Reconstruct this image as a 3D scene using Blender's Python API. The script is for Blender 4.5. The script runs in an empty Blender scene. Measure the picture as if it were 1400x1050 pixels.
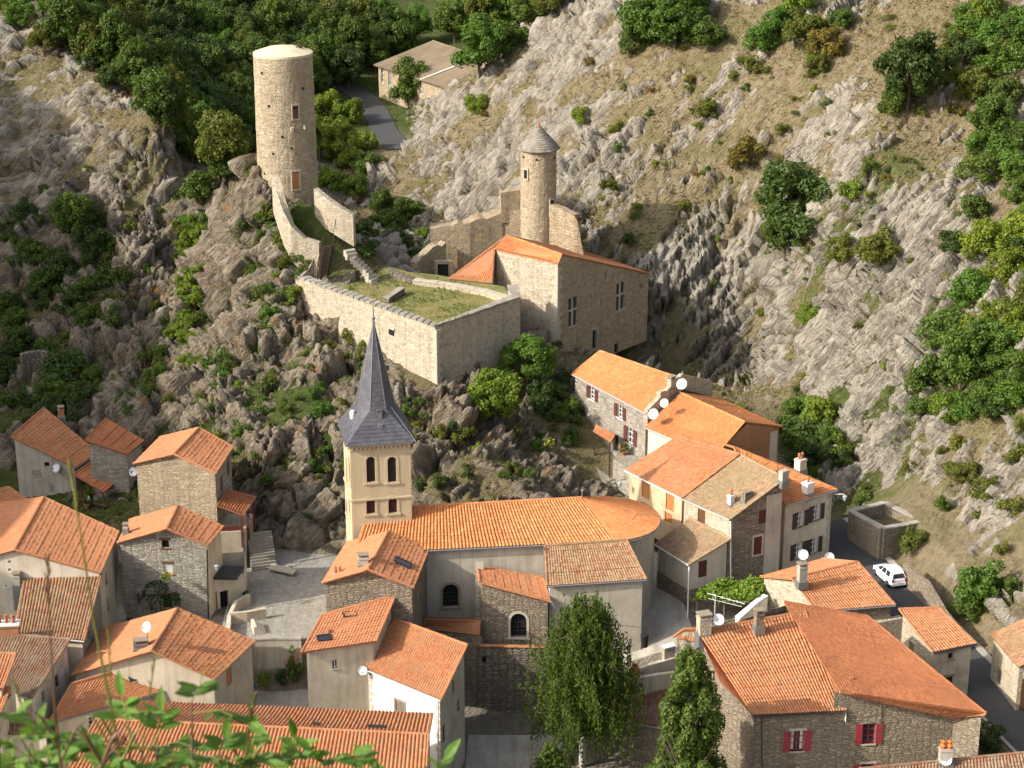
import bpy, math, random
import numpy as np
from mathutils import Vector
sc = bpy.context.scene
COL = sc.collection
rnd = random.Random(7)

# ------------------------------------------------------------------ camera, sky, sun, exposure
CAMZ, PITCH, FPX = 78.0, math.radians(20), 2700.0
cd = bpy.data.cameras.new('camera'); cam = bpy.data.objects.new('camera', cd); COL.objects.link(cam)
cam.location = (0, 0, CAMZ); cam.rotation_euler = (math.radians(70), 0, 0)
cd.sensor_width = 36; cd.lens = 36 * FPX / 1400; cd.clip_start = 0.2; cd.clip_end = 3000
cd.dof.use_dof = True; cd.dof.focus_distance = 185; cd.dof.aperture_fstop = 13
sc.camera = cam
SUN_AZ = math.radians(67)      # from straight behind the camera round to its left
SUN_EL = math.radians(32)
TOSUN = Vector((-math.sin(SUN_AZ) * math.cos(SUN_EL), -math.cos(SUN_AZ) * math.cos(SUN_EL), math.sin(SUN_EL)))
w = bpy.data.worlds.new('World'); sc.world = w; w.use_nodes = True
nt = w.node_tree; bg = nt.nodes['Background']
sky = nt.nodes.new('ShaderNodeTexSky'); sky.sky_type = 'NISHITA'; sky.sun_disc = False
sky.sun_elevation = SUN_EL; sky.sun_rotation = math.atan2(TOSUN.x, TOSUN.y)
sky.air_density = 1.0; sky.dust_density = 5.0; sky.ozone_density = .6
hs_ = nt.nodes.new('ShaderNodeHueSaturation'); hs_.inputs['Saturation'].default_value = .62
nt.links.new(sky.outputs[0], hs_.inputs['Color']); nt.links.new(hs_.outputs[0], bg.inputs[0]); bg.inputs[1].default_value = 0.15
sl = bpy.data.lights.new('sun', 'SUN'); sl.energy = 3.5; sl.angle = math.radians(0.53); sl.color = (1.0, 0.925, 0.81)
so = bpy.data.objects.new('sun', sl); COL.objects.link(so)
so.rotation_euler = TOSUN.to_track_quat('Z', 'Y').to_euler()
sc.view_settings.view_transform = 'Standard'; sc.view_settings.look = 'None'
sc.view_settings.exposure = 0.84; sc.view_settings.gamma = 1; sc.view_settings.use_curve_mapping = False

# ------------------------------------------------------------------ helpers
CT, ST = math.cos(PITCH), math.sin(PITCH)
def ray(px, py):
    dx = (px - 700) / FPX; dy = (525 - py) / FPX
    return Vector((dx, CT + dy * ST, -ST + dy * CT))
CO = Vector((0, 0, CAMZ))
def P(px, py, Z):                       # world point seen at that photo pixel at height Z
    d = ray(px, py); return CO + d * ((Z - CAMZ) / d.z)
def PY(px, py, Y):                      # world point seen at that photo pixel at distance Y
    d = ray(px, py); return CO + d * (Y / d.y)
def proj(p):
    v = Vector(p) - CO; dc = v.y * CT - v.z * ST
    return 700 + FPX * v.x / dc, 525 - FPX * (v.y * ST + v.z * CT) / dc, dc
def hit(px, py, o, n):                  # pixel ray with the plane through o with normal n
    d = ray(px, py); return CO + d * ((Vector(o) - CO).dot(n) / d.dot(n))
def V(*a): return Vector(a)

def tag(o, label=None, cat=None, group=None, kind=None):
    if label: o['label'] = label
    if cat: o['category'] = cat
    if group: o['group'] = group
    if kind: o['kind'] = kind
    return o
def empty(name, loc, label, cat, group=None, rz=0.0):
    o = bpy.data.objects.new(name, None); COL.objects.link(o); o.empty_display_size = .3
    o.location = loc; o.rotation_euler = (0, 0, rz)
    return tag(o, label, cat, group)
def link(name, me, parent=None, loc=None):
    o = bpy.data.objects.new(name, me); COL.objects.link(o)
    if loc is not None: o.location = loc
    if parent is not None: o.parent = parent
    return o
def copy_tree(o, parent=None):
    c = o.copy(); COL.objects.link(c)
    if parent is not None: c.parent = parent
    for ch in o.children: copy_tree(ch, c)
    return c

class MB:                               # mesh builder: world-space verts, faces, uv per face corner
    def __init__(s): s.v = []; s.f = []; s.uv = []; s.m = []
    def face(s, pts, uv=None, m=0):
        i = len(s.v); s.v += [tuple(p) for p in pts]; s.f.append(tuple(range(i, i + len(pts))))
        s.uv.append(uv if uv else [(p[0] + p[1], p[2]) for p in pts]); s.m.append(m)
    def box(s, o, a, b, c, m=0):        # corner o and three edge vectors
        o = Vector(o); a = Vector(a); b = Vector(b); c = Vector(c)
        if a.cross(b).dot(c) < 0: a, b = b, a
        la, lb, lc = a.length, b.length, c.length
        def q(p, x, y, lx, ly, r): s.face([p, p + x, p + x + y, p + y] if not r else [p, p + y, p + x + y, p + x],
                                          [(0, 0), (lx, 0), (lx, ly), (0, ly)] if not r else [(0, 0), (0, ly), (lx, ly), (lx, 0)], m)
        q(o, a, b, la, lb, True); q(o + c, a, b, la, lb, False)
        q(o, a, c, la, lc, False); q(o + b, a, c, la, lc, True)
        q(o, b, c, lb, lc, True); q(o + a, b, c, lb, lc, False)
    def cbox(s, c, ux, uy, sx, sy, z0, z1, m=0):   # box centred at c, plan axes ux, uy
        ux = Vector(ux).normalized(); uy = Vector(uy).normalized(); c = Vector(c)
        s.box(Vector((c.x, c.y, 0)) - ux * sx / 2 - uy * sy / 2 + V(0, 0, z0), ux * sx, uy * sy, V(0, 0, z1 - z0), m)
    def tube(s, pts, r, n=6, m=0, cap=True):
        pts = [Vector(p) for p in pts]; rs = r if isinstance(r, (list, tuple)) else [r] * len(pts)
        rings = []
        for i, p in enumerate(pts):
            d = (pts[min(i + 1, len(pts) - 1)] - pts[max(i - 1, 0)])
            d = d.normalized() if d.length > 1e-9 else V(0, 0, 1)
            x = d.cross(V(0, 0, 1)) if abs(d.z) < .95 else d.cross(V(1, 0, 0)); x.normalize(); y = d.cross(x)
            rings.append([p + (x * math.cos(2 * math.pi * k / n) + y * math.sin(2 * math.pi * k / n)) * rs[i] for k in range(n)])
        for a, b in zip(rings, rings[1:]):
            for k in range(n): s.face([a[k], b[k], b[(k + 1) % n], a[(k + 1) % n]], None, m)
        if cap: s.face(rings[0], None, m); s.face(rings[-1][::-1], None, m)
    def lathe(s, c, prof, n=24, m=0, a0=0.0, a1=2 * math.pi):   # prof: (r, z) list; uv in metres
        c = Vector(c)
        for i in range(len(prof) - 1):
            (r0, z0), (r1, z1) = prof[i], prof[i + 1]
            for k in range(n):
                t0 = a0 + (a1 - a0) * k / n; t1 = a0 + (a1 - a0) * (k + 1) / n
                q = [c + V(r0 * math.cos(t0), r0 * math.sin(t0), z0), c + V(r0 * math.cos(t1), r0 * math.sin(t1), z0),
                     c + V(r1 * math.cos(t1), r1 * math.sin(t1), z1), c + V(r1 * math.cos(t0), r1 * math.sin(t0), z1)]
                R = max(r0, r1)
                d = math.hypot(r1 - r0, z1 - z0); vv = z0 if abs(z1 - z0) > .3 * d else r0
                ve = z1 if abs(z1 - z0) > .3 * d else r1
                s.face(q, [(t0 * R, vv), (t1 * R, vv), (t1 * R, ve), (t0 * R, ve)], m)
    def mesh(s, name, mats, smooth=False):
        me = bpy.data.meshes.new(name); me.from_pydata(s.v, [], s.f)
        ul = me.uv_layers.new(name='UVMap')
        ul.data.foreach_set('uv', np.array([c for f in s.uv for c in f], dtype=np.float32).ravel())
        for mt in (mats if isinstance(mats, (list, tuple)) else [mats]): me.materials.append(mt)
        if any(s.m): me.polygons.foreach_set('material_index', s.m)
        if smooth: me.polygons.foreach_set('use_smooth', [True] * len(s.f))
        me.update(); return me
    def build(s, name, mats, parent=None, smooth=False, origin=None):
        if origin is None and parent is not None:
            origin = V(0, 0, 0); q = parent
            while q is not None: origin = origin + q.location; q = q.parent
        if origin is None:
            a = np.array(s.v); origin = Vector((a[:, 0].mean(), a[:, 1].mean(), a[:, 2].min()))
        ox, oy, oz = origin
        s.v = [(x - ox, y - oy, z - oz) for x, y, z in s.v]
        o = bpy.data.objects.new(name, s.mesh(name, mats, smooth)); COL.objects.link(o)
        if parent is not None: o.parent = parent
        else: o.location = origin
        return o
# ------------------------------------------------------------------ materials
M = {}
class NT:
    def __init__(s, name):
        s.mat = bpy.data.materials.new(name); s.mat.use_nodes = True
        s.t = s.mat.node_tree; s.b = s.t.nodes['Principled BSDF']; s.b.inputs['Roughness'].default_value = .85
        s.b.inputs['Specular IOR Level'].default_value = .25
        M[name] = s.mat
    def n(s, typ, **kw):
        x = s.t.nodes.new('ShaderNode' + typ)
        for k, v in kw.items():
            if k.startswith('i_'): x.inputs[int(k[2:]) if k[2:].isdigit() else k[2:].replace('_', ' ')].default_value = v
            else: setattr(x, k, v)
        return x
    def l(s, a, b): s.t.links.new(a, b)
    def vec(s, kind, scale=(1, 1, 1), rot=(0, 0, 0)):
        mp = s.n('Mapping'); mp.inputs['Scale'].default_value = scale; mp.inputs['Rotation'].default_value = rot
        if kind == 'world': s.l(s.n('NewGeometry').outputs['Position'], mp.inputs[0])
        else: s.l(s.n('TexCoord').outputs['UV' if kind == 'uv' else 'Object'], mp.inputs[0])
        return mp.outputs[0]
    def noise(s, vec, scale, detail=4, rough=.6, dist=0):
        x = s.n('TexNoise', i_Scale=scale, i_Detail=detail, i_Roughness=rough, i_Distortion=dist); s.l(vec, x.inputs[0]); return x.outputs[0]
    def ramp(s, fac, stops, interp='LINEAR'):
        x = s.n('ValToRGB'); x.color_ramp.interpolation = interp; e = x.color_ramp.elements
        while len(e) < len(stops): e.new(.5)
        for q, (p, c) in zip(e, stops): q.position = p; q.color = c if len(c) == 4 else (*c, 1)
        s.l(fac, x.inputs[0]); return x.outputs[0]
    def mix(s, fac, a, b, mode='MIX'):
        x = s.n('Mix', data_type='RGBA', blend_type=mode)
        for v, i in ((fac, 0), (a, 6), (b, 7)):
            if isinstance(v, (int, float)): x.inputs[i].default_value = v
            elif isinstance(v, tuple): x.inputs[i].default_value = (*v, 1)
            else: s.l(v, x.inputs[i])
        return x.outputs[2]
    def math(s, op, a, b=None, clamp=False):
        x = s.n('Math', operation=op, use_clamp=clamp)
        for i, v in enumerate((a, b)):
            if v is None: continue
            if isinstance(v, (int, float)): x.inputs[i].default_value = v
            else: s.l(v, x.inputs[i])
        return x.outputs[0]
    def col(s, c):
        if isinstance(c, tuple): s.b.inputs['Base Color'].default_value = (*c, 1)
        else: s.l(c, s.b.inputs['Base Color'])
    def bump(s, h, strength=.6, dist=.05):
        x = s.n('Bump'); x.inputs['Strength'].default_value = strength; x.inputs['Distance'].default_value = dist
        s.l(h, x.inputs['Height']); s.l(x.outputs[0], s.b.inputs['Normal'])

def m_stone(name, cols, mortar, sx=2.3, sy=5.2, mort=.09, stain=(.25, .2, .12), stain_amt=.35, bump=1.0, lichen=None):
    s = NT(name); uv = s.vec('uv')
    warp = s.n('TexNoise', i_Scale=1.3, i_Detail=2.0); s.l(uv, warp.inputs[0])
    wv = s.n('VectorMath', operation='SCALE'); s.l(warp.outputs['Color'], wv.inputs[0]); wv.inputs['Scale'].default_value = .35
    ad = s.n('VectorMath', operation='ADD'); s.l(uv, ad.inputs[0]); s.l(wv.outputs[0], ad.inputs[1])
    mp = s.n('Mapping'); mp.inputs['Scale'].default_value = (sx, sy, 1); s.l(ad.outputs[0], mp.inputs[0])
    v1 = s.n('TexVoronoi', voronoi_dimensions='2D', feature='F1', i_Scale=1.0, i_Randomness=.75); s.l(mp.outputs[0], v1.inputs[0])
    v2 = s.n('TexVoronoi', voronoi_dimensions='2D', feature='DISTANCE_TO_EDGE', i_Scale=1.0, i_Randomness=.75); s.l(mp.outputs[0], v2.inputs[0])
    sep = s.n('SeparateColor'); s.l(v1.outputs['Color'], sep.inputs[0])
    k = len(cols) - 1
    c = s.ramp(sep.outputs[0], [(i / k, cc) for i, cc in enumerate(cols)])
    fine = s.noise(s.vec('uv'), 9, 5, .7)
    c = s.mix(s.math('MULTIPLY', fine, .7), c, s.mix(.5, c, (.05, .045, .04)))
    mfac = s.math('LESS_THAN', v2.outputs['Distance'], mort)
    edge = s.n('MapRange'); edge.inputs['From Min'].default_value = mort * .4; edge.inputs['From Max'].default_value = mort * 2
    s.l(v2.outputs['Distance'], edge.inputs['Value'])
    c = s.mix(edge.outputs[0], mortar, c)
    big = s.noise(s.vec('world'), .22, 5, .65)
    st = s.n('MapRange'); st.inputs['From Min'].default_value = .5; st.inputs['From Max'].default_value = .75; st.inputs['To Max'].default_value = stain_amt
    s.l(big, st.inputs['Value']); c = s.mix(st.outputs[0], c, stain)
    run = s.noise(s.vec('uv', (1.6, .16, 1)), 1.0, 5, .7)
    rn = s.n('MapRange'); rn.inputs['From Min'].default_value = .5; rn.inputs['From Max'].default_value = .8; rn.inputs['To Max'].default_value = .62
    s.l(run, rn.inputs['Value']); c = s.mix(rn.outputs[0], c, s.mix(.75, c, (.05, .05, .045)))
    if lichen:
        ln = s.noise(s.vec('world', (1, 1, 1)), .55, 6, .7)
        lm = s.n('MapRange'); lm.inputs['From Min'].default_value = .6; lm.inputs['From Max'].default_value = .66; lm.inputs['To Max'].default_value = .75
        s.l(ln, lm.inputs['Value']); c = s.mix(lm.outputs[0], c, lichen)
    s.col(c)
    hh = s.math('ADD', s.math('MULTIPLY', edge.outputs[0], .6), s.math('MULTIPLY', s.math('ADD', sep.outputs[1], fine), .45))
    s.bump(hh, bump, .07); s.b.inputs['Roughness'].default_value = .95
    return s.mat
m_stone('stone_buff', [(.52, .41, .265), (.41, .31, .195), (.58, .48, .335), (.34, .26, .17), (.49, .38, .235)], (.33, .27, .19), 2.0, 6.0, .07, (.28, .2, .1), .25)
m_stone('stone_castle', [(.5, .41, .28), (.38, .3, .2), (.55, .46, .32), (.33, .25, .16), (.47, .37, .24)], (.42, .36, .26), 2.0, 4.2, .07, (.3, .2, .08), .3, 1.0)
m_stone('stone_lichen', [(.44, .35, .23), (.34, .26, .17), (.5, .41, .28), (.28, .21, .13)], (.34, .27, .18), 2.0, 4.0, .07, (.25, .17, .08), .4, 1.0, (.5, .27, .04))
m_stone('stone_brown', [(.37, .3, .21), (.26, .21, .15), (.44, .365, .265), (.2, .165, .125), (.34, .27, .19)], (.19, .155, .115), 1.9, 6.8, .09, (.16, .13, .09), .4, 1.2)
m_stone('stone_dark', [(.32, .265, .2), (.22, .185, .14), (.38, .325, .25), (.17, .14, .11), (.28, .235, .175)], (.1, .085, .07), 1.6, 6.2, .1, (.13, .11, .08), .4, 1.3)
m_stone('stone_grey', [(.46, .42, .35), (.33, .295, .24), (.54, .5, .43), (.26, .23, .19), (.43, .385, .32)], (.33, .3, .25), 1.9, 6.4, .08, (.28, .24, .18), .35, 1.2)
m_stone('stone_pale', [(.53, .45, .33), (.42, .345, .24), (.59, .52, .4), (.35, .28, .19)], (.52, .47, .38), 1.9, 4.4, .07, (.36, .28, .17), .3)

def m_render(name, base, dark, amt=.5, tint=None):
    s = NT(name)
    a = s.noise(s.vec('world'), .35, 6, .65); r = s.noise(s.vec('uv', (1.4, .12, 1)), 1.0, 6, .7); f = s.noise(s.vec('world'), 7, 5, .7)
    c = s.mix(s.math('MULTIPLY', s.ramp(a, [(.4, (0, 0, 0)), (.68, (1, 1, 1))]), amt), base, dark)
    c = s.mix(s.math('MULTIPLY', s.ramp(r, [(.48, (0, 0, 0)), (.75, (1, 1, 1))]), amt * .9), c, tuple(x * .62 for x in dark))
    if tint: c = s.mix(s.math('MULTIPLY', s.ramp(s.noise(s.vec('world'), .8, 4, .6), [(.5, (0, 0, 0)), (.62, (1, 1, 1))]), .6), c, tint)
    c = s.mix(s.math('MULTIPLY', f, .35), c, s.mix(.5, c, dark)); s.col(c); s.bump(f, .35, .03); s.b.inputs['Roughness'].default_value = .95
m_render('render_beige', (.56, .49, .37), (.38, .32, .235), .85)
m_render('render_pale', (.6, .54, .44), (.42, .36, .28), .8)
m_render('render_white', (.74, .72, .68), (.5, .47, .42), .4)
m_render('render_grey', (.47, .425, .35), (.3, .265, .21), .8)
m_render('render_old', (.58, .52, .43), (.34, .29, .22), .9, (.3, .25, .19))
m_render('render_ochre', (.56, .43, .28), (.4, .3, .19), .6, (.5, .26, .16))
m_render('ashlar', (.52, .43, .28), (.38, .31, .2), .5)
m_render('concrete', (.4, .375, .325), (.25, .23, .195), .9, (.3, .275, .235))
m_stone('paving', [(.36, .335, .29), (.29, .27, .235), (.4, .375, .325), (.25, .235, .2)], (.24, .22, .185), 2.6, 2.6, .05, (.2, .185, .15), .6, .5)
m_render('brick_red', (.4, .19, .1), (.3, .16, .09), .7)
m_render('capstone', (.36, .33, .28), (.17, .155, .13), .9, (.2, .18, .14))
m_render('sand_cap', (.58, .5, .36), (.48, .4, .28), .4)

def m_tile(name, cols, wx=.5, lichen=None, lamt=0.0, dirt=.35):
    s = NT(name); uv = s.vec('uv')
    fl = s.n('VectorMath', operation='FLOOR'); s.l(uv, fl.inputs[0])
    wn = s.n('TexWhiteNoise', noise_dimensions='2D'); s.l(fl.outputs[0], wn.inputs[0])
    k = len(cols) - 1
    c = s.ramp(wn.outputs[0], [(i / k, cc) for i, cc in enumerate(cols)])
    big = s.noise(s.vec('world'), .3, 6, .65)
    c = s.mix(s.math('MULTIPLY', s.ramp(big, [(.42, (0, 0, 0)), (.7, (1, 1, 1))]), dirt), c, tuple(x * .55 for x in cols[0]))
    run = s.noise(s.vec('uv', (.9, .05, 1)), 1.0, 4, .7)
    c = s.mix(s.math('MULTIPLY', s.ramp(run, [(.5, (0, 0, 0)), (.75, (1, 1, 1))]), .4), c, s.mix(.6, c, (.1, .07, .05)))
    if lichen:
        ln = s.noise(s.vec('world'), .75, 7, .75)
        c = s.mix(s.math('MULTIPLY', s.ramp(ln, [(.42, (0, 0, 0)), (.58, (1, 1, 1))]), lamt), c, lichen)
        l2 = s.noise(s.vec('world'), 3.3, 4, .7)
        c = s.mix(s.math('MULTIPLY', s.ramp(l2, [(.52, (0, 0, 0)), (.6, (1, 1, 1))]), lamt * .7), c, (.36, .31, .2))
    fine = s.noise(s.vec('world'), 12, 4, .7); c = s.mix(s.math('MULTIPLY', fine, .4), c, s.mix(.55, c, (.12, .06, .035)))
    s.col(c); s.bump(fine, .25, .02); s.b.inputs['Roughness'].default_value = .8
m_tile('tile_bright', [(.56, .225, .08), (.52, .2, .07), (.6, .255, .095), (.46, .17, .06), (.58, .28, .12)], dirt=.25)
m_tile('tile_orange', [(.47, .178, .07), (.42, .15, .058), (.51, .2, .083), (.35, .12, .05), (.45, .2, .1)], lichen=(.3, .2, .11), lamt=.32, dirt=.4)
m_tile('tile_pale', [(.5, .215, .1), (.47, .195, .088), (.52, .235, .112), (.44, .175, .08)], dirt=.3)
m_tile('tile_brown', [(.37, .14, .06), (.32, .115, .05), (.4, .16, .068), (.28, .098, .043)], dirt=.45)
m_tile('tile_old', [(.38, .18, .095), (.28, .12, .065), (.44, .25, .14), (.21, .1, .062), (.35, .15, .075)], lichen=(.3, .23, .12), lamt=.6, dirt=.5)
m_tile('tile_moss', [(.36, .22, .12), (.28, .17, .1), (.42, .28, .17), (.23, .13, .08)], lichen=(.25, .2, .11), lamt=.8, dirt=.4)
m_tile('tile_dirty', [(.27, .12, .07), (.2, .09, .055), (.33, .16, .09), (.15, .075, .05)], lichen=(.24, .21, .15), lamt=.6, dirt=.6)
m_tile('slate', [(.07, .08, .1), (.052, .06, .078), (.09, .1, .125), (.062, .07, .088)], lichen=(.16, .17, .18), lamt=.12, dirt=.3)
M['slate'].node_tree.nodes['Principled BSDF'].inputs['Roughness'].default_value = .45
m_tile('lauze', [(.2, .19, .17), (.13, .12, .11), (.27, .25, .22), (.1, .095, .09)], lichen=(.3, .28, .22), lamt=.5)
m_tile('sheet_roof', [(.22, .175, .115), (.2, .16, .105), (.235, .19, .125), (.19, .15, .1)], dirt=.5)

def m_plain(name, c, rough=.6, metal=0.0, var=.25, spec=.4):
    s = NT(name); f = s.noise(s.vec('world'), 3.5, 5, .65)
    s.col(s.mix(s.math('MULTIPLY', f, var * 2), c, tuple(x * .5 for x in c))); s.b.inputs['Roughness'].default_value = rough
    s.b.inputs['Metallic'].default_value = metal; s.b.inputs['Specular IOR Level'].default_value = spec
m_plain('wood_brown', (.13, .06, .03)); m_plain('wood_orange', (.45, .19, .06)); m_plain('wood_dark', (.06, .04, .03)); m_plain('wood_grey', (.2, .17, .13))
m_plain('wood_maroon', (.12, .035, .03)); m_plain('red_paint', (.3, .035, .05), .5); m_plain('white_paint', (.75, .74, .7), .5, var=.1)
m_plain('zinc', (.3, .31, .32), .45, .6); m_plain('pipe', (.42, .4, .38), .5); m_plain('dark_metal', (.04, .04, .042), .5, .3)
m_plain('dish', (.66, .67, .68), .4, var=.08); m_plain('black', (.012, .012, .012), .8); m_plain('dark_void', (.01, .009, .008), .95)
m_plain('stone_trim', (.45, .4, .32), .9); m_plain('stone_trim_dark', (.27, .22, .16), .9); m_plain('terracotta', (.42, .16, .08), .8); m_plain('bark', (.13, .1, .075), .95); m_plain('bark_pale', (.45, .42, .38), .9)
m_plain('car_paint', (.78, .8, .82), .25, var=.03, spec=.6); m_plain('rubber', (.02, .02, .02), .8); m_plain('tail_lamp', (.4, .02, .02), .3); m_plain('chrome', (.5, .5, .52), .3, .9)
m_plain('blue_plastic', (.02, .08, .4), .4); m_plain('orange_plastic', (.6, .16, .04), .5); m_plain('curtain', (.6, .58, .55), .9)
m_plain('flower_red', (.55, .02, .03), .7); m_plain('flower_orange', (.65, .2, .04), .7); m_plain('flower_yellow', (.6, .42, .05), .7)
m_plain('lamp_glass', (.35, .42, .45), .2)
s_ = NT('glass'); s_.col((.025, .03, .035)); s_.b.inputs['Roughness'].default_value = .08; s_.b.inputs['Specular IOR Level'].default_value = .6
s_ = NT('asphalt'); n1 = s_.noise(s_.vec('world'), .6, 5, .6); n2 = s_.noise(s_.vec('world'), 14, 3, .6)
s_.col(s_.mix(n2, s_.mix(n1, (.05, .05, .055), (.085, .083, .082)), (.06, .06, .06))); s_.bump(n2, .3, .02)

def m_leaf(name, c, tr=.35):
    s = NT(name); oi = s.n('ObjectInfo'); pos = s.vec('obj')
    a = s.noise(pos, 1.6, 2, .5); b = s.n('TexWhiteNoise', noise_dimensions='3D')
    fl = s.n('VectorMath', operation='SNAP'); s.l(pos, fl.inputs[0]); fl.inputs[1].default_value = (.16, .16, .16); s.l(fl.outputs[0], b.inputs[0])
    col = s.mix(1.0, c, oi.outputs['Color'], 'MULTIPLY')
    col = s.mix(s.math('MULTIPLY', a, .9), col, s.mix(1.0, col, (1.5, 1.25, .7), 'MULTIPLY'))
    col = s.mix(s.math('MULTIPLY', b.outputs[0], .55), col, s.mix(1.0, col, (.5, .55, .5), 'MULTIPLY'))
    s.col(col); s.b.inputs['Roughness'].default_value = .55; s.b.inputs['Specular IOR Level'].default_value = .3
    tl = s.n('BsdfTranslucent'); s.l(s.mix(1.0, col, (1.3, 1.3, .5), 'MULTIPLY'), tl.inputs[0])
    mx = s.n('MixShader'); mx.inputs[0].default_value = tr
    s.l(s.b.outputs[0], mx.inputs[1]); s.l(tl.outputs[0], mx.inputs[2])
    s.l(mx.outputs[0], s.t.nodes['Material Output'].inputs[0])
m_leaf('leaf', (.092, .138, .034)); m_leaf('needle', (.06, .1, .03), .15); m_leaf('vine_leaf', (.13, .22, .03)); m_leaf('big_leaf', (.09, .19, .04), .4)
m_leaf('stalk', (.16, .17, .05), .2); m_leaf('stalk_brown', (.12, .07, .045), .1)
# ------------------------------------------------------------------ terrain
def hsh(ix, iy, iz, s):
    h = (ix * 374761393 + iy * 668265263 + iz * 2147483647 * 3 + s * 974711) & 0xffffffff
    h = ((h ^ (h >> 13)) * 1274126177) & 0xffffffff
    h = ((h ^ (h >> 16)) * 2246822519) & 0xffffffff
    return ((h ^ (h >> 15)) & 0xffffff).astype(np.float32) / 16777215.0
def vnoise(p, s):
    i = np.floor(p).astype(np.int64); f = (p - i).astype(np.float32); f = f * f * (3 - 2 * f); r = 0
    for dx in (0, 1):
        for dy in (0, 1):
            for dz in (0, 1):
                wt = (f[:, 0] if dx else 1 - f[:, 0]) * (f[:, 1] if dy else 1 - f[:, 1]) * (f[:, 2] if dz else 1 - f[:, 2])
                r = r + wt * hsh(i[:, 0] + dx, i[:, 1] + dy, i[:, 2] + dz, s)
    return r
def fbm(p, s, o=4, g=.5):
    a, t, r = 1.0, 0, 0
    for k in range(o): r = r + a * vnoise(p * 2.03 ** k + 17.3 * k, s + k); t += a; a *= g
    return r / t
def worley(p, s):
    i = np.floor(p).astype(np.int64); n = len(p)
    f1 = np.full(n, 9.0, np.float32); f2 = np.full(n, 9.0, np.float32); d1 = np.zeros((n, 3), np.float32); c1 = np.zeros((n, 3), np.int64)
    for dx in (-1, 0, 1):
        for dy in (-1, 0, 1):
            for dz in (-1, 0, 1):
                c = i + np.array([dx, dy, dz])
                q = np.stack([c[:, 0] + hsh(c[:, 0], c[:, 1], c[:, 2], s), c[:, 1] + hsh(c[:, 0], c[:, 1], c[:, 2], s + 1),
                              c[:, 2] + hsh(c[:, 0], c[:, 1], c[:, 2], s + 2)], 1)
                d = (p - q).astype(np.float32); dd = np.sqrt((d * d).sum(1)); near = dd < f1
                f2 = np.where(near, f1, np.minimum(f2, dd)); f1 = np.where(near, dd, f1)
                d1[near] = d[near]; c1[near] = c[near]
    return f1, f2, d1, c1
def sstep(a, b, x): t = np.clip((x - a) / (b - a), 0, 1); return t * t * (3 - 2 * t)

CTRL = '''0 0 262;60 40 252;150 110 240;230 185 228;290 235 222;200 250 224;100 200 231;0 150 240;0 250 228;100 300 222;200 350 216;0 350 219
100 400 212;0 450 208;200 450 205;100 500 200;200 520 195;60 560 192;0 560 195;0 640 185;265 280 228;255 360 217;240 450 204;235 540 190;290 215 238
394 262 213;340 240 214;335 235 213;440 300 207;480 330 208;530 320 225;560 370 215;300 320 213;330 330 208;280 400 207;270 470 200;350 400 203;380 420 200
330 500 192;300 560 185;400 480 195;415 432 200;500 485 192.5;597 534 183.5;640 517 188.5;705 497 193.5;450 540 186;450 620 176.5;400 680 172.6;400 620 176;450 700 170.8;400 745 169.5
597 580 179;640 640 173;600 680 169.5;700 560 186;700 640 176;760 560 188;740 680 170;760 640 180;330 640 174;340 720 170.2;280 600 181;830 650 181;800 600 184.5;850 690 176
1160 645 181;1270 720 167;1200 650 178.5;1330 700 168;1400 700 164;1400 600 170;1400 500 178;1400 400 186;1400 300 195;1400 200 205;1400 100 216;1400 0 228
1280 600 177;1280 500 184;1280 350 197;1280 200 211;1280 50 226
1160 560 187;1160 450 198;1160 350 204;1160 250 209;1160 150 219;1160 50 231;1160 0 238;1030 450 213;1030 350 219;1030 250 223;1030 150 228;1030 0 245
900 480 214;960 400 217;900 400 217;900 300 223;900 200 230;960 340 221;900 100 238;900 0 252;640 330 236;640 250 244;640 180 252;640 105 264;760 250 231;760 150 243;760 60 258;770 0 268
540 300 246;520 230 258;505 185 270;500 150 289;575 130 297;600 110 300;450 100 305;450 30 330;450 0 345;300 0 330;300 60 305;300 130 280;300 200 255;200 60 290;130 20 300
600 0 370;1080 620 184;1000 540 203;960 520 199;1100 560 193;1060 500 208'''
CW = '''0 285 20;10 300 22;-15 300 15.5;30 300 44;5 290 22;-60 450 60;0 450 50;60 450 80;-150 400 90;150 400 90;-25 226 18;-38 242 18
-95 126 40;-80 165 14;-85 140 22;-100 120 44;-100 170 42;-104 195 48;-108 225 52;-120 270 60;-82 280 46;-72 200 16;-62 180 5;90 150 45;80 200 50;80 250 62;70 120 22;60 100 12;52 140 6;130 150 70;130 250 90
-140 200 85;-150 130 85;-10 196 12;-4 194 12;0 198 11.5;-8 203 13;-14 200 13.5
-60 160 0;-40 160 0;-20 160 0;0 160 0;15 160 0;28 160 0;-60 130 -4;-30 130 -5;0 130 -5.5;25 130 -5;45 130 -.8;-19 146.3 -3.9;-16 143 -3.9;-22 148.6 -3.9;-18 148.8 -3.9;-14 148.8 -3.9;-22 151.6 0;-18 151.8 0;-14 151.6 0;0 143.5 -5.6;-4 140 -5;8 143 -5.5;-40 143 -3.5;12 146 -3;22 146 -1;-30 143 -4;-60 100 -2;0 100 -2;40 100 -2;-60 70 -3;0 70 -3;50 70 -3;40 144 -.6;-45 172 .5;-30 168 .2;-52 178 1.5;-12 168 0;5 168 .3;20 170 .5;26 176 1;20 178 1.5;10 172 .8;-20 167 0'''
cp = []  # CW's unseen ridge left of view is shaped to shade the far-left houses
for t in CTRL.replace('\n', ';').split(';'):
    a, b, c = map(float, t.split()); cp.append(tuple(PY(a, b, c)))
for t in CW.replace('\n', ';').split(';'): cp.append(tuple(map(float, t.split())))
cp = np.array(cp)
def kern(r): return np.sqrt(r * r + 4.0)
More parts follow.
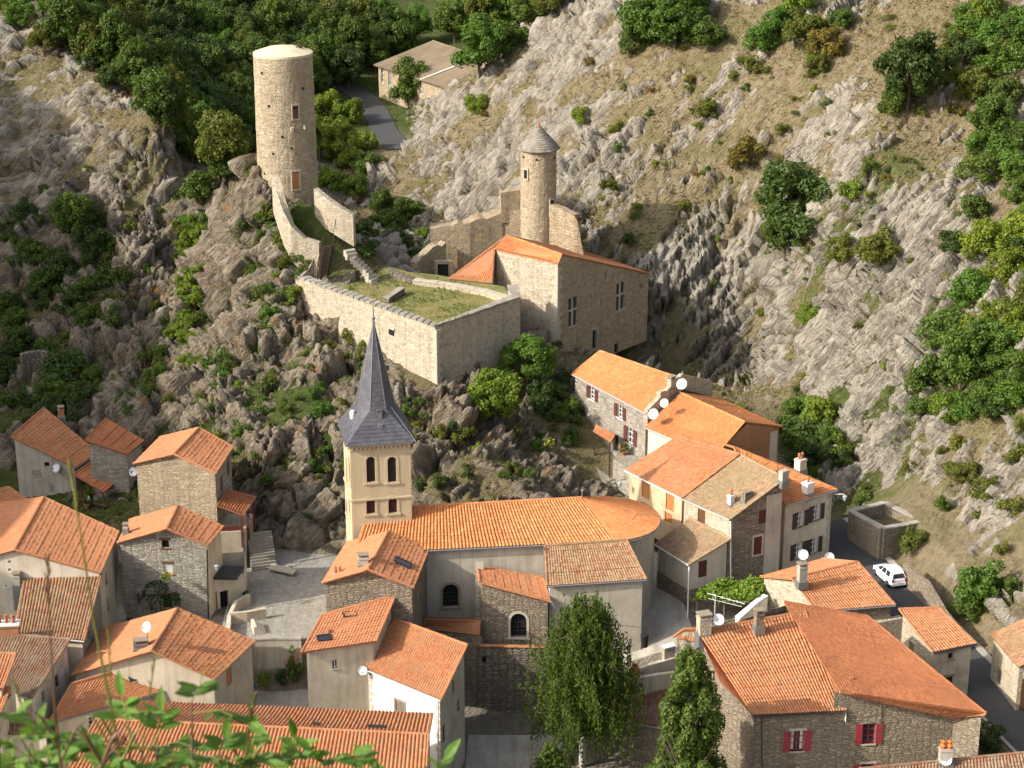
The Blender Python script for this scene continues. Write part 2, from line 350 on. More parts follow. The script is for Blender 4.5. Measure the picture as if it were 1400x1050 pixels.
_d = np.linalg.norm(cp[:, None, :2] - cp[None, :, :2], axis=2)
_A = kern(_d); _n = len(cp)
_S = np.block([[_A + 0.0 * np.eye(_n), np.c_[np.ones(_n), cp[:, :2]]], [np.c_[np.ones(_n), cp[:, :2]].T, np.zeros((3, 3))]])
_w = np.linalg.solve(_S, np.r_[cp[:, 2], 0, 0, 0])
def base_h(x, y):
    x = np.asarray(x, float).ravel(); y = np.asarray(y, float).ravel(); out = np.empty(len(x))
    for i in range(0, len(x), 40000):
        q = np.c_[x[i:i + 40000], y[i:i + 40000]]
        r = np.sqrt(np.maximum(((q[:, None, 0] - cp[None, :, 0]) ** 2 + (q[:, None, 1] - cp[None, :, 1]) ** 2), 0))
        out[i:i + 40000] = kern(r) @ _w[:_n] + _w[_n] + q @ _w[_n + 1:]
    return out
def seg_dist(x, y, pl):                 # distance to a polyline and the height along it
    best = np.full(x.shape, 1e9); hz = np.zeros(x.shape)
    for a, b in zip(pl, pl[1:]):
        dx, dy = b[0] - a[0], b[1] - a[1]; t = np.clip(((x - a[0]) * dx + (y - a[1]) * dy) / (dx * dx + dy * dy), 0, 1)
        d = np.hypot(x - a[0] - t * dx, y - a[1] - t * dy); m = d < best
        best = np.where(m, d, best); hz = np.where(m, a[2] + t * (b[2] - a[2]), hz)
    return best, hz
ROAD = [P(1122, 715, .6), P(1160, 752, .2), P(1215, 806, 0), P(1275, 868, -.3), P(1340, 935, -.6), P(1400, 1000, -.9), P(1500, 1100, -1.3)]
VROAD = [P(548, 205, 16.0), P(526, 180, 16.0), P(512, 150, 16.2), P(490, 128, 16.6), P(462, 116, 17.4), P(430, 100, 18.5)]
FLAT = [(P(1205, 722, 1.8), 7.5), (P(1270, 740, 2.6), 5), (P(1390, 930, -.4), 7), (P(575, 120, 17), 13), (P(380, 800, 0), 9), (P(446, 296, 22), 5.5), (P(820, 640, 2.6), 5), (P(770, 590, 5), 4)]
def axis(segs):
    out = []
    for a, b, st in segs: out += list(np.linspace(a, b, max(1, int(round((b - a) / st))), endpoint=False))
    return np.array(out + [segs[-1][1]])
gx = axis([(-170, -75, 2.5), (-75, -58, .8), (-58, -48, .4), (-48, 52, .23), (52, 62, .6), (62, 170, 2.5)])
gy = axis([(66, 130, 2.5), (130, 164, .6), (164, 214, .19), (214, 262, .34), (262, 320, .8), (320, 460, 3)])
NX, NY = len(gx), len(gy)
GX, GY = np.meshgrid(gx, gy)
cx_ = axis([(-170, 170, 1.0)]); cy_ = axis([(66, 460, 1.0)])
# the smooth surface on a 1 m grid, then cubic-free bilinear up-sampling
_cg = base_h(*[a.ravel() for a in np.meshgrid(cx_, cy_)]).reshape(len(cy_), len(cx_))
def bil(grid, ax, ay, x, y):
    i = np.clip(np.searchsorted(ax, x) - 1, 0, len(ax) - 2); j = np.clip(np.searchsorted(ay, y) - 1, 0, len(ay) - 2)
    u = np.clip((x - ax[i]) / (ax[i + 1] - ax[i]), 0, 1); v = np.clip((y - ay[j]) / (ay[j + 1] - ay[j]), 0, 1)
    return (grid[j, i] * (1 - u) + grid[j, i + 1] * u) * (1 - v) + (grid[j + 1, i] * (1 - u) + grid[j + 1, i + 1] * u) * v
def carve(x, y, z):
    for pl, wd, bl in ((ROAD, 3.2, 3.0), (VROAD, 3.4, 4.0)):
        d, hz = seg_dist(x, y, pl); k = 1 - sstep(wd, wd + bl, d); z = z * (1 - k) + hz * k
    k = sstep(-9.5, -7.5, x) * sstep(17, 14, x) * sstep(150.5, 150.0, y) * sstep(126, 130, y); z = z * (1 - k) + np.minimum(z, -6.6) * k
    k = sstep(-27, -25, x) * sstep(-10.5, -12, x) * sstep(151, 152, y) * sstep(168.6, 166.8, y); z = z * (1 - k) + np.minimum(z, -.1) * k
    return z
BZ = carve(GX, GY, bil(_cg, cx_, cy_, GX, GY))
def ground(x, y): return float(carve(np.array([float(x)]), np.array([float(y)]), bil(_cg, cx_, cy_, np.array([float(x)]), np.array([float(y)])))[0])
pts = np.stack([GX, GY, BZ], 2)
dxv = np.gradient(pts, axis=1); dyv = np.gradient(pts, axis=0)
nrm = np.cross(dxv, dyv); nrm /= np.linalg.norm(nrm, axis=2, keepdims=True)
p = pts.reshape(-1, 3).astype(np.float32); nv = nrm.reshape(-1, 3).astype(np.float32)
slope = np.sqrt(1 - nv[:, 2] ** 2)
damp = sstep(.1, .3, slope)
for pl, wd in ((ROAD, 3.0), (VROAD, 2.2)):
    d, _ = seg_dist(p[:, 0].astype(float), p[:, 1].astype(float), pl); damp = damp * sstep(wd, wd + 2.2, d)
for c, r in FLAT: damp = damp * sstep(r * .55, r * 1.1, np.hypot(p[:, 0] - c.x, p[:, 1] - c.y))
LAWN = [P(545, 385, 15.7), P(600, 441, 15.7), P(700, 405, 15.7), P(610, 383, 15.7)]
_lc = sum((Vector(q) for q in LAWN), V(0, 0, 0)) / 4
damp = damp * sstep(5, 9, np.hypot(p[:, 0] - _lc.x, (p[:, 1] - _lc.y)))
damp = damp * np.where((p[:, 2] < 1.3) & (p[:, 1] < 168) & (np.abs(p[:, 0]) < 46), 0.0, 1.0)
# tilted strata: long slabs dipping to the left
_a = np.array([.69, .33, .65]); _a /= np.linalg.norm(_a); _nn = np.array([-.5, -.43, .75]); _nn = _nn - _a * _nn.dot(_a); _nn /= np.linalg.norm(_nn)
_t = .62 * _nn + .78 * np.cross(_nn, _a); RM = np.stack([_a, np.cross(_t, _a), _t]).astype(np.float32)
near = (p[:, 1] < 285) & (p[:, 1] > 125) & (np.abs(p[:, 0]) < 66)
pn = p[near]
wq = np.stack([fbm(pn / 5.0, 3, 3), fbm(pn / 5.0 + 40, 4, 3), fbm(pn / 5.0 + 90, 5, 3)], 1) - .5
q = ((pn + wq * 2.2) @ RM.T)
patch = fbm(pn @ RM.T / np.array([12, 7, 6], np.float32), 11, 4, .55)
left = sstep(8, -6, pn[:, 0])
_br = np.zeros(len(pn), np.float32)
for a, b, z, r in [(600, 620, 6, 13), (720, 620, 6, 10), (430, 600, 6, 15), (330, 450, 13, 12), (480, 560, 8, 12), (150, 480, 8, 14), (960, 400, 12, 9)]:
    c = P(a, b, z); _br += np.exp(-((pn[:, 0] - c.x) ** 2 + (pn[:, 1] - c.y) ** 2) / (r * r))
patch2 = fbm((pn + wq * 2) @ RM.T / np.array([4.5, 2.2, 1.4], np.float32), 15, 4, .6)
patch3 = fbm((pn + wq) @ RM.T / np.array([1.5, .8, .5], np.float32), 19, 3, .6)
patch = patch * .4 + patch2 * .36 + patch3 * .24
rock = sstep(.485, .54, -.03 * sstep(5, 20, pn[:, 0]) + patch + .07 * sstep(.5, .85, slope[near]) + .045 * np.minimum(_br, 1.2))
def facets(q, sc, s, amp, dip, tilt):
    f1, f2, d, c = worley(q / np.array(sc, np.float32), s)
    r = hsh(c[:, 0], c[:, 1], c[:, 2], s + 9); g = np.stack([hsh(c[:, 0], c[:, 1], c[:, 2], s + 10 + k) for k in range(3)], 1) - .5
    return amp * (r - .4) + dip * d[:, 2] * (.5 + r) + tilt * (g * d).sum(1) - amp * .5 * np.exp(-((f2 - f1) / .06) ** 2), r, f2 - f1
# two sets of strata: slanting slabs on the open slopes, squarer jointed blocks on the castle crag and the left hill
kb = sstep(4, -8, pn[:, 0]) * sstep(-.2, .2, 1.0 + 0 * pn[:, 0]); kb = np.maximum(kb, sstep(.35, .65, fbm(pn / 17, 131, 2)) * .8)
RB = (np.array([[.87, .28, -.4], [-.36, .92, -.14], [.33, .27, .9]])).astype(np.float32); qb = (pn + wq * 2.4) @ RB.T
def both(s1, s2, sd, amp, dip, tilt):
    a, r, e = facets(q, s1, sd, amp, dip, tilt); b, r_, e_ = facets(qb, s2, sd + 300, amp * 1.15, dip * .25, tilt * 1.25)
    return a * (1 - kb) + b * kb, r * (1 - kb) + r_ * kb, np.minimum(e, e_)
A1, r1, e1 = both((6.5, 2.6, 1.5), (3.6, 3.0, 4.6), 21, 1.3, -.8, 1.3)
A2, r2, e2 = both((2.8, 1.1, .62), (1.35, 1.0, 1.9), 41, .56, -.42, .5)
A3, r3, e3 = both((1.1, .42, .24), (.5, .36, .7), 61, .21, -.17, .2)
rug = .65 + .75 * sstep(.35, .65, fbm(pn / 7.5, 141, 3))
lump = fbm(pn / 1.4, 71, 4, .6) - .5
f4 = fbm(q / np.array([.6, .25, .14], np.float32), 91, 3, .6) - .5
hollow = sstep(-.62, -.12, A1 * .55 + A2 * .9 + f4 * .5)
disp = (rock * ((A1 * 1.3 + A2 * 1.1 * rug + A3 * 1.2 * rug) * (1 + .35 * np.minimum(_br, 1)) + f4 * .3 + .2) + (1 - rock) * (lump * .8 + A2 * .25)) * damp[near]
p2 = p.copy(); p2[near] += nv[near] * disp[:, None].astype(np.float32)
far = ~near
p2[far, 2] += ((fbm(p[far] / 6, 81, 4) - .5) * 2.2 * damp[far]).astype(np.float32)
TZ = p2
ii = np.arange(NX * NY).reshape(NY, NX)
quads = np.stack([ii[:-1, :-1], ii[:-1, 1:], ii[1:, 1:], ii[1:, :-1]], 2).reshape(-1, 4)
me = bpy.data.meshes.new('hillside')
me.vertices.add(len(p2)); me.vertices.foreach_set('co', p2.ravel())
me.loops.add(quads.size); me.loops.foreach_set('vertex_index', quads.ravel().astype(np.int32))
me.polygons.add(len(quads)); me.polygons.foreach_set('loop_start', (np.arange(len(quads)) * 4).astype(np.int32))
me.polygons.foreach_set('loop_total', np.full(len(quads), 4, np.int32))
me.update(calc_edges=True)
rk = np.zeros(len(p2), np.float32); rk[near] = rock * sstep(.1, .5, damp[near]) * (.15 + .85 * hollow); rk[far] = .35 * damp[far]
tone = np.zeros(len(p2), np.float32); tone[near] = r1 * .22 + r2 * .33 + r3 * .45; tone[far] = .5
crk = np.ones(len(p2), np.float32); crk[near] = np.minimum(np.minimum(e1 * 5, e2 * 5), e3 * 4).clip(0, 1)
# where the hill is moist and green, and where the crag is brown and iron stained
green = np.zeros(len(p2), np.float32); brown = np.zeros(len(p2), np.float32)
gblobs = [(440, 300, 22, 5, .5), (640, 250, 16, 12, .25), (200, 560, 8, 12, .8), (250, 420, 12, 7, .9), (40, 620, 4, 12, .9), (1110, 610, 4, 9, .9), (470, 100, 19, 26, .9), (600, 5, 20, 45, 1.0), (330, 10, 25, 40, .8), (745, 980, -5, 9, .6), (250, 80, 24, 26, .9), (860, 330, 17, 12, .2),
          (960, 250, 23, 14, .25), (1180, 360, 17, 10, .5), (1330, 430, 17, 14, .4), (350, 380, 15, 7, .55), (330, 560, 8, 9, .6), (430, 560, 8, 9, .45), (640, 600, 7, 9, .4), (110, 450, 9, 14, .5), (300, 380, 15, 7, .5), (560, 330, 13, 9, .8), (1250, 690, 3, 8, .2)]
for a, b, z, r, k in gblobs:
    c = P(a, b, z); green += k * np.exp(-((p2[:, 0] - c.x) ** 2 + (p2[:, 1] - c.y) ** 2) / (r * r)).astype(np.float32)
for a, b, z, r in [(600, 620, 6, 15), (720, 620, 6, 10), (430, 600, 6, 15), (330, 450, 13, 10), (480, 560, 8, 12)]:
    c = P(a, b, z); brown += np.exp(-((p2[:, 0] - c.x) ** 2 + (p2[:, 1] - c.y) ** 2) / (r * r)).astype(np.float32)
brown = np.maximum(brown, .95 * sstep(-16, -30, p2[:, 0]) * sstep(240, 212, p2[:, 1]))
bare = (sstep(2.0, .8, p2[:, 2]) * sstep(170, 166, p2[:, 1]) * sstep(31, 27, p2[:, 0]) * sstep(-50, -40, p2[:, 0])).astype(np.float32)
for nm, arr in (('bare', bare), ('rock', rk), ('tone', tone), ('crack', crk), ('green', green.clip(0, 1)), ('brown', brown.clip(0, 1))):
    at = me.attributes.new(nm, 'FLOAT', 'POINT'); at.data.foreach_set('value', arr.astype(np.float32))
s = NT('hill'); 
def att(n): return s.n('Attribute', attribute_name=n).outputs['Fac']
wp = s.vec('world'); _sv = []
for _r, _k in zip(RM, (.35, .9, 1.7)):
    _dp = s.n('VectorMath', operation='DOT_PRODUCT'); s.l(s.n('NewGeometry').outputs['Position'], _dp.inputs[0]); _dp.inputs[1].default_value = tuple(float(x) * _k for x in _r); _sv.append(_dp.outputs['Value'])
_cv = s.n('CombineXYZ')
for _i in range(3): s.l(_sv[_i], _cv.inputs[_i])
sp = _cv.outputs[0]
n_b = s.noise(wp, .18, 6, .65); n_m = s.noise(wp, 1.1, 6, .7); n_f = s.noise(wp, 5.5, 6, .75); n_s = s.noise(sp, 1.6, 7, .75, .6)
rc = s.ramp(s.math('ADD', s.math('MULTIPLY', att('tone'), .5), s.math('MULTIPLY', n_s, .5)), [(.22, (.11, .096, .08)), (.42, (.26, .232, .19)), (.56, (.4, .362, .3)), (.75, (.54, .5, .42))])
rcb = s.ramp(s.math('ADD', s.math('MULTIPLY', att('tone'), .5), s.math('MULTIPLY', n_s, .5)), [(.22, (.075, .06, .046)), (.42, (.185, .15, .11)), (.58, (.29, .243, .18)), (.76, (.42, .37, .295))])
rc = s.mix(att('brown'), rc, rcb)
rust = s.math('MULTIPLY', s.ramp(s.noise(wp, .5, 5, .7), [(.58, (0, 0, 0)), (.66, (1, 1, 1))]), s.math('MULTIPLY', att('brown'), .75))
rc = s.mix(rust, rc, (.3, .15, .045))
rc = s.mix(s.math('MULTIPLY', s.ramp(n_f, [(.45, (0, 0, 0)), (.68, (1, 1, 1))]), .5), rc, s.mix(.6, rc, (.08, .07, .055)))
gd = s.ramp(n_m, [(.28, (.13, .105, .065)), (.44, (.235, .19, .115)), (.58, (.32, .265, .165)), (.72, (.22, .195, .11))])
gd = s.mix(s.math('MULTIPLY', s.ramp(n_b, [(.5, (0, 0, 0)), (.62, (1, 1, 1))]), .6), gd, (.17, .16, .06))
gd = s.mix(s.math('MULTIPLY', s.ramp(s.noise(wp, .45, 4, .7), [(.6, (0, 0, 0)), (.7, (1, 1, 1))]), .5), gd, (.2, .11, .095))
gd = s.mix(s.math('MULTIPLY', att('brown'), .7), gd, s.mix(.6, gd, (.1, .095, .035)))
gg = s.ramp(n_m, [(.3, (.045, .065, .018)), (.55, (.1, .13, .035)), (.75, (.17, .17, .06))])
gm = s.math('ADD', att('green'), s.math('MULTIPLY', s.math('SUBTRACT', n_m, .5), 1.6), clamp=True)
gd = s.mix(s.ramp(gm, [(.35, (0, 0, 0)), (.6, (1, 1, 1))]), gd, gg)
gd = s.mix(s.math('MULTIPLY', n_f, .6), gd, s.mix(.55, gd, (.06, .05, .025)))
gd = s.mix(s.math('MULTIPLY', att('bare'), .85), gd, s.ramp(n_m, [(.3, (.2, .175, .135)), (.6, (.31, .28, .225))]))
rm = s.math('ADD', att('rock'), s.math('MULTIPLY', s.math('SUBTRACT', n_f, .5), 1.9), clamp=True)
c = s.mix(s.ramp(rm, [(.38, (0, 0, 0)), (.58, (1, 1, 1))]), gd, rc)
vo = s.n('TexVoronoi', feature='F1', i_Scale=2.4); s.l(sp, vo.inputs[0])
s.col(c); s.bump(s.math('ADD', s.math('ADD', n_f, s.math('MULTIPLY', vo.outputs['Distance'], .9)), s.math('MULTIPLY', n_s, 1.5)), 1.0, .3); s.b.inputs['Roughness'].default_value = .97; s.b.inputs['Specular IOR Level'].default_value = .1
me.materials.append(M['hill'])
hill = bpy.data.objects.new('hillside', me); COL.objects.link(hill); hill['kind'] = 'structure'
# pixel -> point on the ground
_zg = TZ[:, 2].reshape(NY, NX)
def land(px, py):
    d = ray(px, py); t0 = 118 / d.y; ts = np.arange(t0, 440 / d.y, .35)
    x = d.x * ts; y = d.y * ts; z = CAMZ + d.z * ts
    g = bil(BZ, gx, gy, x, y); k = np.argmax(z < g)
    if not (z < g).any(): k = len(ts) - 1
    return V(x[k], y[k], g[k])
# ------------------------------------------------------------------ building kit
def flat(v): return V(v[0], v[1], 0)
def lerp(a, b, t): return a + (b - a) * t
class A:                                # marks an apex on a gable: the wall runs straight through it
    def __init__(s, p): s.p = p
def offset_ring(pts, flags, d):         # move every edge of a plan polygon inwards by d
    n = len(pts); area = sum(pts[i].x * pts[(i + 1) % n].y - pts[(i + 1) % n].x * pts[i].y for i in range(n))
    sg = 1 if area > 0 else -1; out = []
    corners = [i for i in range(n) if not flags[i]]
    nor = {}
    for k, i in enumerate(corners):
        j = corners[(k + 1) % len(corners)]; e = flat(pts[j] - pts[i]).normalized(); nin = V(-e.y, e.x, 0) * sg
        for q in range(i, i + ((j - i) % n or n)): nor[q % n] = (nin, e)
    for i in range(n):
        n1, e1 = nor[(i - 1) % n]; n2, e2 = nor[i]
        c = n1.dot(n2)
        o = (n1 + n2) * (d / max(.25, 1 + c)) if not flags[i] else n2 * d
        out.append(pts[i] + o)
    return out, sg
class House:
    def __init__(s, name, label, cat, ring, base=0.0, mat='render_beige', over=.22, drop=.14, group=None, mats=None):
        fl = [isinstance(q, A) for q in ring]; pts = [Vector(q.p if isinstance(q, A) else q) for q in ring]
        s.eave = pts; s.fl = fl
        ins, s.sg = offset_ring(pts, fl, over); s.pts = [q - V(0, 0, drop) for q in ins]
        n = len(pts); s.cor = [i for i in range(n) if not fl[i]]; s.base = base
        c = sum((flat(q) for q in pts), V(0, 0, 0)) / n
        s.root = empty(name, V(c.x, c.y, base), label, cat, group)
        s.mat = mat; s.mats = mats or {}; s.wins = {}; s.planes = []; s.misc = MB()
    def wall(s, i):                     # corner a, unit u, length, outward normal
        k = s.cor[i % len(s.cor)]; j = s.cor[(i + 1) % len(s.cor)]; a, b = s.pts[k], s.pts[j]
        e = flat(b - a); L = e.length; e.normalize(); nrm = V(e.y, -e.x, 0) * s.sg
        prof = []; q = k
        while True:
            prof.append((flat(s.pts[q] - a).dot(e), s.pts[q].z))
            if q == j: break
            q = (q + 1) % len(s.pts)
        prof = [(min(max(u, 0), L), z) for u, z in prof]
        return a, e, L, nrm, prof
    def uz(s, i, px, py):
        a, e, L, n, prof = s.wall(i); p = hit(px, py, a, n); return (p - flat(a)).dot(e), p.z
    def at(s, i, px, py, out=0.0):
        a, e, L, n, prof = s.wall(i); return hit(px, py, a, n) + n * out
    def win(s, i, px, py, w, h, kind='plain', **kw):
        u, z = s.uz(i, px, py); s.wins.setdefault(i % len(s.cor), []).append(dict(u=u, z=z, w=w, h=h, kind=kind, **kw))
    def finish(s):
        groups = {}
        for i in range(len(s.cor)):
            a, e, L, n, prof = s.wall(i); mb = groups.setdefault(s.mats.get(i, s.mat), MB()); o = flat(a); off = rnd.uniform(0, 30)
            def pt(u, z, d=0.0): return o + e * u + V(0, 0, z) - n * d
            def top(u):
                for (u0, z0), (u1, z1) in zip(prof, prof[1:]):
                    if u <= u1 + 1e-6: return z0 + (z1 - z0) * (u - u0) / max(1e-6, u1 - u0)
                return prof[-1][1]
            ws = [q for q in s.wins.get(i, []) if q['kind'] != 'proud']
            us = {0.0, L} | {u for u, _ in prof}; zs = {s.base}
            holes = []
            for q in ws:
                q['u'] = min(max(q['u'], q['w'] / 2 + .12), L - q['w'] / 2 - .12)
                u0, u1, z0, z1 = q['u'] - q['w'] / 2, q['u'] + q['w'] / 2, q['z'] - q['h'] / 2, q['z'] + q['h'] / 2
                lim = min(top(u0), top(u1)) - .08
                if z1 > lim: z0 -= z1 - lim; z1 = lim; q['z'] = (z0 + z1) / 2
                us |= {u0, u1}; zs |= {z0, z1}; holes.append((u0, u1, z0, z1))
            for z in list(zs):          # where the roof line crosses a course
                for (u0, z0), (u1, z1) in zip(prof, prof[1:]):
                    if (z0 - z) * (z1 - z) < 0: us.add(u0 + (u1 - u0) * (z - z0) / (z1 - z0))
            us = sorted(us); zs = sorted(zs) + [1e4]
            def fc(ps, flip=False):
                uvs = [(off + (p_ - o).dot(e), p_.z) for p_ in ps]
                mb.face(ps, uvs)
            for u0, u1 in zip(us, us[1:]):
                if u1 - u0 < 1e-4: continue
                for z0, z1 in zip(zs, zs[1:]):
                    if any(h[0] - 1e-4 <= u0 and u1 <= h[1] + 1e-4 and h[2] - 1e-4 <= z0 and z1 <= h[3] + 1e-4 for h in holes): continue
                    t0, t1 = top(u0), top(u1)
                    a0, a1, b0, b1 = min(z0, t0), min(z0, t1), min(z1, t0), min(z1, t1)
                    if b0 - a0 < 1e-4 and b1 - a1 < 1e-4: continue
                    ps = [pt(u0, a0), pt(u1, a1), pt(u1, b1), pt(u0, b0)]
                    if b0 - a0 < 1e-4: ps = ps[:3]
                    elif b1 - a1 < 1e-4: ps = [ps[0], ps[1], ps[3]]
                    fc(ps)
            for q, (u0, u1, z0, z1) in zip(ws, holes):
                D = q.get('depth', .28)
                if q['kind'] == 'arch':
                    r = (u1 - u0) / 2; uc = (u0 + u1) / 2; zc = z1 - r; N = 10
                    arc = [(uc + r * math.cos(math.pi * k / N), zc + r * math.sin(math.pi * k / N)) for k in range(N + 1)]
                    for k in range(N):
                        cu = u1 if k < N / 2 else u0
                        fc([pt(*arc[k]), pt(cu, z1), pt(*arc[k + 1])])
                        fc([pt(*arc[k]), pt(*arc[k + 1]), pt(*arc[k + 1], D), pt(*arc[k], D)])
                    lows = zc
                else:
                    lows = z1; fc([pt(u0, z1), pt(u1, z1), pt(u1, z1, D), pt(u0, z1, D)])
                fc([pt(u0, z0), pt(u0, lows), pt(u0, lows, D), pt(u0, z0, D)]); fc([pt(u1, lows), pt(u1, z0), pt(u1, z0, D), pt(u1, lows, D)])
                fc([pt(u0, z0), pt(u0, z0, D), pt(u1, z0, D), pt(u1, z0)])
                window(s.root, pt, e, n, u0, u1, z0, z1, D, q)
        for mt, mb in groups.items(): mb.build('wall', M[mt], s.root)
        if s.misc.v: s.misc.build('trim', M['stone_trim'], s.root)
        return s
def lbox(mb, pt, u0, u1, z0, z1, d0, d1, m=0):   # box in wall coordinates, d = depth behind the wall face
    o = pt(u0, z0, d0); mb.box(o, pt(u1, z0, d0) - o, pt(u0, z1, d0) - o, pt(u0, z0, d1) - o, m)
def window(root, pt, e, n, u0, u1, z0, z1, D, q):
    k = q['kind']; uc = (u0 + u1) / 2; fr = M[q.get('frame', 'white_paint')]
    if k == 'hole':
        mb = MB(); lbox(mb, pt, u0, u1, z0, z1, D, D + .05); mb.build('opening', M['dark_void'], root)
    elif k == 'arch':
        r = (u1 - u0) / 2; zc = z1 - r; N = 10; mb = MB()
        arc = [pt(uc + r * math.cos(math.pi * j / N), zc + r * math.sin(math.pi * j / N), D) for j in range(N + 1)]
        mb.face([pt(u0, z0, D), pt(u1, z0, D)] + arc[0:1] + arc[1:]); f = mb.build('window', M[q.get('pane', 'dark_void')], root)
        g = MB()
        if q.get('bars', True):
            g.tube([pt(uc, z0, D - .05), pt(uc, z1, D - .05)], .035, 4)
            for t in (.25, .5, .75): g.tube([pt(u0, z0 + (zc - z0) * t + .1, D - .05), pt(u1, z0 + (zc - z0) * t + .1, D - .05)], .025, 4)
            g.build('window_bars', M['dark_metal'], f)
        if q.get('louvre'):
            nl = int((z1 - z0) / .2)
            for j in range(nl):
                zz = z0 + .1 + j * .2; hw = r if zz < zc else math.sqrt(max(.001, r * r - (zz - zc) ** 2))
                if hw < .15: continue
                l = MB(); l.box(pt(uc - hw, zz, D - .02), e * 2 * hw, n * .16 - V(0, 0, .1), V(0, 0, .03)); l.build('louvre', M[q['louvre']], f)
        if q.get('surround'):
            t = MB(); R = r + .22
            for j in range(N):
                a0, a1 = math.pi * j / N, math.pi * (j + 1) / N
                def A_(rr, an, d): return pt(uc + rr * math.cos(an), zc + rr * math.sin(an), d)
                t.face([A_(r, a0, -.04), A_(R, a0, -.04), A_(R, a1, -.04), A_(r, a1, -.04)]); t.face([A_(R, a0, -.04), A_(R, a0, .02), A_(R, a1, .02), A_(R, a1, -.04)])
            lbox(t, pt, u0 - .22, u0, z0, zc, -.04, .01); lbox(t, pt, u1, u1 + .22, z0, zc, -.04, .01); lbox(t, pt, u0 - .3, u1 + .3, z0 - .18, z0, -.1, .01)
            t.build('window_surround', M[q['surround']], root)
    elif k == 'cross':                   # stone mullion and transom
        mb = MB(); lbox(mb, pt, u0, u1, z0, z1, D, D + .05); f = mb.build('window', M['dark_void'], root)
        t = MB(); lbox(t, pt, uc - .1, uc + .1, z0, z1, .06, .2); zm = z0 + (z1 - z0) * .55; lbox(t, pt, u0, uc - .1, zm - .1, zm + .1, .06, .2); lbox(t, pt, uc + .1, u1, zm - .1, zm + .1, .06, .2)
        t.build('mullion', M['stone_trim'], f); t = MB(); lbox(t, pt, u0 - .12, u1 + .12, z0 - .16, z0, -.07, .01); t.build('sill', M['stone_trim'], f)
        for a, b in ((u0, uc - .1), (uc + .1, u1)):
            g = MB(); lbox(g, pt, a + .03, b - .03, z0, zm - .12, D - .06, D - .02); g.build('pane', M['glass'], f); g = MB(); lbox(g, pt, a + .03, b - .03, zm + .12, z1, D - .06, D - .02); g.build('pane', M['glass'], f)
    elif k in ('shut', 'door'):          # closed leaves
        mt = M[q.get('col', 'wood_brown')]; nl = q.get('leaves', 2 if k == 'shut' else 1); wd = (u1 - u0) / nl
        for j in range(nl):
            mb = MB(); np_ = 3
            for b in range(np_):
                lbox(mb, pt, u0 + wd * j + wd * b / np_ + .008, u0 + wd * j + wd * (b + 1) / np_ - .008, z0 + .01, z1 - .01, .1, .15)
            lbox(mb, pt, u0 + wd * j, u0 + wd * (j + 1), z0, z1, .15, .17)
            for zz in (.2, .8): lbox(mb, pt, u0 + wd * j + .03, u0 + wd * (j + 1) - .03, z0 + (z1 - z0) * zz - .05, z0 + (z1 - z0) * zz + .05, .07, .1)
            f = mb.build('shutter' if k == 'shut' else 'door', mt, root)
    else:
        mb = MB(); t = .07
        lbox(mb, pt, u0, u0 + t, z0, z1, D - .12, D - .02); lbox(mb, pt, u1 - t, u1, z0, z1, D - .12, D - .02)
        lbox(mb, pt, u0 + t, u1 - t, z0, z0 + t, D - .12, D - .02); lbox(mb, pt, u0 + t, u1 - t, z1 - t, z1, D - .12, D - .02)
        lbox(mb, pt, uc - .035, uc + .035, z0 + t, z1 - t, D - .12, D - .02)
        if z1 - z0 > .9:
            for zz in (.36, .68): lbox(mb, pt, u0 + t, u1 - t, z0 + (z1 - z0) * zz - .02, z0 + (z1 - z0) * zz + .02, D - .11, D - .03)
        f = mb.build('window', fr, root)
        for a, b in ((u0 + t, uc - .035), (uc + .035, u1 - t)):
            g = MB(); lbox(g, pt, a, b, z0 + t, z1 - t, D - .04, D); g.build('pane', M['glass'], f)
            if q.get('curtain'):
                g = MB(); ww = (b - a) * .5; sa = a if a < uc - .1 else b - ww; lbox(g, pt, sa, sa + ww, z0 + t, z1 - t, D - .05, D - .042); g.build('curtain', M['curtain'], f)
        lbox_s = MB(); lbox(lbox_s, pt, u0 - .08, u1 + .08, z0 - .1, z0, -.09, D); lbox_s.build('sill', M[q.get('sill', 'stone_trim')], f)
        if k == 'open':
            mt = M[q.get('col', 'wood_maroon')]; wd = (u1 - u0) / 2
            for a, b in ((u0 - wd - .03, u0 - .03), (u1 + .03, u1 + wd + .03)):
                mb = MB(); np_ = 4
                for j in range(np_): lbox(mb, pt, a + wd * j / np_ + .006, a + wd * (j + 1) / np_ - .006, z0 + .02, z1 - .02, -.075, -.03)
                for zz in (.18, .82): lbox(mb, pt, a + .02, b - .02, z0 + (z1 - z0) * zz - .05, z0 + (z1 - z0) * zz + .05, -.1, -.075)
                mb.build('shutter', mt, f)
    if q.get('lintel') and k != 'arch':
        x = q.get('lw', .16); lm_ = M[q['lintel']]
        t = MB(); lbox(t, pt, u0 - x, u1 + x, z1, z1 + .22, -.025, .01); t.build('lintel', lm_, root)
        if q.get('jamb'):
            for a_, b_ in ((u0 - x, u0), (u1, u1 + x)): t = MB(); lbox(t, pt, a_, b_, z0, z1, -.025, .01); t.build('jamb', lm_, root)
        if k in ('hole', 'shut'): t = MB(); lbox(t, pt, u0 - x, u1 + x, z0 - .14, z0, -.04, .01); t.build('sill', lm_, root)

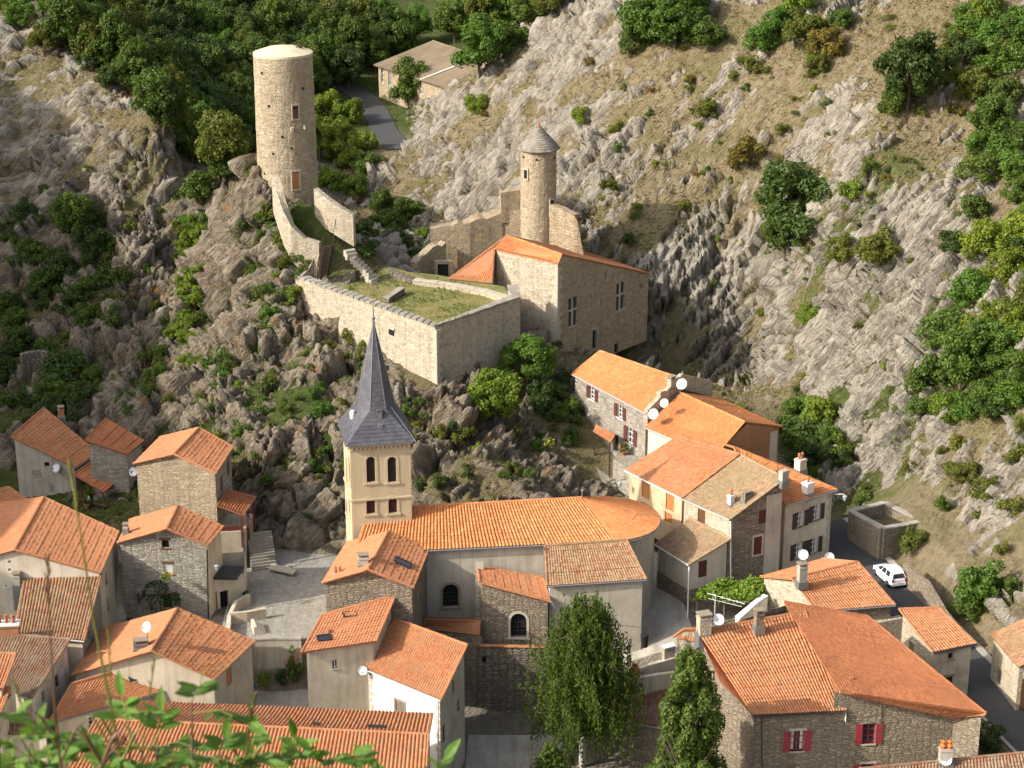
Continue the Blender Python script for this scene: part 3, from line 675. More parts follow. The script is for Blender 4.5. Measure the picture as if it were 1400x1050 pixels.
# ------------------------------------------------------------------ tiled roofs
def roof(root, e0, e1, r1, r0, mat='tile_orange', pitch=.27, amp=.055, row=.36, thick=.12, name='roof', gutter=None, ridge=True, verge='lr', step=.03, wob=.02, slab=True):
    e0, e1, r1, r0 = map(Vector, (e0, e1, r1, r0))
    wE, wR = (e1 - e0).length, (r1 - r0).length; Lh = ((r0 - e0).length + (r1 - e1).length) / 2
    nc = max(2, int(round(max(wE, wR) / pitch))); nr = max(1, int(round(Lh / row)))
    up = ((e1 - e0).cross(r0 - e0) if (r0 - e0).length > .1 else (e1 - e0).cross(r1 - e0)).normalized()
    if up.z < 0: up = -up
    prof = [(0, 0.0), (.18, .75), (.36, 1.0), (.54, .75), (.72, 0.0), (.86, -.25)]
    us = np.array([k + a for k in range(nc) for a, _ in prof] + [nc], float); hs = np.array([h for k in range(nc) for _, h in prof] + [0.0]) * amp
    rg = np.random.default_rng(int(abs(e0.x * 131 + e0.y * 17 + r1.x * 7)) + 5)
    vs, lift, vt = [], [], []
    for r in range(nr):
        vs += [r / nr, (r + 1) / nr]; lift += [step, 0.0]; vt += [r + .02, r + .98]
    vs = np.array(vs); lift = np.array(lift); nu, nvv = len(us), len(vs)
    E0, E1, R1, R0, UP = [np.array(t_) for t_ in (e0, e1, r1, r0, up)]
    uu = us[None, :, None] / nc; vv = vs[:, None, None]
    S = (E0 * (1 - uu) + E1 * uu) * (1 - vv) + (R0 * (1 - uu) + R1 * uu) * vv
    til = np.clip(us.astype(int), 0, nc - 1); rows_ = (np.arange(nvv) // 2)
    jit = rg.normal(0, wob * .5, (nr, nc))[rows_][:, til] + rg.normal(0, wob * .45, nr)[rows_][:, None]
    sag = -np.sin(np.pi * uu[:, :, 0]) * np.sin(np.pi * vv[:, :, 0]) * min(.14, .012 * wE) * 1.0
    H = hs[None, :] + lift[:, None] + jit + sag
    S = S + UP * (H[:, :, None] + .02)
    idx = np.arange(nu * nvv).reshape(nvv, nu)
    f = np.stack([idx[:-1, :-1], idx[:-1, 1:], idx[1:, 1:], idx[1:, :-1]], 2).reshape(-1, 4)
    vl = S.reshape(-1, 3); uvv = np.stack(np.broadcast_arrays((us - .02)[None, :], np.array(vt)[:, None]), 2).reshape(-1, 2)
    nb = len(vl)
    sl_, flist = [], [tuple(q) for q in f]
    uvs = [uvv[q] for q in f]
    if slab:
        low = [e0 - up * thick, e1 - up * thick, r1 - up * thick, r0 - up * thick]; hi = [e0 + up * .02, e1 + up * .02, r1 + up * .02, r0 + up * .02]
        ex = [tuple(q) for q in low + hi]; vl = np.r_[vl, np.array(ex)]; uvv = None
        for q in ((0, 1, 2, 3), (0, 1, 5, 4), (1, 2, 6, 5), (2, 3, 7, 6), (3, 0, 4, 7)):
            flist.append(tuple(nb + k for k in q)); uvs.append(np.array([(0.3, .3)] * 4))
    ox = Vector(root.location); pr = root.parent
    while pr is not None: ox = ox + pr.location; pr = pr.parent
    me = bpy.data.meshes.new(name); me.from_pydata([tuple(q) for q in (vl - np.array(ox))], [], flist)
    me.uv_layers.new(name='UVMap').data.foreach_set('uv', np.concatenate(uvs).astype(np.float32).ravel())
    me.materials.append(M[mat]); me.update()
    o = link(name, me, root)
    if ridge and wR > .4: caps(o, r0, r1, up, mat, 'ridge_tiles', root=ox)
    if 'l' in verge: caps(o, e0, r0, up, mat, 'verge_tiles', .1, root=ox)
    if 'r' in verge: caps(o, e1, r1, up, mat, 'verge_tiles', .1, root=ox)
    if gutter:
        g = MB(); d = flat((e0 + e1) / 2 - (r0 + r1) / 2).normalized(); a, b = e0 + d * .06 - V(0, 0, .06), e1 + d * .06 - V(0, 0, .06)
        g.tube([a, b], .075, 6); g.v = [(x - ox.x, y - ox.y, z - ox.z) for x, y, z in g.v]; link('gutter', g.mesh('gutter', M[gutter]), o)
    return o
def caps(parent, a, b, up, mat, name, r=.13, root=V(0, 0, 0)):   # a row of half-round tiles from a to b
    d = b - a; L = d.length
    if L < .3: return
    n = max(1, int(round(L / .4))); d.normalize(); x = d.cross(up).normalized(); mb = MB()
    for k in range(n):
        p0, p1 = a + d * (L * k / n), a + d * (L * (k + 1) / n + .03); rr = r * rnd.uniform(.92, 1.08); j = rnd.uniform(-.015, .015)
        pr0 = [p0 + x * (rr * 1.08 * math.cos(t)) + up * (rr * .85 * math.sin(t) + .03 + j) for t in (0, .6, 1.2, 1.94, 2.54, math.pi)]
        pr1 = [p1 + x * (rr * .92 * math.cos(t)) + up * (rr * .75 * math.sin(t) + .03 + j) for t in (0, .6, 1.2, 1.94, 2.54, math.pi)]
        t_ = (k + .5 + a.x * 3, .5)
        for q in range(5): mb.face([pr0[q], pr1[q], pr1[q + 1], pr0[q + 1]], [t_] * 4)
        mb.face(pr0, [t_] * 6)
    mb.v = [(q[0] - root.x, q[1] - root.y, q[2] - root.z) for q in mb.v]
    link(name, mb.mesh(name, M[mat]), parent)
def wloc(o):
    q = V(0, 0, 0)
    while o is not None: q = q + o.location; o = o.parent
    return q
def chimney(root, c, ux, w, d, h, mat='render_old', pots=0, cap=True, low=.6):   # c: point on the roof
    ux = flat(ux).normalized(); uy = V(-ux.y, ux.x, 0); mb = MB()
    mb.cbox(c, ux, uy, w, d, c.z - low, c.z + h); mb.cbox(c, ux, uy, w + .1, d + .1, c.z + h - .18, c.z + h - .08)
    o = mb.build('chimney', M[mat], root)
    fl_ = MB(); fl_.cbox(c, ux, uy, w + .18, d + .18, c.z - low, c.z + .08); fl_.build('flashing', M['zinc'], o)
    if cap:
        k = MB()
        for sx in (-1, 1):
            for sy in (-1, 1): k.cbox(c + ux * (sx * (w / 2 - .08)) + uy * (sy * (d / 2 - .08)), ux, uy, .1, .1, c.z + h, c.z + h + .18)
        k.cbox(c, ux, uy, w + .14, d + .14, c.z + h + .18, c.z + h + .27); k.build('chimney_cap', M['stone_trim_dark'], o)
    for j in range(pots):
        t = MB(); q = c + ux * ((j - (pots - 1) / 2) * w / max(1, pots) * .95)
        t.lathe(V(q.x, q.y, c.z + h), [(.13, 0), (.11, .3), (.15, .34), (.1, .42), (.14, .5), (.02, .62)], 8); t.build('chimney_pot', M['terracotta'], o)
    return o
def dish(root, p, face, r=.45, back=None, mast=None):
    r = r * .86    # satellite dish at p looking along face
    f = Vector(face).normalized(); x = f.cross(V(0, 0, 1)).normalized(); y = x.cross(f); mb = MB(); N = 16
    rings = [[p + (x * math.cos(2 * math.pi * k / N) + y * math.sin(2 * math.pi * k / N)) * rr - f * dd for k in range(N)] for rr, dd in ((r, 0), (r * .7, r * .13), (r * .35, r * .22), (.02, r * .25))]
    for a, b in zip(rings, rings[1:]):
        for k in range(N): mb.face([a[k], a[(k + 1) % N], b[(k + 1) % N], b[k]])
    mb.tube([q + f * .005 for q in rings[0]] + [rings[0][0] + f * .005], .018, 4)
    o = mb.build('satellite_dish', M['dish'], root, smooth=False)
    arm = MB(); tip = p + f * r * .95 - y * r * .25; arm.tube([p - y * r * .95, tip], .018, 4); arm.cbox(tip, x, f, .08, .1, tip.z - .05, tip.z + .05)
    if mast is not None: arm.tube([p - f * r * .3, mast], .03, 5)
    if back is not None: arm.tube([p - f * r * .25, back], .03, 5)
    arm.build('dish_arm', M['dark_metal'], o)
    return o
SAT = V(-.45, -.75, .5)
def skylight(root, c, e, up, w, h):
    e = Vector(e).normalized(); y = Vector(up).cross(e).normalized(); y = y if y.z > 0 else -y; mb = MB(); t = .09; o = c - e * w / 2 - y * h / 2 + up * .05
    mb.box(o, e * w, y * t, up * .12); mb.box(o + y * (h - t), e * w, y * t, up * .12); mb.box(o + y * t, e * t, y * (h - 2 * t), up * .12); mb.box(o + y * t + e * (w - t), e * t, y * (h - 2 * t), up * .12)
    f = mb.build('skylight', M['dark_metal'], root); g = MB(); g.box(o + y * t + e * t, e * (w - 2 * t), y * (h - 2 * t), up * .07); g.build('pane', M['glass'], f)
def pnorm(a, b, c):
    n = (Vector(b) - Vector(a)).cross(Vector(c) - Vector(a)).normalized(); return n if n.z > 0 else -n
def pipe(root, pts, r=.06, mat='pipe', name='downpipe'):
    mb = MB(); mb.tube(pts, r, 6); return mb.build(name, M[mat], root)
def slab_wall(name, label, pts, thick, base, mat='stone_grey', cap=None, capt=.12, capo=.06, cat='wall', group=None, parent=None):
    """free-standing wall along a top line, standing from base (a height or None for the ground)"""
    pts = [Vector(q) for q in pts]
    root = empty(name, flat(pts[0]) + V(0, 0, pts[0].z - 1), label, cat, group) if parent is None else parent
    mb = MB(); cp_ = MB(); u = 0.0; n = len(pts); L, R = [], []
    for i, q in enumerate(pts):
        d = flat(pts[min(i + 1, n - 1)] - pts[max(i - 1, 0)]).normalized(); x = V(-d.y, d.x, 0)
        L.append(q + x * thick / 2); R.append(q - x * thick / 2)
    def bz(q):
        if callable(base): return base(q)
        return base if base is not None else min(ground(q.x, q.y), q.z) - .6
    for i in range(n - 1):
        ln = flat(pts[i + 1] - pts[i]).length
        for S_, fl_ in ((L, 1), (R, 0)):
            a, b = S_[i], S_[i + 1]; ps = [V(a.x, a.y, bz(a)), V(b.x, b.y, bz(b)), b, a]; uv = [(u, ps[0].z), (u + ln, ps[1].z), (u + ln, b.z), (u, a.z)]
            if fl_: ps = ps[::-1]; uv = uv[::-1]
            mb.face(ps, uv)
        mb.face([R[i], R[i + 1], L[i + 1], L[i]], [(u, 0), (u + ln, 0), (u + ln, thick), (u, thick)])
        if cap:
            m_ = max(1, int(ln / .9))
            for k in range(m_):
                a0, a1 = k / m_ + .004, (k + 1) / m_ - .004; e_ = capo + rnd.uniform(-.02, .03); h = capt + rnd.uniform(-.02, .03)
                def q_(S, T, t, ex): w_ = lerp(S[i], S[i + 1], t); v_ = lerp(T[i], T[i + 1], t); return w_ + (w_ - v_).normalized() * ex
                l0, l1, r0_, r1_ = q_(L, R, a0, e_), q_(L, R, a1, e_), q_(R, L, a0, e_), q_(R, L, a1, e_); z = V(0, 0, .004)
                c_ = MB(); T = V(0, 0, h)
                c_.face([r0_ + T, r1_ + T, l1 + T, l0 + T]); c_.face([r0_ + z, r1_ + z, r1_ + T, r0_ + T]); c_.face([l1 + z, l0 + z, l0 + T, l1 + T]); c_.face([l0 + z, r0_ + z, r0_ + T, l0 + T]); c_.face([r1_ + z, l1 + z, l1 + T, r1_ + T])
                if cap_parts: c_.build('cap_stone', M[cap], root)
                else: cp_.v, cp_.f, cp_.uv, cp_.m = merge(cp_, c_)
        u += ln
    for i in (0, n - 1):
        a, b = L[i], R[i]; mb.face([V(a.x, a.y, bz(a)), V(b.x, b.y, bz(b)), b, a], [(0, bz(a)), (thick, bz(b)), (thick, b.z), (0, a.z)])
    mb.build('masonry', M[mat], root)
    if cp_.v: cp_.build('coping', M[cap], root)
    return root
cap_parts = True
def merge(a, b):
    k = len(a.v); return a.v + b.v, a.f + [tuple(i + k for i in f) for f in b.f], a.uv + b.uv, a.m + b.m
def sheet(name, pts, mat, kind='structure', dz=0.0, thick=.05, parent=None):     # a laid surface with a little thickness
    pts = [Vector(q) + V(0, 0, dz) for q in pts]; mb = MB(); c = sum(pts, V(0, 0, 0)) / len(pts); n = len(pts)
    area = sum(pts[i].x * pts[(i + 1) % n].y - pts[(i + 1) % n].x * pts[i].y for i in range(n))
    if area < 0: pts = pts[::-1]
    mb.face(pts, [(q.x, q.y) for q in pts])
    for i in range(n): a, b = pts[i], pts[(i + 1) % n]; mb.face([a - V(0, 0, thick), b - V(0, 0, thick), b, a])
    o = mb.build(name, M[mat], parent)
    if kind and parent is None: o['kind'] = kind
    return o
def steps(name, label, pa, pb, width, nstep, mat='concrete', cat='steps', wdir=None):   # a flight from pa (bottom) to pb (top)
    pa, pb = Vector(pa), Vector(pb); root = empty(name, pa, label, cat); d = flat(pb - pa); run = d.length / nstep; d.normalize(); x = V(-d.y, d.x, 0)
    for k in range(nstep):
        mb = MB(); z0 = pa.z + (pb.z - pa.z) * k / nstep - 1.2; z1 = pa.z + (pb.z - pa.z) * (k + 1) / nstep + rnd.uniform(-.012, .012)
        q = pa + d * (run * k); mb.box(V(q.x, q.y, z0) - x * width / 2, x * width, d * run, V(0, 0, z1 - z0)); mb.build('step', M[mat], root)
    return root
# ------------------------------------------------------------------ castle
def disc_tower(name, label, c, r, z0, z1, mat, taper=.97, rough=.012, n=64, rows=26):
    root = empty(name, V(c.x, c.y, z0), label, 'tower'); mb = MB(); rg = np.random.default_rng(3)
    jit = rg.normal(0, rough, (rows + 1, n))
    for i in range(rows):
        for k in range(n):
            q = []
            for (a, b) in ((i, k), (i, k + 1), (i + 1, k + 1), (i + 1, k)):
                t = a / rows; rr = r * (1 + (taper - 1) * t) + jit[a, b % n]; an = 2 * math.pi * b / n
                q.append(V(c.x + rr * math.cos(an), c.y + rr * math.sin(an), z0 + (z1 - z0) * t))
            mb.face(q, [(2 * math.pi * b / n * r, z0 + (z1 - z0) * a / rows) for (a, b) in ((i, k), (i, k + 1), (i + 1, k + 1), (i + 1, k))])
    mb.build('masonry', M[mat], root); return root
def niche(root, c, r, px, py, w, h, z, name='window', door=False, col='wood_orange', trim='stone_trim', right=False):
    """an opening let into a round wall, at the pixel column px; surround proud, leaf and dark inside"""
    x, _, dc = proj(V(c.x, c.y, z)); an = math.asin(max(-.95, min(.95, (px - x) * dc / FPX / r))); n = V(math.sin(an), -math.cos(an), 0); e = V(-n.y, n.x, 0)
    def pt(u, zz, d=0.0): return V(c.x, c.y, 0) + n * (r + .03 - d) + e * u + V(0, 0, zz)
    t = MB(); x = .14
    lbox(t, pt, -w / 2 - x, -w / 2, z, z + h, -.06, .3); lbox(t, pt, w / 2, w / 2 + x, z, z + h, -.06, .3); lbox(t, pt, -w / 2 - x, w / 2 + x, z + h, z + h + .2, -.06, .3); lbox(t, pt, -w / 2 - x, w / 2 + x, z - .15, z, -.1, .3)
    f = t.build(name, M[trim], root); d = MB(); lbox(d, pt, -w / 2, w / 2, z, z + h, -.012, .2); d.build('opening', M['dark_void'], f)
    if door:
        d = MB()
        for k in range(3): lbox(d, pt, -w / 2 + w * k / 3 + .015, -w / 2 + w * (k + 1) / 3 - .015, z + .02, z + h * (.95 if not right else .8), -.035, -.014)
        d.build('door_leaf', M[col], f)
KC = PY(394, 255, 213.4); KC = V(KC.x, KC.y, 0); KR = 3.2
keep = disc_tower('round_keep', 'tall round stone keep on the crag with two small doors and a pale cap', KC, KR + .12, 19.5, 38.35, 'stone_castle', .965)
mb = MB(); mb.lathe(V(KC.x, KC.y, 0), [(KR - .02, 38.35), (KR + .03, 38.36), (KR + .03, 38.62), (KR * .55, 39.1), (.02, 39.35)], 48); mb.build('roof', M['sand_cap'], keep)
niche(keep, KC, KR + .02, 408, 150, .62, 1.4, 31.9, 'window', True, 'wood_brown', right=True); niche(keep, KC, KR + .1, 409, 236, .78, 1.95, 24.1, 'door', True, 'wood_orange')
for a, zz in ((403, 30.6), (418, 30.7)):
    x, _, dc = proj(V(KC.x, KC.y, zz)); an = math.asin((a - x) * dc / FPX / KR); n = V(math.sin(an), -math.cos(an), 0); mb = MB(); q = KC + n * (KR + .05); mb.cbox(q + n * .12, V(-n.y, n.x, 0), n, .3, .5, zz, zz + .42); mb.build('corbel', M['stone_trim'], keep)
for a, zz in ((362, 36.7), (378, 28.0), (402, 28.6), (372, 33.2), (417, 35.0), (366, 25.6), (390, 29.9)):
    x, _, dc = proj(V(KC.x, KC.y, zz)); an = math.asin((a - x) * dc / FPX / KR); n = V(math.sin(an), -math.cos(an), 0); mb = MB(); mb.cbox(KC + n * (KR + .03), V(-n.y, n.x, 0), n, .22, .2, zz, zz + .22); mb.build('putlog_hole', M['dark_void'], keep)
mb = MB(); q = PY(409, 74, 213.5); mb.cbox(V(q.x, q.y, 0), V(1, .2, 0), V(-.2, 1, 0), .7, .5, 38.7, 39.18); mb.build('hatch', M['dark_metal'], keep)

# small round turret on the ruined curtain wall
TC = PY(736, 285, 217.0); TC = V(TC.x, TC.y, 0); TR = 2.02
turret = disc_tower('round_turret', 'small round turret with grey conical roof standing on the ruined wall', TC, TR, 15.0, 27.3, 'stone_castle', 1.0, .012, 40, 18)
cone = MB(); NR = 12
for i in range(NR):
    t0, t1 = i / NR, (i + 1) / NR; r0, r1 = (TR + .3) * (1 - t0) + .04, (TR + .3) * (1 - t1) + .04; z0, z1 = 27.2 + 2.55 * t0 ** .93, 27.2 + 2.55 * t1 ** .93; n = 26
    for k in range(n):
        a0, a1 = 2 * math.pi * (k + .5 * (i % 2)) / n, 2 * math.pi * (k + 1 + .5 * (i % 2)) / n; j = rnd.uniform(0, .04)
        cone.face([V(TC.x + r_ * math.cos(a_), TC.y + r_ * math.sin(a_), z_ + j) for r_, a_, z_ in ((r0 + .05, a0, z0 + .02), (r0 + .05, a1, z0 + .02), (r1, a1, z1), (r1, a0, z1))], [(k + i * 7.3 + .3, i + .3)] * 4)
        cone.face([V(TC.x + r_ * math.cos(a_), TC.y + r_ * math.sin(a_), z_) for r_, a_, z_ in ((r0 + .05, a0, z0 - .05), (r0 + .05, a1, z0 - .05), (r0 + .05, a1, z0 + .03 + j), (r0 + .05, a0, z0 + .03 + j))], [(k + i * 7.3 + .3, i + .3)] * 4)
o = cone.build('roof', M['lauze'], turret); mb = MB(); mb.lathe(V(TC.x, TC.y, 0), [(.16, 29.7), (.1, 29.9), (.14, 30.0), (.05, 30.2), (.06, 30.25), (.01, 30.5)], 8); mb.build('finial', M['terracotta'], o)
mb = MB(); mb.lathe(V(TC.x, TC.y, 0), [(TR + .3, 27.2), (TR - .1, 27.15)], 26); mb.build('eave', M['stone_trim_dark'], turret)
niche(turret, TC, TR, 719, 235, .5, 1.0, 24.0, 'window'); niche(turret, TC, TR, 754, 278, .6, 1.7, 19.8, 'doorway', trim='stone_trim')
for a, zz in ((716, 26.3), (733, 26.2), (758, 26.2)):
    x, _, dc = proj(V(TC.x, TC.y, zz)); an = math.asin((a - x) * dc / FPX / TR); n = V(math.sin(an), -math.cos(an), 0); mb = MB(); mb.cbox(TC + n * (TR), V(-n.y, n.x, 0), n, .2, .2, zz, zz + .2); mb.build('putlog_hole', M['dark_void'], turret)

def rough_wall(name, label, top, thick, base, mat, cat='wall', jag=.3, capmat='capstone', seg=.6):   # ruined wall with an uneven top
    pts = []; 
    for a, b in zip(top, top[1:]):
        n = max(1, int((b - a).length / seg))
        for k in range(n): pts.append(lerp(a, b, k / n) + V(rnd.uniform(-.015, .015), rnd.uniform(-.015, .015), rnd.uniform(-jag, jag)))
    pts.append(top[-1]); return slab_wall(name, label, pts, thick, base, mat, cat=cat)
rough_wall('ruined_wall', 'thick ruined curtain wall running left from the small round turret', [P(588, 309, 18.2), P(640, 300, 18.9), P(690, 288, 19.6), P(716, 284, 20.0)], 2.2, 8.5, 'stone_lichen', jag=.16)
rough_wall('ruined_wall', 'orange lichened parapet stub just left of the small round turret', [P(684, 262, 22.1), P(712, 258, 22.3)], .7, 18.5, 'stone_lichen', jag=.08)
rough_wall('ruined_wall', 'sunlit broken wall stub falling away right of the small round turret', [P(755, 277, 21.2), P(772, 284, 20.9), P(788, 293, 20.4), P(793, 318, 18.3), P(797, 345, 16.0)], 1.0, 8.5, 'stone_lichen', jag=.14)
rough_wall('ruined_wall', 'dark ruined wall end with a small window hole left of the manor roof', [P(566, 356, 15.6), P(582, 342, 16.4), P(606, 330, 17.0)], 1.1, 9.5, 'stone_lichen', jag=.2)
mb = empty('castle_doorway', P(606, 378, 14), 'dark low doorway at the foot of the ruined wall', 'doorway')
q = P(606, 374, 14.2); b_ = MB(); b_.cbox(q, V(1, 0, 0), V(0, 1, 0), 1.2, .5, 11.5, 15.4); o = b_.build('opening', M['dark_void'], mb)
b_ = MB(); b_.cbox(q + V(0, -.1, 0), V(1, 0, 0), V(0, 1, 0), 1.8, .6, 15.4, 15.75); b_.cbox(q + V(-.75, -.1, 0), V(1, 0, 0), V(0, 1, 0), .3, .6, 11.5, 15.4); b_.cbox(q + V(.75, -.1, 0), V(1, 0, 0), V(0, 1, 0), .3, .6, 11.5, 15.4); b_.build('door_surround', M['stone_trim_dark'], mb)

# the manor inside the castle
fc = P(763, 360, 18.8); fl = P(677, 341, 18.8); rg1 = P(768, 348, 19.55); rg0 = P(693, 322, 19.55); re = P(888, 374, 13.9)
dl = rg0 - rg1
be = re + dl; cs0 = P(613, 382, 15.8); cs1 = P(673, 388, 15.8)
manor = House('castle_manor', 'sunlit castle manor of buff stone with two cross windows and orange tiled roof', 'manor', [fc, A(rg1), re, re + (rg0 - rg1), A(rg0), fl], 6.5, 'stone_buff', over=.1, drop=.12)
manor.mats = {0: 'stone_buff', 3: 'stone_pale', 1: 'stone_buff'}
manor.win(0, 783, 426, 1.55, 3.2, 'cross'); manor.win(0, 848, 405, 1.5, 3.15, 'cross'); manor.win(0, 813, 464, .75, 2.2, 'hole', lintel='stone_trim'); manor.win(0, 843, 476, .8, 1.1, 'hole'); manor.win(0, 877, 391, .3, .7, 'hole'); manor.win(0, 828, 376, .25, .9, 'shut', leaves=1)
manor.finish()
roof(manor.root, fl, fc, rg1, rg0, 'tile_bright', ridge=True, verge='r'); roof(manor.root, re, be, rg0, rg1, 'tile_orange', verge='lr')
wing = House('manor_wing', 'low back wing of the castle manor with orange catslide roof and dark gutter', 'wing', [cs0, cs1, fl, rg0], 8, 'stone_pale', over=.15)
wing.finish(); roof(wing.root, cs0, cs1, fl + V(0, 0, -.05), rg0 + V(0, 0, -.05), 'tile_orange', gutter='dark_metal', verge='l')
# quoins of the manor corner
a, e, L, n, pr = manor.wall(0)
for k in range(20):
    mb = MB(); z0 = 8.3 + k * .5; w1, w2 = (.75, .42) if k % 2 else (.42, .75); z1 = z0 + .48
    o = flat(a); nl = manor.wall(3)[3]; el = -manor.wall(3)[1]
    mb.box(o + V(0, 0, z0) + n * .03 - n * .1 , e * w1, n * .1, V(0, 0, z1 - z0)); mb.box(o + V(0, 0, z0) + nl * .03 - nl * .1, el * w2, nl * .1, V(0, 0, z1 - z0)); mb.build('quoin', M['stone_trim'], manor.root)

# terrace: rampart walls, lawn
cA, cB, cC = P(409, 378, 16.6), P(597, 446, 16.6), P(706, 407, 16.6)
def rbase(q): return 8.0
ramp_r = slab_wall('rampart', 'high pale rampart wall of the castle terrace meeting at a sharp corner above the church', [P(452, 366, 16.9), cA, cB, cC, P(700, 392, 16.4)], .9, rbase, 'stone_pale', cap='capstone', capt=.22, capo=.08)
for k in range(13):
    z0 = 9.9 + k * .5; w1, w2 = (.8, .45) if k % 2 else (.45, .8); d1 = flat(cA - cB).normalized(); d2 = flat(cC - cB).normalized(); mb = MB()
    n1 = V(d1.y, -d1.x, 0); n1 = n1 if n1.y < 0 else -n1; n2 = V(d2.y, -d2.x, 0); n2 = n2 if n2.y < 0 else -n2
    cor = flat(cB) + (n1 + n2) * (.45 / (1 + n1.dot(n2)))
    mb.box(cor + n1 * .03 - n1 * .12 + V(0, 0, z0), d1 * w1, n1 * .12, V(0, 0, .48)); mb.box(cor + n2 * .03 - n2 * .12 + V(0, 0, z0), d2 * w2, n2 * .12, V(0, 0, .48)); mb.build('quoin', M['stone_trim'], ramp_r)
n1 = V(-.74, -.67, 0); q = hit(535, 454, cB + n1 * .46, n1); mb = MB(); mb.cbox(q, V(.67, -.74, 0), n1, .75, .12, q.z - .3, q.z + .3); o = mb.build('wall_hole', M['dark_void'], ramp_r)
mb = MB(); mb.cbox(q + n1 * .02, V(.67, -.74, 0), n1, 1.1, .14, q.z + .3, q.z + .5); mb.build('lintel', M['stone_trim'], o)
s = NT('lawn'); a1 = s.noise(s.vec('world'), .7, 5, .65); a2 = s.noise(s.vec('world'), 8, 4, .7)
s.col(s.mix(s.math('MULTIPLY', a2, .6), s.ramp(a1, [(.3, (.13, .15, .04)), (.48, (.2, .2, .06)), (.58, (.27, .23, .095)), (.72, (.33, .27, .14))]), (.08, .09, .03))); s.bump(a2, .6, .08)
sheet('terrace_lawn', [P(470, 368, 15.9), cA + V(.5, 0, -.8), cB + V(0, .5, -.8), cC + V(-.3, 0, -.8), P(690, 392, 15.8), P(600, 376, 15.8), P(560, 372, 15.9), P(520, 360, 16.0)], 'lawn', thick=3.0)
slab_wall('castle_wall', 'pale low wall along the back of the terrace lawn below the manor roof', [P(566, 383, 16.3), P(610, 388, 16.3), P(660, 397, 16.3), P(700, 408, 16.5)], .7, 12, 'stone_pale', cap='stone_trim')
slab_wall('castle_wall', 'dark low stone wall jutting onto the left of the terrace lawn', [P(528, 408, 16.3), P(540, 400, 16.4), P(550, 394, 16.5)], .6, 13, 'stone_dark', cap='capstone')
slab_wall('castle_wall', 'dark low wall beside the bushes at the back of the terrace', [P(532, 368, 16.7), P(548, 374, 16.6), P(566, 380, 16.4)], .6, 13, 'stone_dark')
# retaining walls of the ramp to the keep
slab_wall('ramp_wall', 'sunlit curving retaining wall descending from the keep to the wooden stair', [P(376, 240, 26.3), P(383, 262, 25.2), P(390, 285, 23.6), P(400, 308, 21.9), P(418, 325, 20.6), P(437, 331, 20.2)], .75, lambda q: q.z - 4.0, 'stone_pale', cap=None)
slab_wall('ramp_wall', 'low sunlit wall on the right of the grass ramp below the keep', [P(432, 257, 25.0), P(448, 270, 24.2), P(466, 282, 23.4), P(484, 293, 22.6)], .7, lambda q: q.z - 3.5, 'stone_pale')
slab_wall('ramp_wall', 'outer crumbling wall on the left flank of the keep crag', [P(332, 262, 22.5), P(340, 290, 20.8), P(347, 315, 19.0), P(356, 340, 17.4), P(362, 356, 16.4)], .7, lambda q: q.z - 4, 'stone_pale')
slab_wall('ramp_wall', 'short lower wall joining the crag to the left end of the rampart', [P(437, 333, 20.0), P(430, 350, 18.6), P(420, 368, 17.3), P(409, 378, 16.7)], .7, lambda q: q.z - 5, 'stone_pale', cap='capstone')
# dark wooden stair with hand rails
ws = empty('wooden_stair', P(440, 380, 16.4), 'dark wooden stair with hand rails climbing towards the keep', 'stair')
sa, sb = P(441, 378, 16.6), P(449, 335, 20.4); d = flat(sb - sa).normalized(); x = V(-d.y, d.x, 0); N = 15
for k in range(N):
    q = lerp(sa, sb, (k + .5) / N); mb = MB(); mb.cbox(q, x, d, 1.2, .3, q.z - .04, q.z + .02); mb.build('tread', M['wood_dark'], ws)
for sgn in (-1, 1):
    mb = MB(); mb.tube([sa + x * .65 * sgn - V(0, 0, .15), sb + x * .65 * sgn - V(0, 0, .15)], .12, 4); o = mb.build('stringer', M['wood_dark'], ws)
    mb = MB(); mb.tube([sa + x * .65 * sgn + V(0, 0, 1.0), sb + x * .65 * sgn + V(0, 0, 1.0)], .06, 5); mb.build('handrail', M['wood_dark'], ws)
    for k in range(5):
        q = lerp(sa, sb, k / 4) + x * .65 * sgn; mb = MB(); mb.tube([q - V(0, 0, .9), q + V(0, 0, 1.0)], .05, 5); mb.build('post', M['wood_dark'], ws)
mb = empty('ramp_railing', P(450, 300, 21.9), 'thin metal hand rail running up the grass ramp', 'railing')
pts = [P(452, 336, 20.8), P(456, 318, 22.3), P(459, 300, 23.4)]; b_ = MB(); b_.tube(pts, .035, 5); b_.build('rail', M['dark_metal'], mb)
for q in pts: b_ = MB(); b_.tube([q, q - V(0, 0, 1.1)], .03, 5); b_.build('post', M['dark_metal'], mb)
st = empty('stone_steps', P(507, 382, 16.2), 'worn stone steps curving up through the grass beside the wooden stair', 'steps')
sp_ = [(510, 382, 16.2), (504, 372, 16.9), (497, 364, 17.5), (488, 356, 18.1), (480, 347, 18.8), (476, 338, 19.4)]
for k, (a, b) in enumerate(zip(sp_, sp_[1:])):
    for t in (0, .5):
        q = lerp(P(*a), P(*b), t); d = flat(P(*b) - P(*a)).normalized(); mb = MB(); mb.cbox(q, V(-d.y, d.x, 0), d, 1.25 + rnd.uniform(-.1, .2), .5, q.z - .6, q.z + .08); mb.build('step', M['stone_trim'], st)

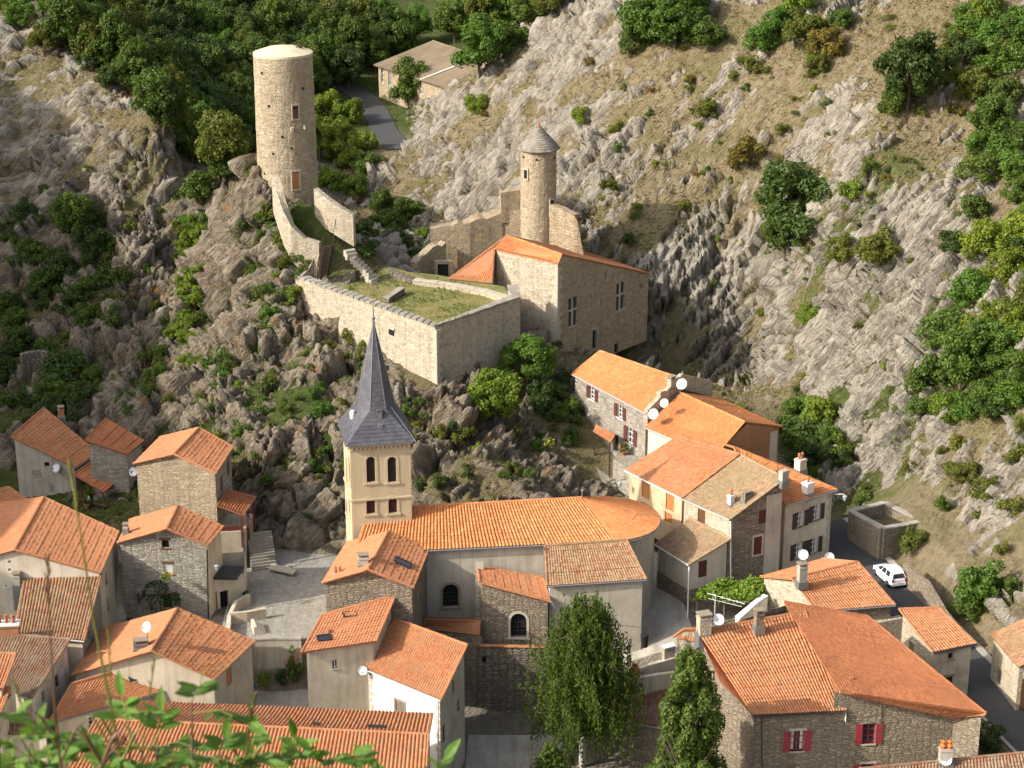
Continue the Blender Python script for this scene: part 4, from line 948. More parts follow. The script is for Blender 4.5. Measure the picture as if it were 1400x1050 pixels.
# ------------------------------------------------------------------ church
church = empty('church', PY(660, 760, 154), 'church with slate spired bell tower and long orange tiled nave ending in a round apse', 'church')
ZE, ZR = 7.2, 9.35
ne0, ne1 = P(485, 757, ZE), P(840, 740, ZE); nr0, nr1 = P(505, 696, ZR), P(796, 680.5, ZR)
nd = flat(ne1 - ne0).normalized(); nn = V(nd.y, -nd.x, 0)
h = House.__new__(House)
def on(hs, root): hs.root.location = root.location; return hs
hw = (nr1 - ne1).dot(-nn)
nb1, nb0 = ne1 - nn * hw * 2, ne0 - nn * hw * 2; nb1.z = nb0.z = ZE
class Sub(House):                        # a block of a larger building: its walls go under the given root
    def __init__(s, root, ring, base, mat, over=.25, drop=.14, mats=None):
        House.__init__(s, 'tmp', 'x', 'x', ring, base, mat, over, drop, mats=mats); bpy.data.objects.remove(s.root); s.root = root
nave = Sub(church, [ne0, ne1, nb1, nb0], -4.0, 'render_grey', over=.35)
nave.win(0, 616, 815, 1.35, 2.25, 'arch', surround='stone_trim_dark', depth=.4)
nave.finish()
rn_ = roof(church, ne0, ne1, nr1, nr0, 'tile_bright', pitch=.31, amp=.085, row=.42, gutter='zinc', verge='l'); roof(church, nb1, nb0, nr0, nr1, 'tile_bright', pitch=.31, amp=.08, row=.42, verge='', ridge=False)
# apse: half round drum and fanned roof
ac = (ne1 + nb1) / 2; ac = V(ac.x, ac.y, 0); R = hw
ap = MB(); NS = 18; a0 = math.atan2(nn.y, nn.x)
for k in range(NS):
    t0, t1 = a0 + math.pi * k / NS, a0 + math.pi * (k + 1) / NS; r_ = R - .4
    ap.face([ac + V(r_ * math.cos(t), r_ * math.sin(t), z) for t, z in ((t0, -2), (t1, -2), (t1, ZE - .1), (t0, ZE - .1))], [(t * r_, z) for t, z in ((t0, -2), (t1, -2), (t1, ZE - .1), (t0, ZE - .1))])
ap.build('apse_wall', M['render_grey'], church)
fan = MB(); nr_ = 13; nct = 62; apexp = V(nr1.x, nr1.y, ZR)
for k in range(nct):
    for i in range(nr_):
        t0, t1 = i / nr_, (i + 1) / nr_; j = rnd.uniform(-.015, .015)
        for q, (s0, s1, h0, h1) in enumerate(((0, .3, 0, .09), (.3, .6, .09, .09), (.6, .8, .09, 0), (.8, 1, 0, 0))):
            def F_(sx, t, hh):
                an = a0 + math.pi * (k + sx) / nct; e_ = ac + V((R + .1) * math.cos(an), (R + .1) * math.sin(an), ZE); return lerp(e_, apexp, t) + V(0, 0, hh * (1 - .75 * t) + .02 + j + (.012 if t == t0 else 0))
            fan.face([F_(s0, t0, h0), F_(s1, t0, h1), F_(s1, t1, h1), F_(s0, t1, h0)], [(k + .02 + .9 * s0, i + .1), (k + .02 + .9 * s1, i + .1), (k + .02 + .9 * s1, i + .9), (k + .02 + .9 * s0, i + .9)])
fan.build('apse_roof', M['tile_bright'], church)
mb = MB(); mb.tube([ac + V((R + .16) * math.cos(a0 + math.pi * k / 24), (R + .16) * math.sin(a0 + math.pi * k / 24), ZE - .08) for k in range(25)], .07, 5); mb.build('gutter', M['zinc'], church)
mb = MB(); mb.tube([apexp, apexp + V(0, 0, .6)], .06, 6); mb.lathe(apexp + V(0, 0, .6), [(.13, 0), (.13, .12), (.02, .22)], 8); mb.build('roof_vent', M['zinc'], church)
# bell tower
TL = P(478, 606, 15.8); 
tc0 = PY(481, 700, 155.1); tc1 = PY(563, 700, 156.1); td = flat(tc1 - tc0).normalized(); tw = flat(tc1 - tc0).length; tn = V(td.y, -td.x, 0)
tq = [V(tc0.x, tc0.y, 16.1), V(tc1.x, tc1.y, 16.1)]; tq += [tq[1] - tn * tw, tq[0] - tn * tw]
tower = Sub(church, tq, -2, 'ashlar', over=0.0, drop=0)
for a, b in ((507, 642), (536, 642)): tower.win(0, a, b, .75, 2.35, 'arch', surround='ashlar', louvre='wood_dark', depth=.4, bars=False)
for a, b in ((507, 692), (537, 691)): tower.win(0, a, b, .75, 1.45, 'arch', surround='ashlar', louvre='wood_maroon', depth=.4, bars=False, pane='wood_maroon')
for a, b in ((474.2, 643), (478, 643)): tower.win(3, a, b, .75, 2.35, 'arch', surround='ashlar', louvre='wood_dark', depth=.4, bars=False)
for a, b in ((474.2, 693), (478, 693)): tower.win(3, a, b, .75, 1.45, 'arch', surround='ashlar', louvre='wood_maroon', depth=.4, bars=False)
tower.finish()
def band(zz, hgt, out, name='string_course'):
    mb = MB(); c = (tq[0] + tq[2]) / 2; mb.cbox(c, td, tn, tw + out * 2, tw + out * 2, zz, zz + hgt); mb.build(name, M['ashlar'], church)
band(10.85, .16, .1); band(15.8, .3, .16, 'cornice'); band(15.5, .1, .05)
for k in range(14):
    for f_ in range(2):
        mb = MB(); q = (lerp(tq[0], tq[1], (k + .5) / 14) + tn * .12) if f_ == 0 else (lerp(tq[3], tq[0], (k + .5) / 14) - td * .12); mb.cbox(q, td, tn, .16, .16, 15.6, 15.8); mb.build('corbel', M['ashlar'], church)
# spire: square skirt broaching into an octagon
sc_ = (tq[0] + tq[2]) / 2; sc_ = V(sc_.x, sc_.y, 0); sp = MB(); hb = tw / 2 + .42; zs0, zs1 = 16.07, 26.05
def sq(k8, s_): 
    an = math.pi / 8 + k8 * math.pi / 4; return (s_ / math.cos(math.pi / 8)) * math.cos(an), (s_ / math.cos(math.pi / 8)) * math.sin(an)
def spt(x, y, z): return sc_ + td * x - tn * y + V(0, 0, z)
ow = 1.62; zo = 18.7
octa = [spt(*sq(k, ow), zo) for k in range(8)]
corn = [spt(hb, hb, zs0), spt(-hb, hb, zs0), spt(-hb, -hb, zs0), spt(hb, -hb, zs0)]
def slate_face(pts):                     # courses of slates: each quad or triangle split in rows with a small step
    a, b = pts[0], pts[1]; top = pts[2:]; t1 = top[0]; t0 = top[-1]; Lr = (t0 - a).length; rows = max(3, int(Lr / .38)); nrm = pnorm(a, b, t1 if (t1 - b).length > .1 else t0)
    if nrm.dot((a + b) / 2 - V(sc_.x, sc_.y, a.z)) < 0: nrm = -nrm
    for i in range(rows):
        v0, v1 = i / rows, (i + 1) / rows; p0, p1, p2, p3 = lerp(a, t0, v0), lerp(b, t1, v0), lerp(b, t1, v1), lerp(a, t0, v1); wd = (p1 - p0).length; nc = max(1, int(round(wd / .42)))
        for k in range(nc):
            u0, u1 = k / nc, (k + 1) / nc; j = nrm * (.028 + rnd.uniform(-.006, .008)); tile = (rnd.randint(0, 90) + .4, rnd.randint(0, 90) + .4)
            sp.face([lerp(p0, p1, u0) + j, lerp(p0, p1, u1) + j, lerp(p3, p2, u1), lerp(p3, p2, u0)], [tile] * 4)
            sp.face([lerp(p0, p1, u0), lerp(p0, p1, u1), lerp(p0, p1, u1) + j, lerp(p0, p1, u0) + j], [tile] * 4)
tip = V(sc_.x, sc_.y, zs1)
for k in range(8): slate_face([octa[k], octa[(k + 1) % 8], lerp(octa[(k + 1) % 8], tip, .97), lerp(octa[k], tip, .97)])
# octa side k spans angles pi/8+k*pi/4 .. ; axis sides are k=1 (+y), 3 (-x), 5 (-y), 7 (+x)
for k, (c0, c1) in {1: (0, 1), 3: (1, 2), 5: (2, 3), 7: (3, 0)}.items(): slate_face([corn[c0], corn[c1], octa[(k + 1) % 8], octa[k]])
for k, c0 in {0: 0, 2: 1, 4: 2, 6: 3}.items(): slate_face([corn[c0], corn[c0] + V(.001, 0, 0), octa[(k + 1) % 8], octa[k]])
spire = sp.build('spire', M['slate'], church)
for k in range(8): mb = MB(); mb.tube([octa[k], lerp(octa[k], tip, .98)], .045, 4); mb.build('hip_flashing', M['zinc'], spire)
for k in range(4): mb = MB(); kk = {0: 0, 1: 2, 2: 4, 3: 6}[k]; mb.tube([corn[k], lerp(octa[kk], octa[(kk + 1) % 8], .5)], .05, 4); mb.build('hip_flashing', M['zinc'], spire)
mb = MB(); mb.lathe(tip - V(0, 0, .35), [(.14, 0), (.09, .5), (.17, .6), (.17, .75), (.06, .85), (.03, 1.6), (.025, 4.2)], 8); mb.build('finial', M['zinc'], spire)
mb = MB(); q = tip + V(0, 0, 3.9); mb.tube([q - V(.45, 0, .5), q + V(.45, 0, -.5)], .025, 4); mb.build('cross_bar', M['zinc'], spire)
q = PY(516, 578, 158.3); mb = MB(); mb.cbox(spt(.1, -1.75, 0), td, tn, .5, .5, 17.65, 18.75); o = mb.build('dormer', M['slate'], spire); mb = MB(); mb.cbox(spt(.1, -2.02, 0), td, tn, .36, .06, 17.75, 18.55); mb.build('dormer_hatch', M['zinc'], o)
mb = MB(); mb.cbox(spt(.1, -2.25, 0), td, tn, .35, .3, 17.3, 17.6); mb.build('zinc_patch', M['zinc'], spire)
q = spt(-2.1, -.9, 17.6); mb = MB(); mb.lathe(q, [(.02, .95), (.2, .9), (.25, .6), (.2, .2), (.05, .05)], 10); mb.tube([q + V(.1, 0, 0), q + V(.4, .2, .2)], .05, 4); mb.build('loudspeaker', M['white_paint'], spire)
# chapels against the south wall
cA_ = House('side_chapel', 'low side chapel with small sloping orange roof and arched window', 'chapel', [P(656, 797, 5.35), P(753, 823, 3.7), P(744, 791, 4.4), P(653, 774, 5.6)], -3, 'stone_brown', over=.2)
cA_.win(0, 709, 855, 1.35, 2.25, 'arch', surround='stone_trim', depth=.35); cA_.finish()
roof(cA_.root, P(753, 823, 3.7), P(743, 789.5, 4.45), P(653, 774, 5.6), P(656, 797, 5.35), 'tile_orange', ridge=True, verge='lr')
cB_ = House('side_chapel', 'square chapel with steep weathered lichen roof beside the apse', 'chapel', [P(748, 800, 5.0), P(883, 792, 5.0), P(862, 739, 7.15), P(746, 747, 7.15)], -3, 'render_old', over=.2, mats={0: 'render_grey', 3: 'render_white'})
cB_.finish(); roof(cB_.root, P(748, 801, 5.0), P(884, 792, 5.0), P(857, 738, 7.3), P(745, 746, 7.3), 'tile_old', pitch=.24, row=.3, amp=.03, gutter='zinc')
bt = House('church_buttress', 'stepped stone buttress of the nave left of the low chapel', 'buttress', [P(650, 778, 5.6), P(661, 778, 5.6), P(661, 766, 6.4), P(650, 766, 6.4)], -3, 'stone_pale', over=0); bt.finish()
mb = MB(); q = bt.pts; mb.face([p_ + V(0, 0, .03) for p_ in q]); mb.build('cap', M['stone_trim'], bt.root)
pipe(church, [PY(754, 822, 150.2), PY(757, 828, 150.1), PY(766, 838, 150.1), PY(767, 872, 150.1)], .08, 'zinc'); pipe(church, [PY(744, 748, 153.4), PY(742, 790, 153.4)], .06, 'zinc'); pipe(church, [PY(579, 752, 152.6), PY(577, 840, 152.6)], .07, 'zinc')
lr = House('lean_to', 'long narrow orange lean-to roof at the foot of the nave wall', 'lean-to', [P(567, 856, .9), P(656, 866, .9), P(657, 848, 2.0), P(580, 845, 2.0)], -4, 'stone_brown', over=.2); lr.finish(); roof(lr.root, P(566, 857, .9), P(656, 867, .9), P(657, 848, 2.0), P(580, 845, 2.0), 'tile_orange')
rw = House('retaining_wall', 'tall dark stone terrace wall with tile coping below the church', 'wall', [P(650, 885, -.3), P(772, 888, -.35), P(772, 884, -.3), P(650, 881, -.3)], -9, 'stone_dark', over=0, drop=0); rw.win(0, 660, 902, .55, .65, 'hole'); rw.finish()
caps(rw.root, P(657, 883, -.2) - rw.root.location, P(770, 886, -.25) - rw.root.location, V(0, 0, 1), 'tile_orange', 'coping_tiles', .2)
rw2 = House('retaining_wall', 'shaded stone wall block between the white house and the terrace wall', 'wall', [P(628, 880, -.2), P(651, 884, -.4), P(651, 872, 0), P(630, 868, .2)], -9, 'stone_brown', over=0); rw2.finish()
# ------------------------------------------------------------------ village houses
def gable(name, label, fL, ap, fR, bR, apb, base, mat, tile, mats=None, bL=None, over=.22, rk={}, tile2=None, **kw):
    """front gable fL-ap-fR, right eave fR-bR, ridge ap-apb"""
    fL, ap, fR, bR, apb = map(Vector, (fL, ap, fR, bR, apb)); bL = Vector(bL) if bL is not None else fL + (apb - ap)
    hs = House(name, label, 'house', [fL, A(ap), fR, bR, A(apb), bL], base, mat, over, mats=mats, **kw)
    hs.R = roof(hs.root, fR, bR, apb, ap, tile, verge='lr', **rk); roof(hs.root, bL, fL, ap, apb, tile2 or tile, verge='lr', **dict(rk, ridge=False)); return hs
def plinth(hs, top, mat, out=.05):       # rough stone lower storey showing below the render
    mb = MB(); ps = [hs.pts[i] for i in hs.cor]; n = len(ps)
    c = sum((flat(q) for q in ps), V(0, 0, 0)) / n; q = [flat(a) + (flat(a) - c).normalized() * out * 1.6 for a in ps]
    for i in range(n):
        a, b = q[i], q[(i + 1) % n]; L = (b - a).length; mb.face([a + V(0, 0, hs.base), b + V(0, 0, hs.base), b + V(0, 0, top), a + V(0, 0, top)], [(i * 9, hs.base), (i * 9 + L, hs.base), (i * 9 + L, top), (i * 9, top)])
    mb.face([a + V(0, 0, top) for a in q]); mb.build('plinth', M[mat], hs.root)
def post(root, p, z0, z1, w=.16, mat='wood_brown', name='post'):
    mb = MB(); mb.cbox(p, V(1, 0, 0), V(0, 1, 0), w, w, z0, z1); return mb.build(name, M[mat], root)
def block(root, a, b, c, d, z0, z1, mat, name='wall'):   # low block on four plan points
    mb = MB(); q = [flat(x) for x in (a, b, c, d)]; u = 0
    for i in range(4):
        e, f = q[i], q[(i + 1) % 4]; L = (f - e).length; mb.face([e + V(0, 0, z0), f + V(0, 0, z0), f + V(0, 0, z1), e + V(0, 0, z1)], [(u, z0), (u + L, z0), (u + L, z1), (u, z1)]); u += L
    mb.face([x + V(0, 0, z1) for x in q], [(x.x, x.y) for x in q]); return mb.build(name, M[mat], root)
def lamp(root, p, out, mat='dark_metal'):
    out = Vector(out).normalized(); mb = MB(); mb.tube([p, p + out * .7 + V(0, 0, .15), p + out * .9], .035, 5); o = mb.build('street_lamp', M[mat], root)
    g = MB(); g.lathe(p + out * .9 - V(0, 0, .5), [(.02, 0), (.12, .05), (.2, .4), (.22, .45), (.05, .55)], 8); g.build('lantern', M['lamp_glass'], o)
def box_thing(name, label, cat, p, u, sx, sy, sz, mat, group=None):
    root = empty(name, p, label, cat, group); return root
TP = dict(pitch=.29, amp=.03, row=.36)   # flat interlocking tiles
TB = dict(pitch=.26, amp=.06, row=.36)

# ---- left hamlet
L1 = House('village_house', 'pale rendered house at the far left edge with orange single-pitch roof and round dish', 'house', [P(15, 597, 7.8), P(103, 639, 4.7), P(133, 619, 4.7), P(60, 558, 7.8)], .3, 'render_grey')
L1.win(0, 64, 635, .5, .5, 'hole', lintel='stone_trim'); L1.finish()
R_ = roof(L1.root, P(103, 639, 4.7), P(133, 619, 4.7), P(60, 558, 7.8), P(15, 597, 7.8), 'tile_orange', verge='lr', gutter='pipe', **TB)
n1 = pnorm(P(103, 639, 4.7), P(133, 619, 4.7), P(60, 558, 7.8)); chimney(L1.root, hit(84, 570, P(60, 558, 7.8), n1), V(1, .3, 0), .55, .55, .9, 'brick_red')
dish(L1.root, L1.at(0, 78, 638, .35), SAT, .5, back=L1.at(0, 78, 639, 0))
for a, b, sx, sz in ((50, 648, .9, .8), (70, 666, .5, .9)):
    q = L1.at(0, a, b, .012); mb = MB(); mb.cbox(q, L1.wall(0)[1], V(0, 1, 0), sx, .012, q.z - sz / 2, q.z + sz / 2); mb.build('plaster_patch', M['stone_grey'], L1.root)
L2 = House('village_house', 'narrow stone house with orange single-pitch roof squeezed between two left houses', 'house', [P(117, 602, 8.2), P(175, 621, 6.8), P(197, 603, 6.8), P(145, 573, 8.2)], .3, 'stone_grey', mats={1: 'render_grey'})
L2.finish(); roof(L2.root, P(175, 621, 6.8), P(197, 603, 6.8), P(145, 573, 8.2), P(117, 602, 8.2), 'tile_brown', verge='lr', **TB)
dish(L2.root, P(182, 645, 5.2), V(-.2, -.9, .4), .5, back=P(176, 648, 5.2) + V(0, .6, 0))
mb = MB(); q = P(152, 570, 8.3); mb.tube([q, q + V(0, 0, .7)], .12, 8); mb.build('flue', M['zinc'], L2.root)
pr = empty('wooden_balcony', P(135, 700, 1.0), 'dark wooden balcony under a small orange roof on the far left', 'balcony')
ph0, ph1, pl1, pl0 = P(101, 649, 4.6), P(129, 629, 4.6), P(171, 648, 3.6), P(143, 673, 3.6)
roof(pr, pl0, pl1, ph1, ph0, 'tile_brown', verge='lr', **TB)
for q in (pl0 + V(-.2, .2, 0), lerp(pl0, pl1, .5) + V(-.2, 0, 0), lerp(ph0, pl0, .2)): post(pr, q, .2, 3.5, .18)
block(pr, ph0 + V(.2, .2, 0), pl0 + V(-.1, .2, 0), pl1, ph1, -.2, 1.25, 'stone_brown', 'balcony_base')
mb = MB(); a, b = P(108, 700, 1.3), P(140, 712, 1.3)
for k in range(9): 
    q = lerp(ph0, pl0, (k + .5) / 9); pb = MB(); pb.cbox(q + V(0, -.05, 0), V(1, 0, 0), V(0, 1, 0), .12, .05, 1.25, 2.15); pb.build('baluster', M['wood_dark'], pr)
mb.tube([flat(ph0) + V(0, -.05, 2.2), flat(pl0) + V(0, -.05, 2.2)], .06, 5); mb.build('handrail', M['wood_brown'], pr)
L3 = gable('village_house', 'tall stone gabled house of the left hamlet standing against the crag', P(182, 634, 9.8), P(238, 621, 11.2), P(296, 647, 9.7), P(319, 611, 9.7), P(272, 585, 11.2), 1.5, 'stone_buff', 'tile_pale', rk=TP, tile2='tile_pale', mats={1: 'stone_grey'})
L3.win(1, 303, 662, .9, 1.5, 'shut', col='wood_brown'); L3.win(1, 312, 640, .9, 1.5, 'shut', col='wood_brown'); L3.finish()
pr = empty('covered_terrace', P(320, 740, 1), 'pale rendered terrace block with orange porch roof on brown posts in the left hamlet', 'terrace')
ph0, ph1, pl1, pl0 = P(297, 691, 6.6), P(310, 670, 6.9), P(349, 680, 6.0), P(333, 704, 5.8)
roof(pr, ph0, pl0, pl1, ph1, 'tile_brown', verge='lr', **TB)
for q in (pl0 + V(-.25, .2, 0), pl1 + V(-.2, -.1, 0), lerp(pl0, pl1, .5) + V(-.2, 0, 0)): post(pr, q, 2.5, 5.8, .2, 'wood_maroon')
block(pr, P(297, 728, 3.9) , P(333, 726, 3.9), P(348, 702, 3.9), P(312, 702, 3.9), -.5, 3.9, 'render_beige', 'terrace_base'); block(pr, P(299, 727, 3.9), P(333, 725, 3.9), P(333, 724, 3.9), P(299, 726, 3.9), 3.92, 4.35, 'wood_maroon', 'parapet')
L4 = gable('village_house', 'pale rubble stone gabled house with small deep windows and a climbing plant', P(160, 742, 7.0), P(228, 723, 8.6), P(284, 746, 6.9), P(306, 720, 6.9), P(243, 692, 8.6), -.4, 'stone_grey', 'tile_pale', rk=TP, mats={1: 'render_beige'})
L4.win(0, 226, 744, .65, .75, 'hole', lintel='wood_brown'); L4.win(0, 230, 778, .75, 1.0, 'shut', col='curtain', lintel='wood_brown', leaves=1); L4.win(0, 229, 822, .85, 1.2, 'plain', frame='wood_brown', lintel='wood_brown'); L4.finish()
lamp(L4.root, P(284, 770, 5.2), V(.9, -.4, 0)); pipe(L4.root, [P(283, 752, 6.6), P(285, 845, 0)], .07, 'dark_metal')
q = P(172, 724, 7.6); chimney(L4.root, q, V(1, 0, 0), .35, .35, .35, 'concrete', cap=True)
an = House('annex', 'low pale annex with flat dark porch slab beside the rubble stone house', 'annex', [P(286, 792, 3.0), P(333, 782, 3.0), P(336, 752, 3.2), P(300, 755, 3.2)], -.4, 'render_pale', over=0)
an.win(0, 307, 824, .75, 2.3, 'hole'); an.win(0, 291, 824, .5, 2.0, 'door', col='wood_brown'); an.finish()
block(an.root, P(292, 789, 3.3), P(324, 790, 3.3), P(332, 774, 3.3), P(304, 773, 3.3), 3.06, 3.3, 'dark_metal', 'porch_slab'); post(an.root, P(336, 810, 1.0), -.2, 1.1, .5, 'dark_metal', 'bin')
pipe(an.root, [P(333, 728, 3.9), P(335, 800, 0.4)], .06, 'dark_metal')
# big left house
a5, b5, r5, e5 = P(138, 783, 6.7), P(163, 727, 6.7), P(60, 680, 8.8), P(20, 752, 8.8)
L5 = gable('village_house', 'wide house with smooth orange gabled roof cut by the left edge of the view', e5 * 2 - a5 + V(0, 0, -4.2 + 0), e5, a5, b5, r5, -1, 'render_pale', 'tile_pale', bL=r5 * 2 - b5 + V(0, 0, -4.2), rk=TP, mats={1: 'render_beige'})
L5.win(1, 145, 790, .7, 1.1, 'plain', frame='wood_brown'); L5.win(1, 148, 825, .7, 1.1, 'plain', frame='wood_brown'); L5.win(0, 13, 768, .22, .22, 'hole'); L5.win(0, 13, 779, .22, .22, 'hole'); L5.finish()
chimney(L5.root, P(24, 800, 5.6), V(1, 0, 0), .55, .5, .95, 'concrete', low=2.2); dish(L5.root, P(9, 799, 5.5), V(.1, -.9, .4), .42, back=P(9, 799, 5.5) + V(0, .9, 0))
q = P(59, 763, 7.35); mb = MB(); mb.cbox(q, V(1, .3, 0), V(-.3, 1, 0), .3, .4, q.z - .1, q.z + .3); mb.build('roof_vent', M['dark_metal'], L5.root)
rr0 = P(-20, 668, 9.0)
L5c = House('village_house', 'orange roof corner at the left edge below the rendered house', 'house', [P(-60, 735, 6.3), P(46, 684, 6.4), P(10, 668, 7.4), P(-60, 690, 7.6)], 0, 'render_beige'); L5c.finish(); roof(L5c.root, P(-45, 716, 6.2), P(50, 692, 6.5), P(12, 666, 7.6), P(-45, 680, 7.6), 'tile_orange', **TB)
L5b = House('village_house', 'lower house front with mossy old curved tile roof sloping towards the viewer on the left', 'house', [P(22, 866, 4.3), P(115, 876, 4.3), P(139, 785, 6.3), P(37, 781, 6.3)], -3.5, 'render_beige', mats={1: 'stone_grey'})
L5b.win(1, 122, 868, .5, .9, 'hole'); L5b.finish(); roof(L5b.root, P(20, 867, 4.3), P(115, 876, 4.3), P(139, 785, 6.3), P(35, 781, 6.3), 'tile_old', verge='lr', gutter='pipe', pitch=.27, amp=.08, row=.4)
L6 = House('village_house', 'old house with dark mottled tile roof near the left edge under a brick chimney', 'house', [P(-40, 930, 3.2), P(43, 955, 3.2), P(96, 874, 5.0), P(-20, 864, 5.0)], -5, 'render_beige', mats={1: 'render_old'})
L6.win(1, 60, 952, .6, 1.0, 'hole'); L6.win(1, 78, 930, .6, 1.0, 'plain', frame='wood_brown'); L6.finish(); roof(L6.root, P(-40, 930, 3.2), P(43, 955, 3.2), P(96, 874, 5.0), P(-20, 864, 5.0), 'tile_dirty', verge='lr', gutter='pipe', **TB)
n1 = pnorm(P(-40, 930, 3.2), P(43, 955, 3.2), P(96, 874, 5.0)); q = hit(10, 874, P(43, 955, 3.2), n1)
ch = chimney(L6.root, q, V(1, .1, 0), 2.0, .8, 1.35, 'brick_red', pots=0, cap=False); mb = MB(); mb.cbox(q, V(1, .1, 0), V(-.1, 1, 0), 2.2, 1.0, q.z + 1.35, q.z + 1.5); mb.build('chimney_cap', M['white_paint'], ch)
for dx in (-.5, .05, .6):
    mb = MB(); mb.lathe(q + V(dx, 0, 1.5), [(.16, 0), (.13, .5), (.17, .55), (.15, .7), (.02, .7)], 9); mb.build('chimney_pot', M['terracotta'], ch)
L7 = House('village_house', 'small roof slope with orange tiles above a beige wall at the left edge', 'house', [P(-50, 940, 6.0), P(4, 942, 6.0), P(21, 895, 7.4), P(-40, 892, 7.4)], -5, 'render_beige'); L7.win(1, 12, 945, .5, .9, 'plain'); L7.finish(); roof(L7.root, P(-50, 940, 6.0), P(4, 942, 6.0), P(22, 894, 7.4), P(-40, 891, 7.4), 'tile_orange', verge='lr', **TB)
L7b = House('lean_to', 'lower orange tiled lean-to below the small roof at the left edge', 'lean-to', [P(-50, 975, 4.4), P(0, 977, 4.4), P(14, 941, 5.6), P(-40, 938, 5.6)], -5, 'render_beige'); L7b.finish(); roof(L7b.root, P(-50, 975, 4.4), P(0, 977, 4.4), P(14, 941, 5.6), P(-40, 938, 5.6), 'tile_orange', verge='lr', **TB)
L7c = House('lean_to', 'low brown tiled lean-to at the bottom left between beige walls', 'lean-to', [P(-10, 1003, 2.0), P(66, 1006, 2.0), P(66, 985, 2.7), P(-8, 983, 2.7)], -5, 'render_beige'); L7c.finish(); roof(L7c.root, P(-10, 1003, 2.0), P(66, 1006, 2.0), P(66, 985, 2.7), P(-8, 983, 2.7), 'tile_dirty', **TB)
L8 = gable('village_house', 'gabled house with dish on a mast above its chimney, left of the patio', P(98, 923, 2.5), P(207, 890, 5.0), P(294, 929, 2.5), P(349, 877, 2.5), P(243, 832, 5.0), -6, 'render_beige', 'tile_orange', bL=P(140, 860, 2.5), rk=TB, tile2='tile_pale', mats={1: 'render_grey'})
L8.win(1, 313, 925, .9, 1.5, 'shut', col='wood_orange', lintel='stone_trim'); L8.finish()
n1 = pnorm(P(140, 860, 2.5), P(98, 923, 2.5), P(207, 890, 5.0)); q = hit(193, 886, P(207, 890, 5.0), n1); chimney(L8.root, q, V(1, .2, 0), 1.1, .6, .55, 'zinc'); dish(L8.root, q + V(.55, -.1, 1.9), SAT, .5, mast=q + V(.6, 0, .1))
L9 = House('village_house', 'house with single pale orange slope and dark stone right gable above the green leaves', 'house', [P(67, 988, 1.2), P(236, 941, 1.2), P(284, 880, 2.7), P(98, 935, 2.7)], -6, 'render_pale', mats={1: 'stone_dark'})
L9.win(0, 128, 988, .8, 1.1, 'plain', lintel='render_white'); L9.win(0, 124, 1018, .7, 1.0, 'plain'); L9.win(0, 155, 975, .5, .9, 'hole'); L9.finish()
roof(L9.root, P(66, 989, 1.2), P(238, 941, 1.2), P(285, 880, 2.7), P(98, 935, 2.7), 'tile_pale', verge='lr', gutter='zinc', **TP)
q = P(262, 895, 2.55); chimney(L9.root, q, V(1, .4, 0), .45, .4, .7, 'terracotta'); mb = MB(); mb.box(q + V(.15, .2, .3), V(.9, .35, 0), V(.3, -.75, .15), V(0, 0, .05)); mb.build('white_board', M['white_paint'], L9.root)
n1 = pnorm(P(67, 988, 1.2), P(236, 941, 1.2), P(98, 935, 2.7)); skylight(L9.root, hit(182, 928, P(236, 941, 1.2), n1), P(236, 941, 1.2) - P(67, 988, 1.2), n1, .7, .5)
r0, r1 = P(130, 983, 4.0), P(586, 1004, 4.0); b0, b1 = P(170, 958, 2.6), P(591, 976, 2.6); sx_ = r1 - b1
L10 = House('village_house', 'long low house with ribbed orange ridge roof across the bottom behind the green leaves', 'house', [r0 + (r0 - b0) * 1.2 + V(0, 0, -2.8 - .3), r1 + sx_ * 1.2 + V(0, 0, -2.8 - .3), A(r1), b1, b0, A(r0)], -7, 'render_beige'); L10.finish()
f0, f1 = L10.eave[0], L10.eave[1]
roof(L10.root, f0, f1, r1, r0, 'tile_orange', verge='r', pitch=.3, amp=.08, row=.4); roof(L10.root, b1, b0, r0, r1, 'tile_orange', verge='l', ridge=False, pitch=.3, amp=.08, row=.4)
n1 = pnorm(b1, b0, r0); skylight(L10.root, hit(515, 995, r1, n1), r1 - r0, n1, 1.3, .55); skylight(L10.root, hit(432, 991, r1, n1), r1 - r0, n1, .5, .35)
# ---- centre houses
C1 = gable('village_house', 'stone gabled house with roof window standing against the nave of the church', P(440, 797, 7.1), P(503, 779, 8.7), P(566, 803, 7.1), P(588, 748, 7.1), P(530, 728, 8.7), -1, 'stone_brown', 'tile_pale', bL=P(473, 742, 7.1), rk=TP, tile2='tile_pale')
C1.win(1, 575, 815, .4, .4, 'hole'); C1.finish(); n1 = pnorm(P(566, 803, 7.1), P(588, 748, 7.1), P(530, 728, 8.7)); skylight(C1.root, hit(550, 770, P(566, 803, 7.1), n1), P(588, 748, 7.1) - P(566, 803, 7.1), n1, .95, 1.5)
n1 = pnorm(P(440, 797, 7.1), P(503, 779, 8.7), P(530, 728, 8.7)); chimney(C1.root, hit(497, 772, P(503, 779, 8.7), n1), V(1, .1, 0), .8, .55, .75, 'concrete', cap=True)
q = P(463, 829, 4.4); chimney(C1.root, q, V(1, .1, 0), .72, .6, 3.1, 'concrete', pots=2, cap=False, low=2); dish(C1.root, P(511, 815, 5.6), V(-.05, -.9, .35), .45, back=P(513, 812, 5.6) + V(0, .5, 0))
C2 = House('village_house', 'beige rendered house with smooth pale single-pitch roof and two roof windows', 'house', [P(413, 891, 4.4), P(513, 877, 4.4), P(540, 815, 6.0), P(440, 842, 5.4)], -6, 'render_beige', mats={1: 'render_grey'})
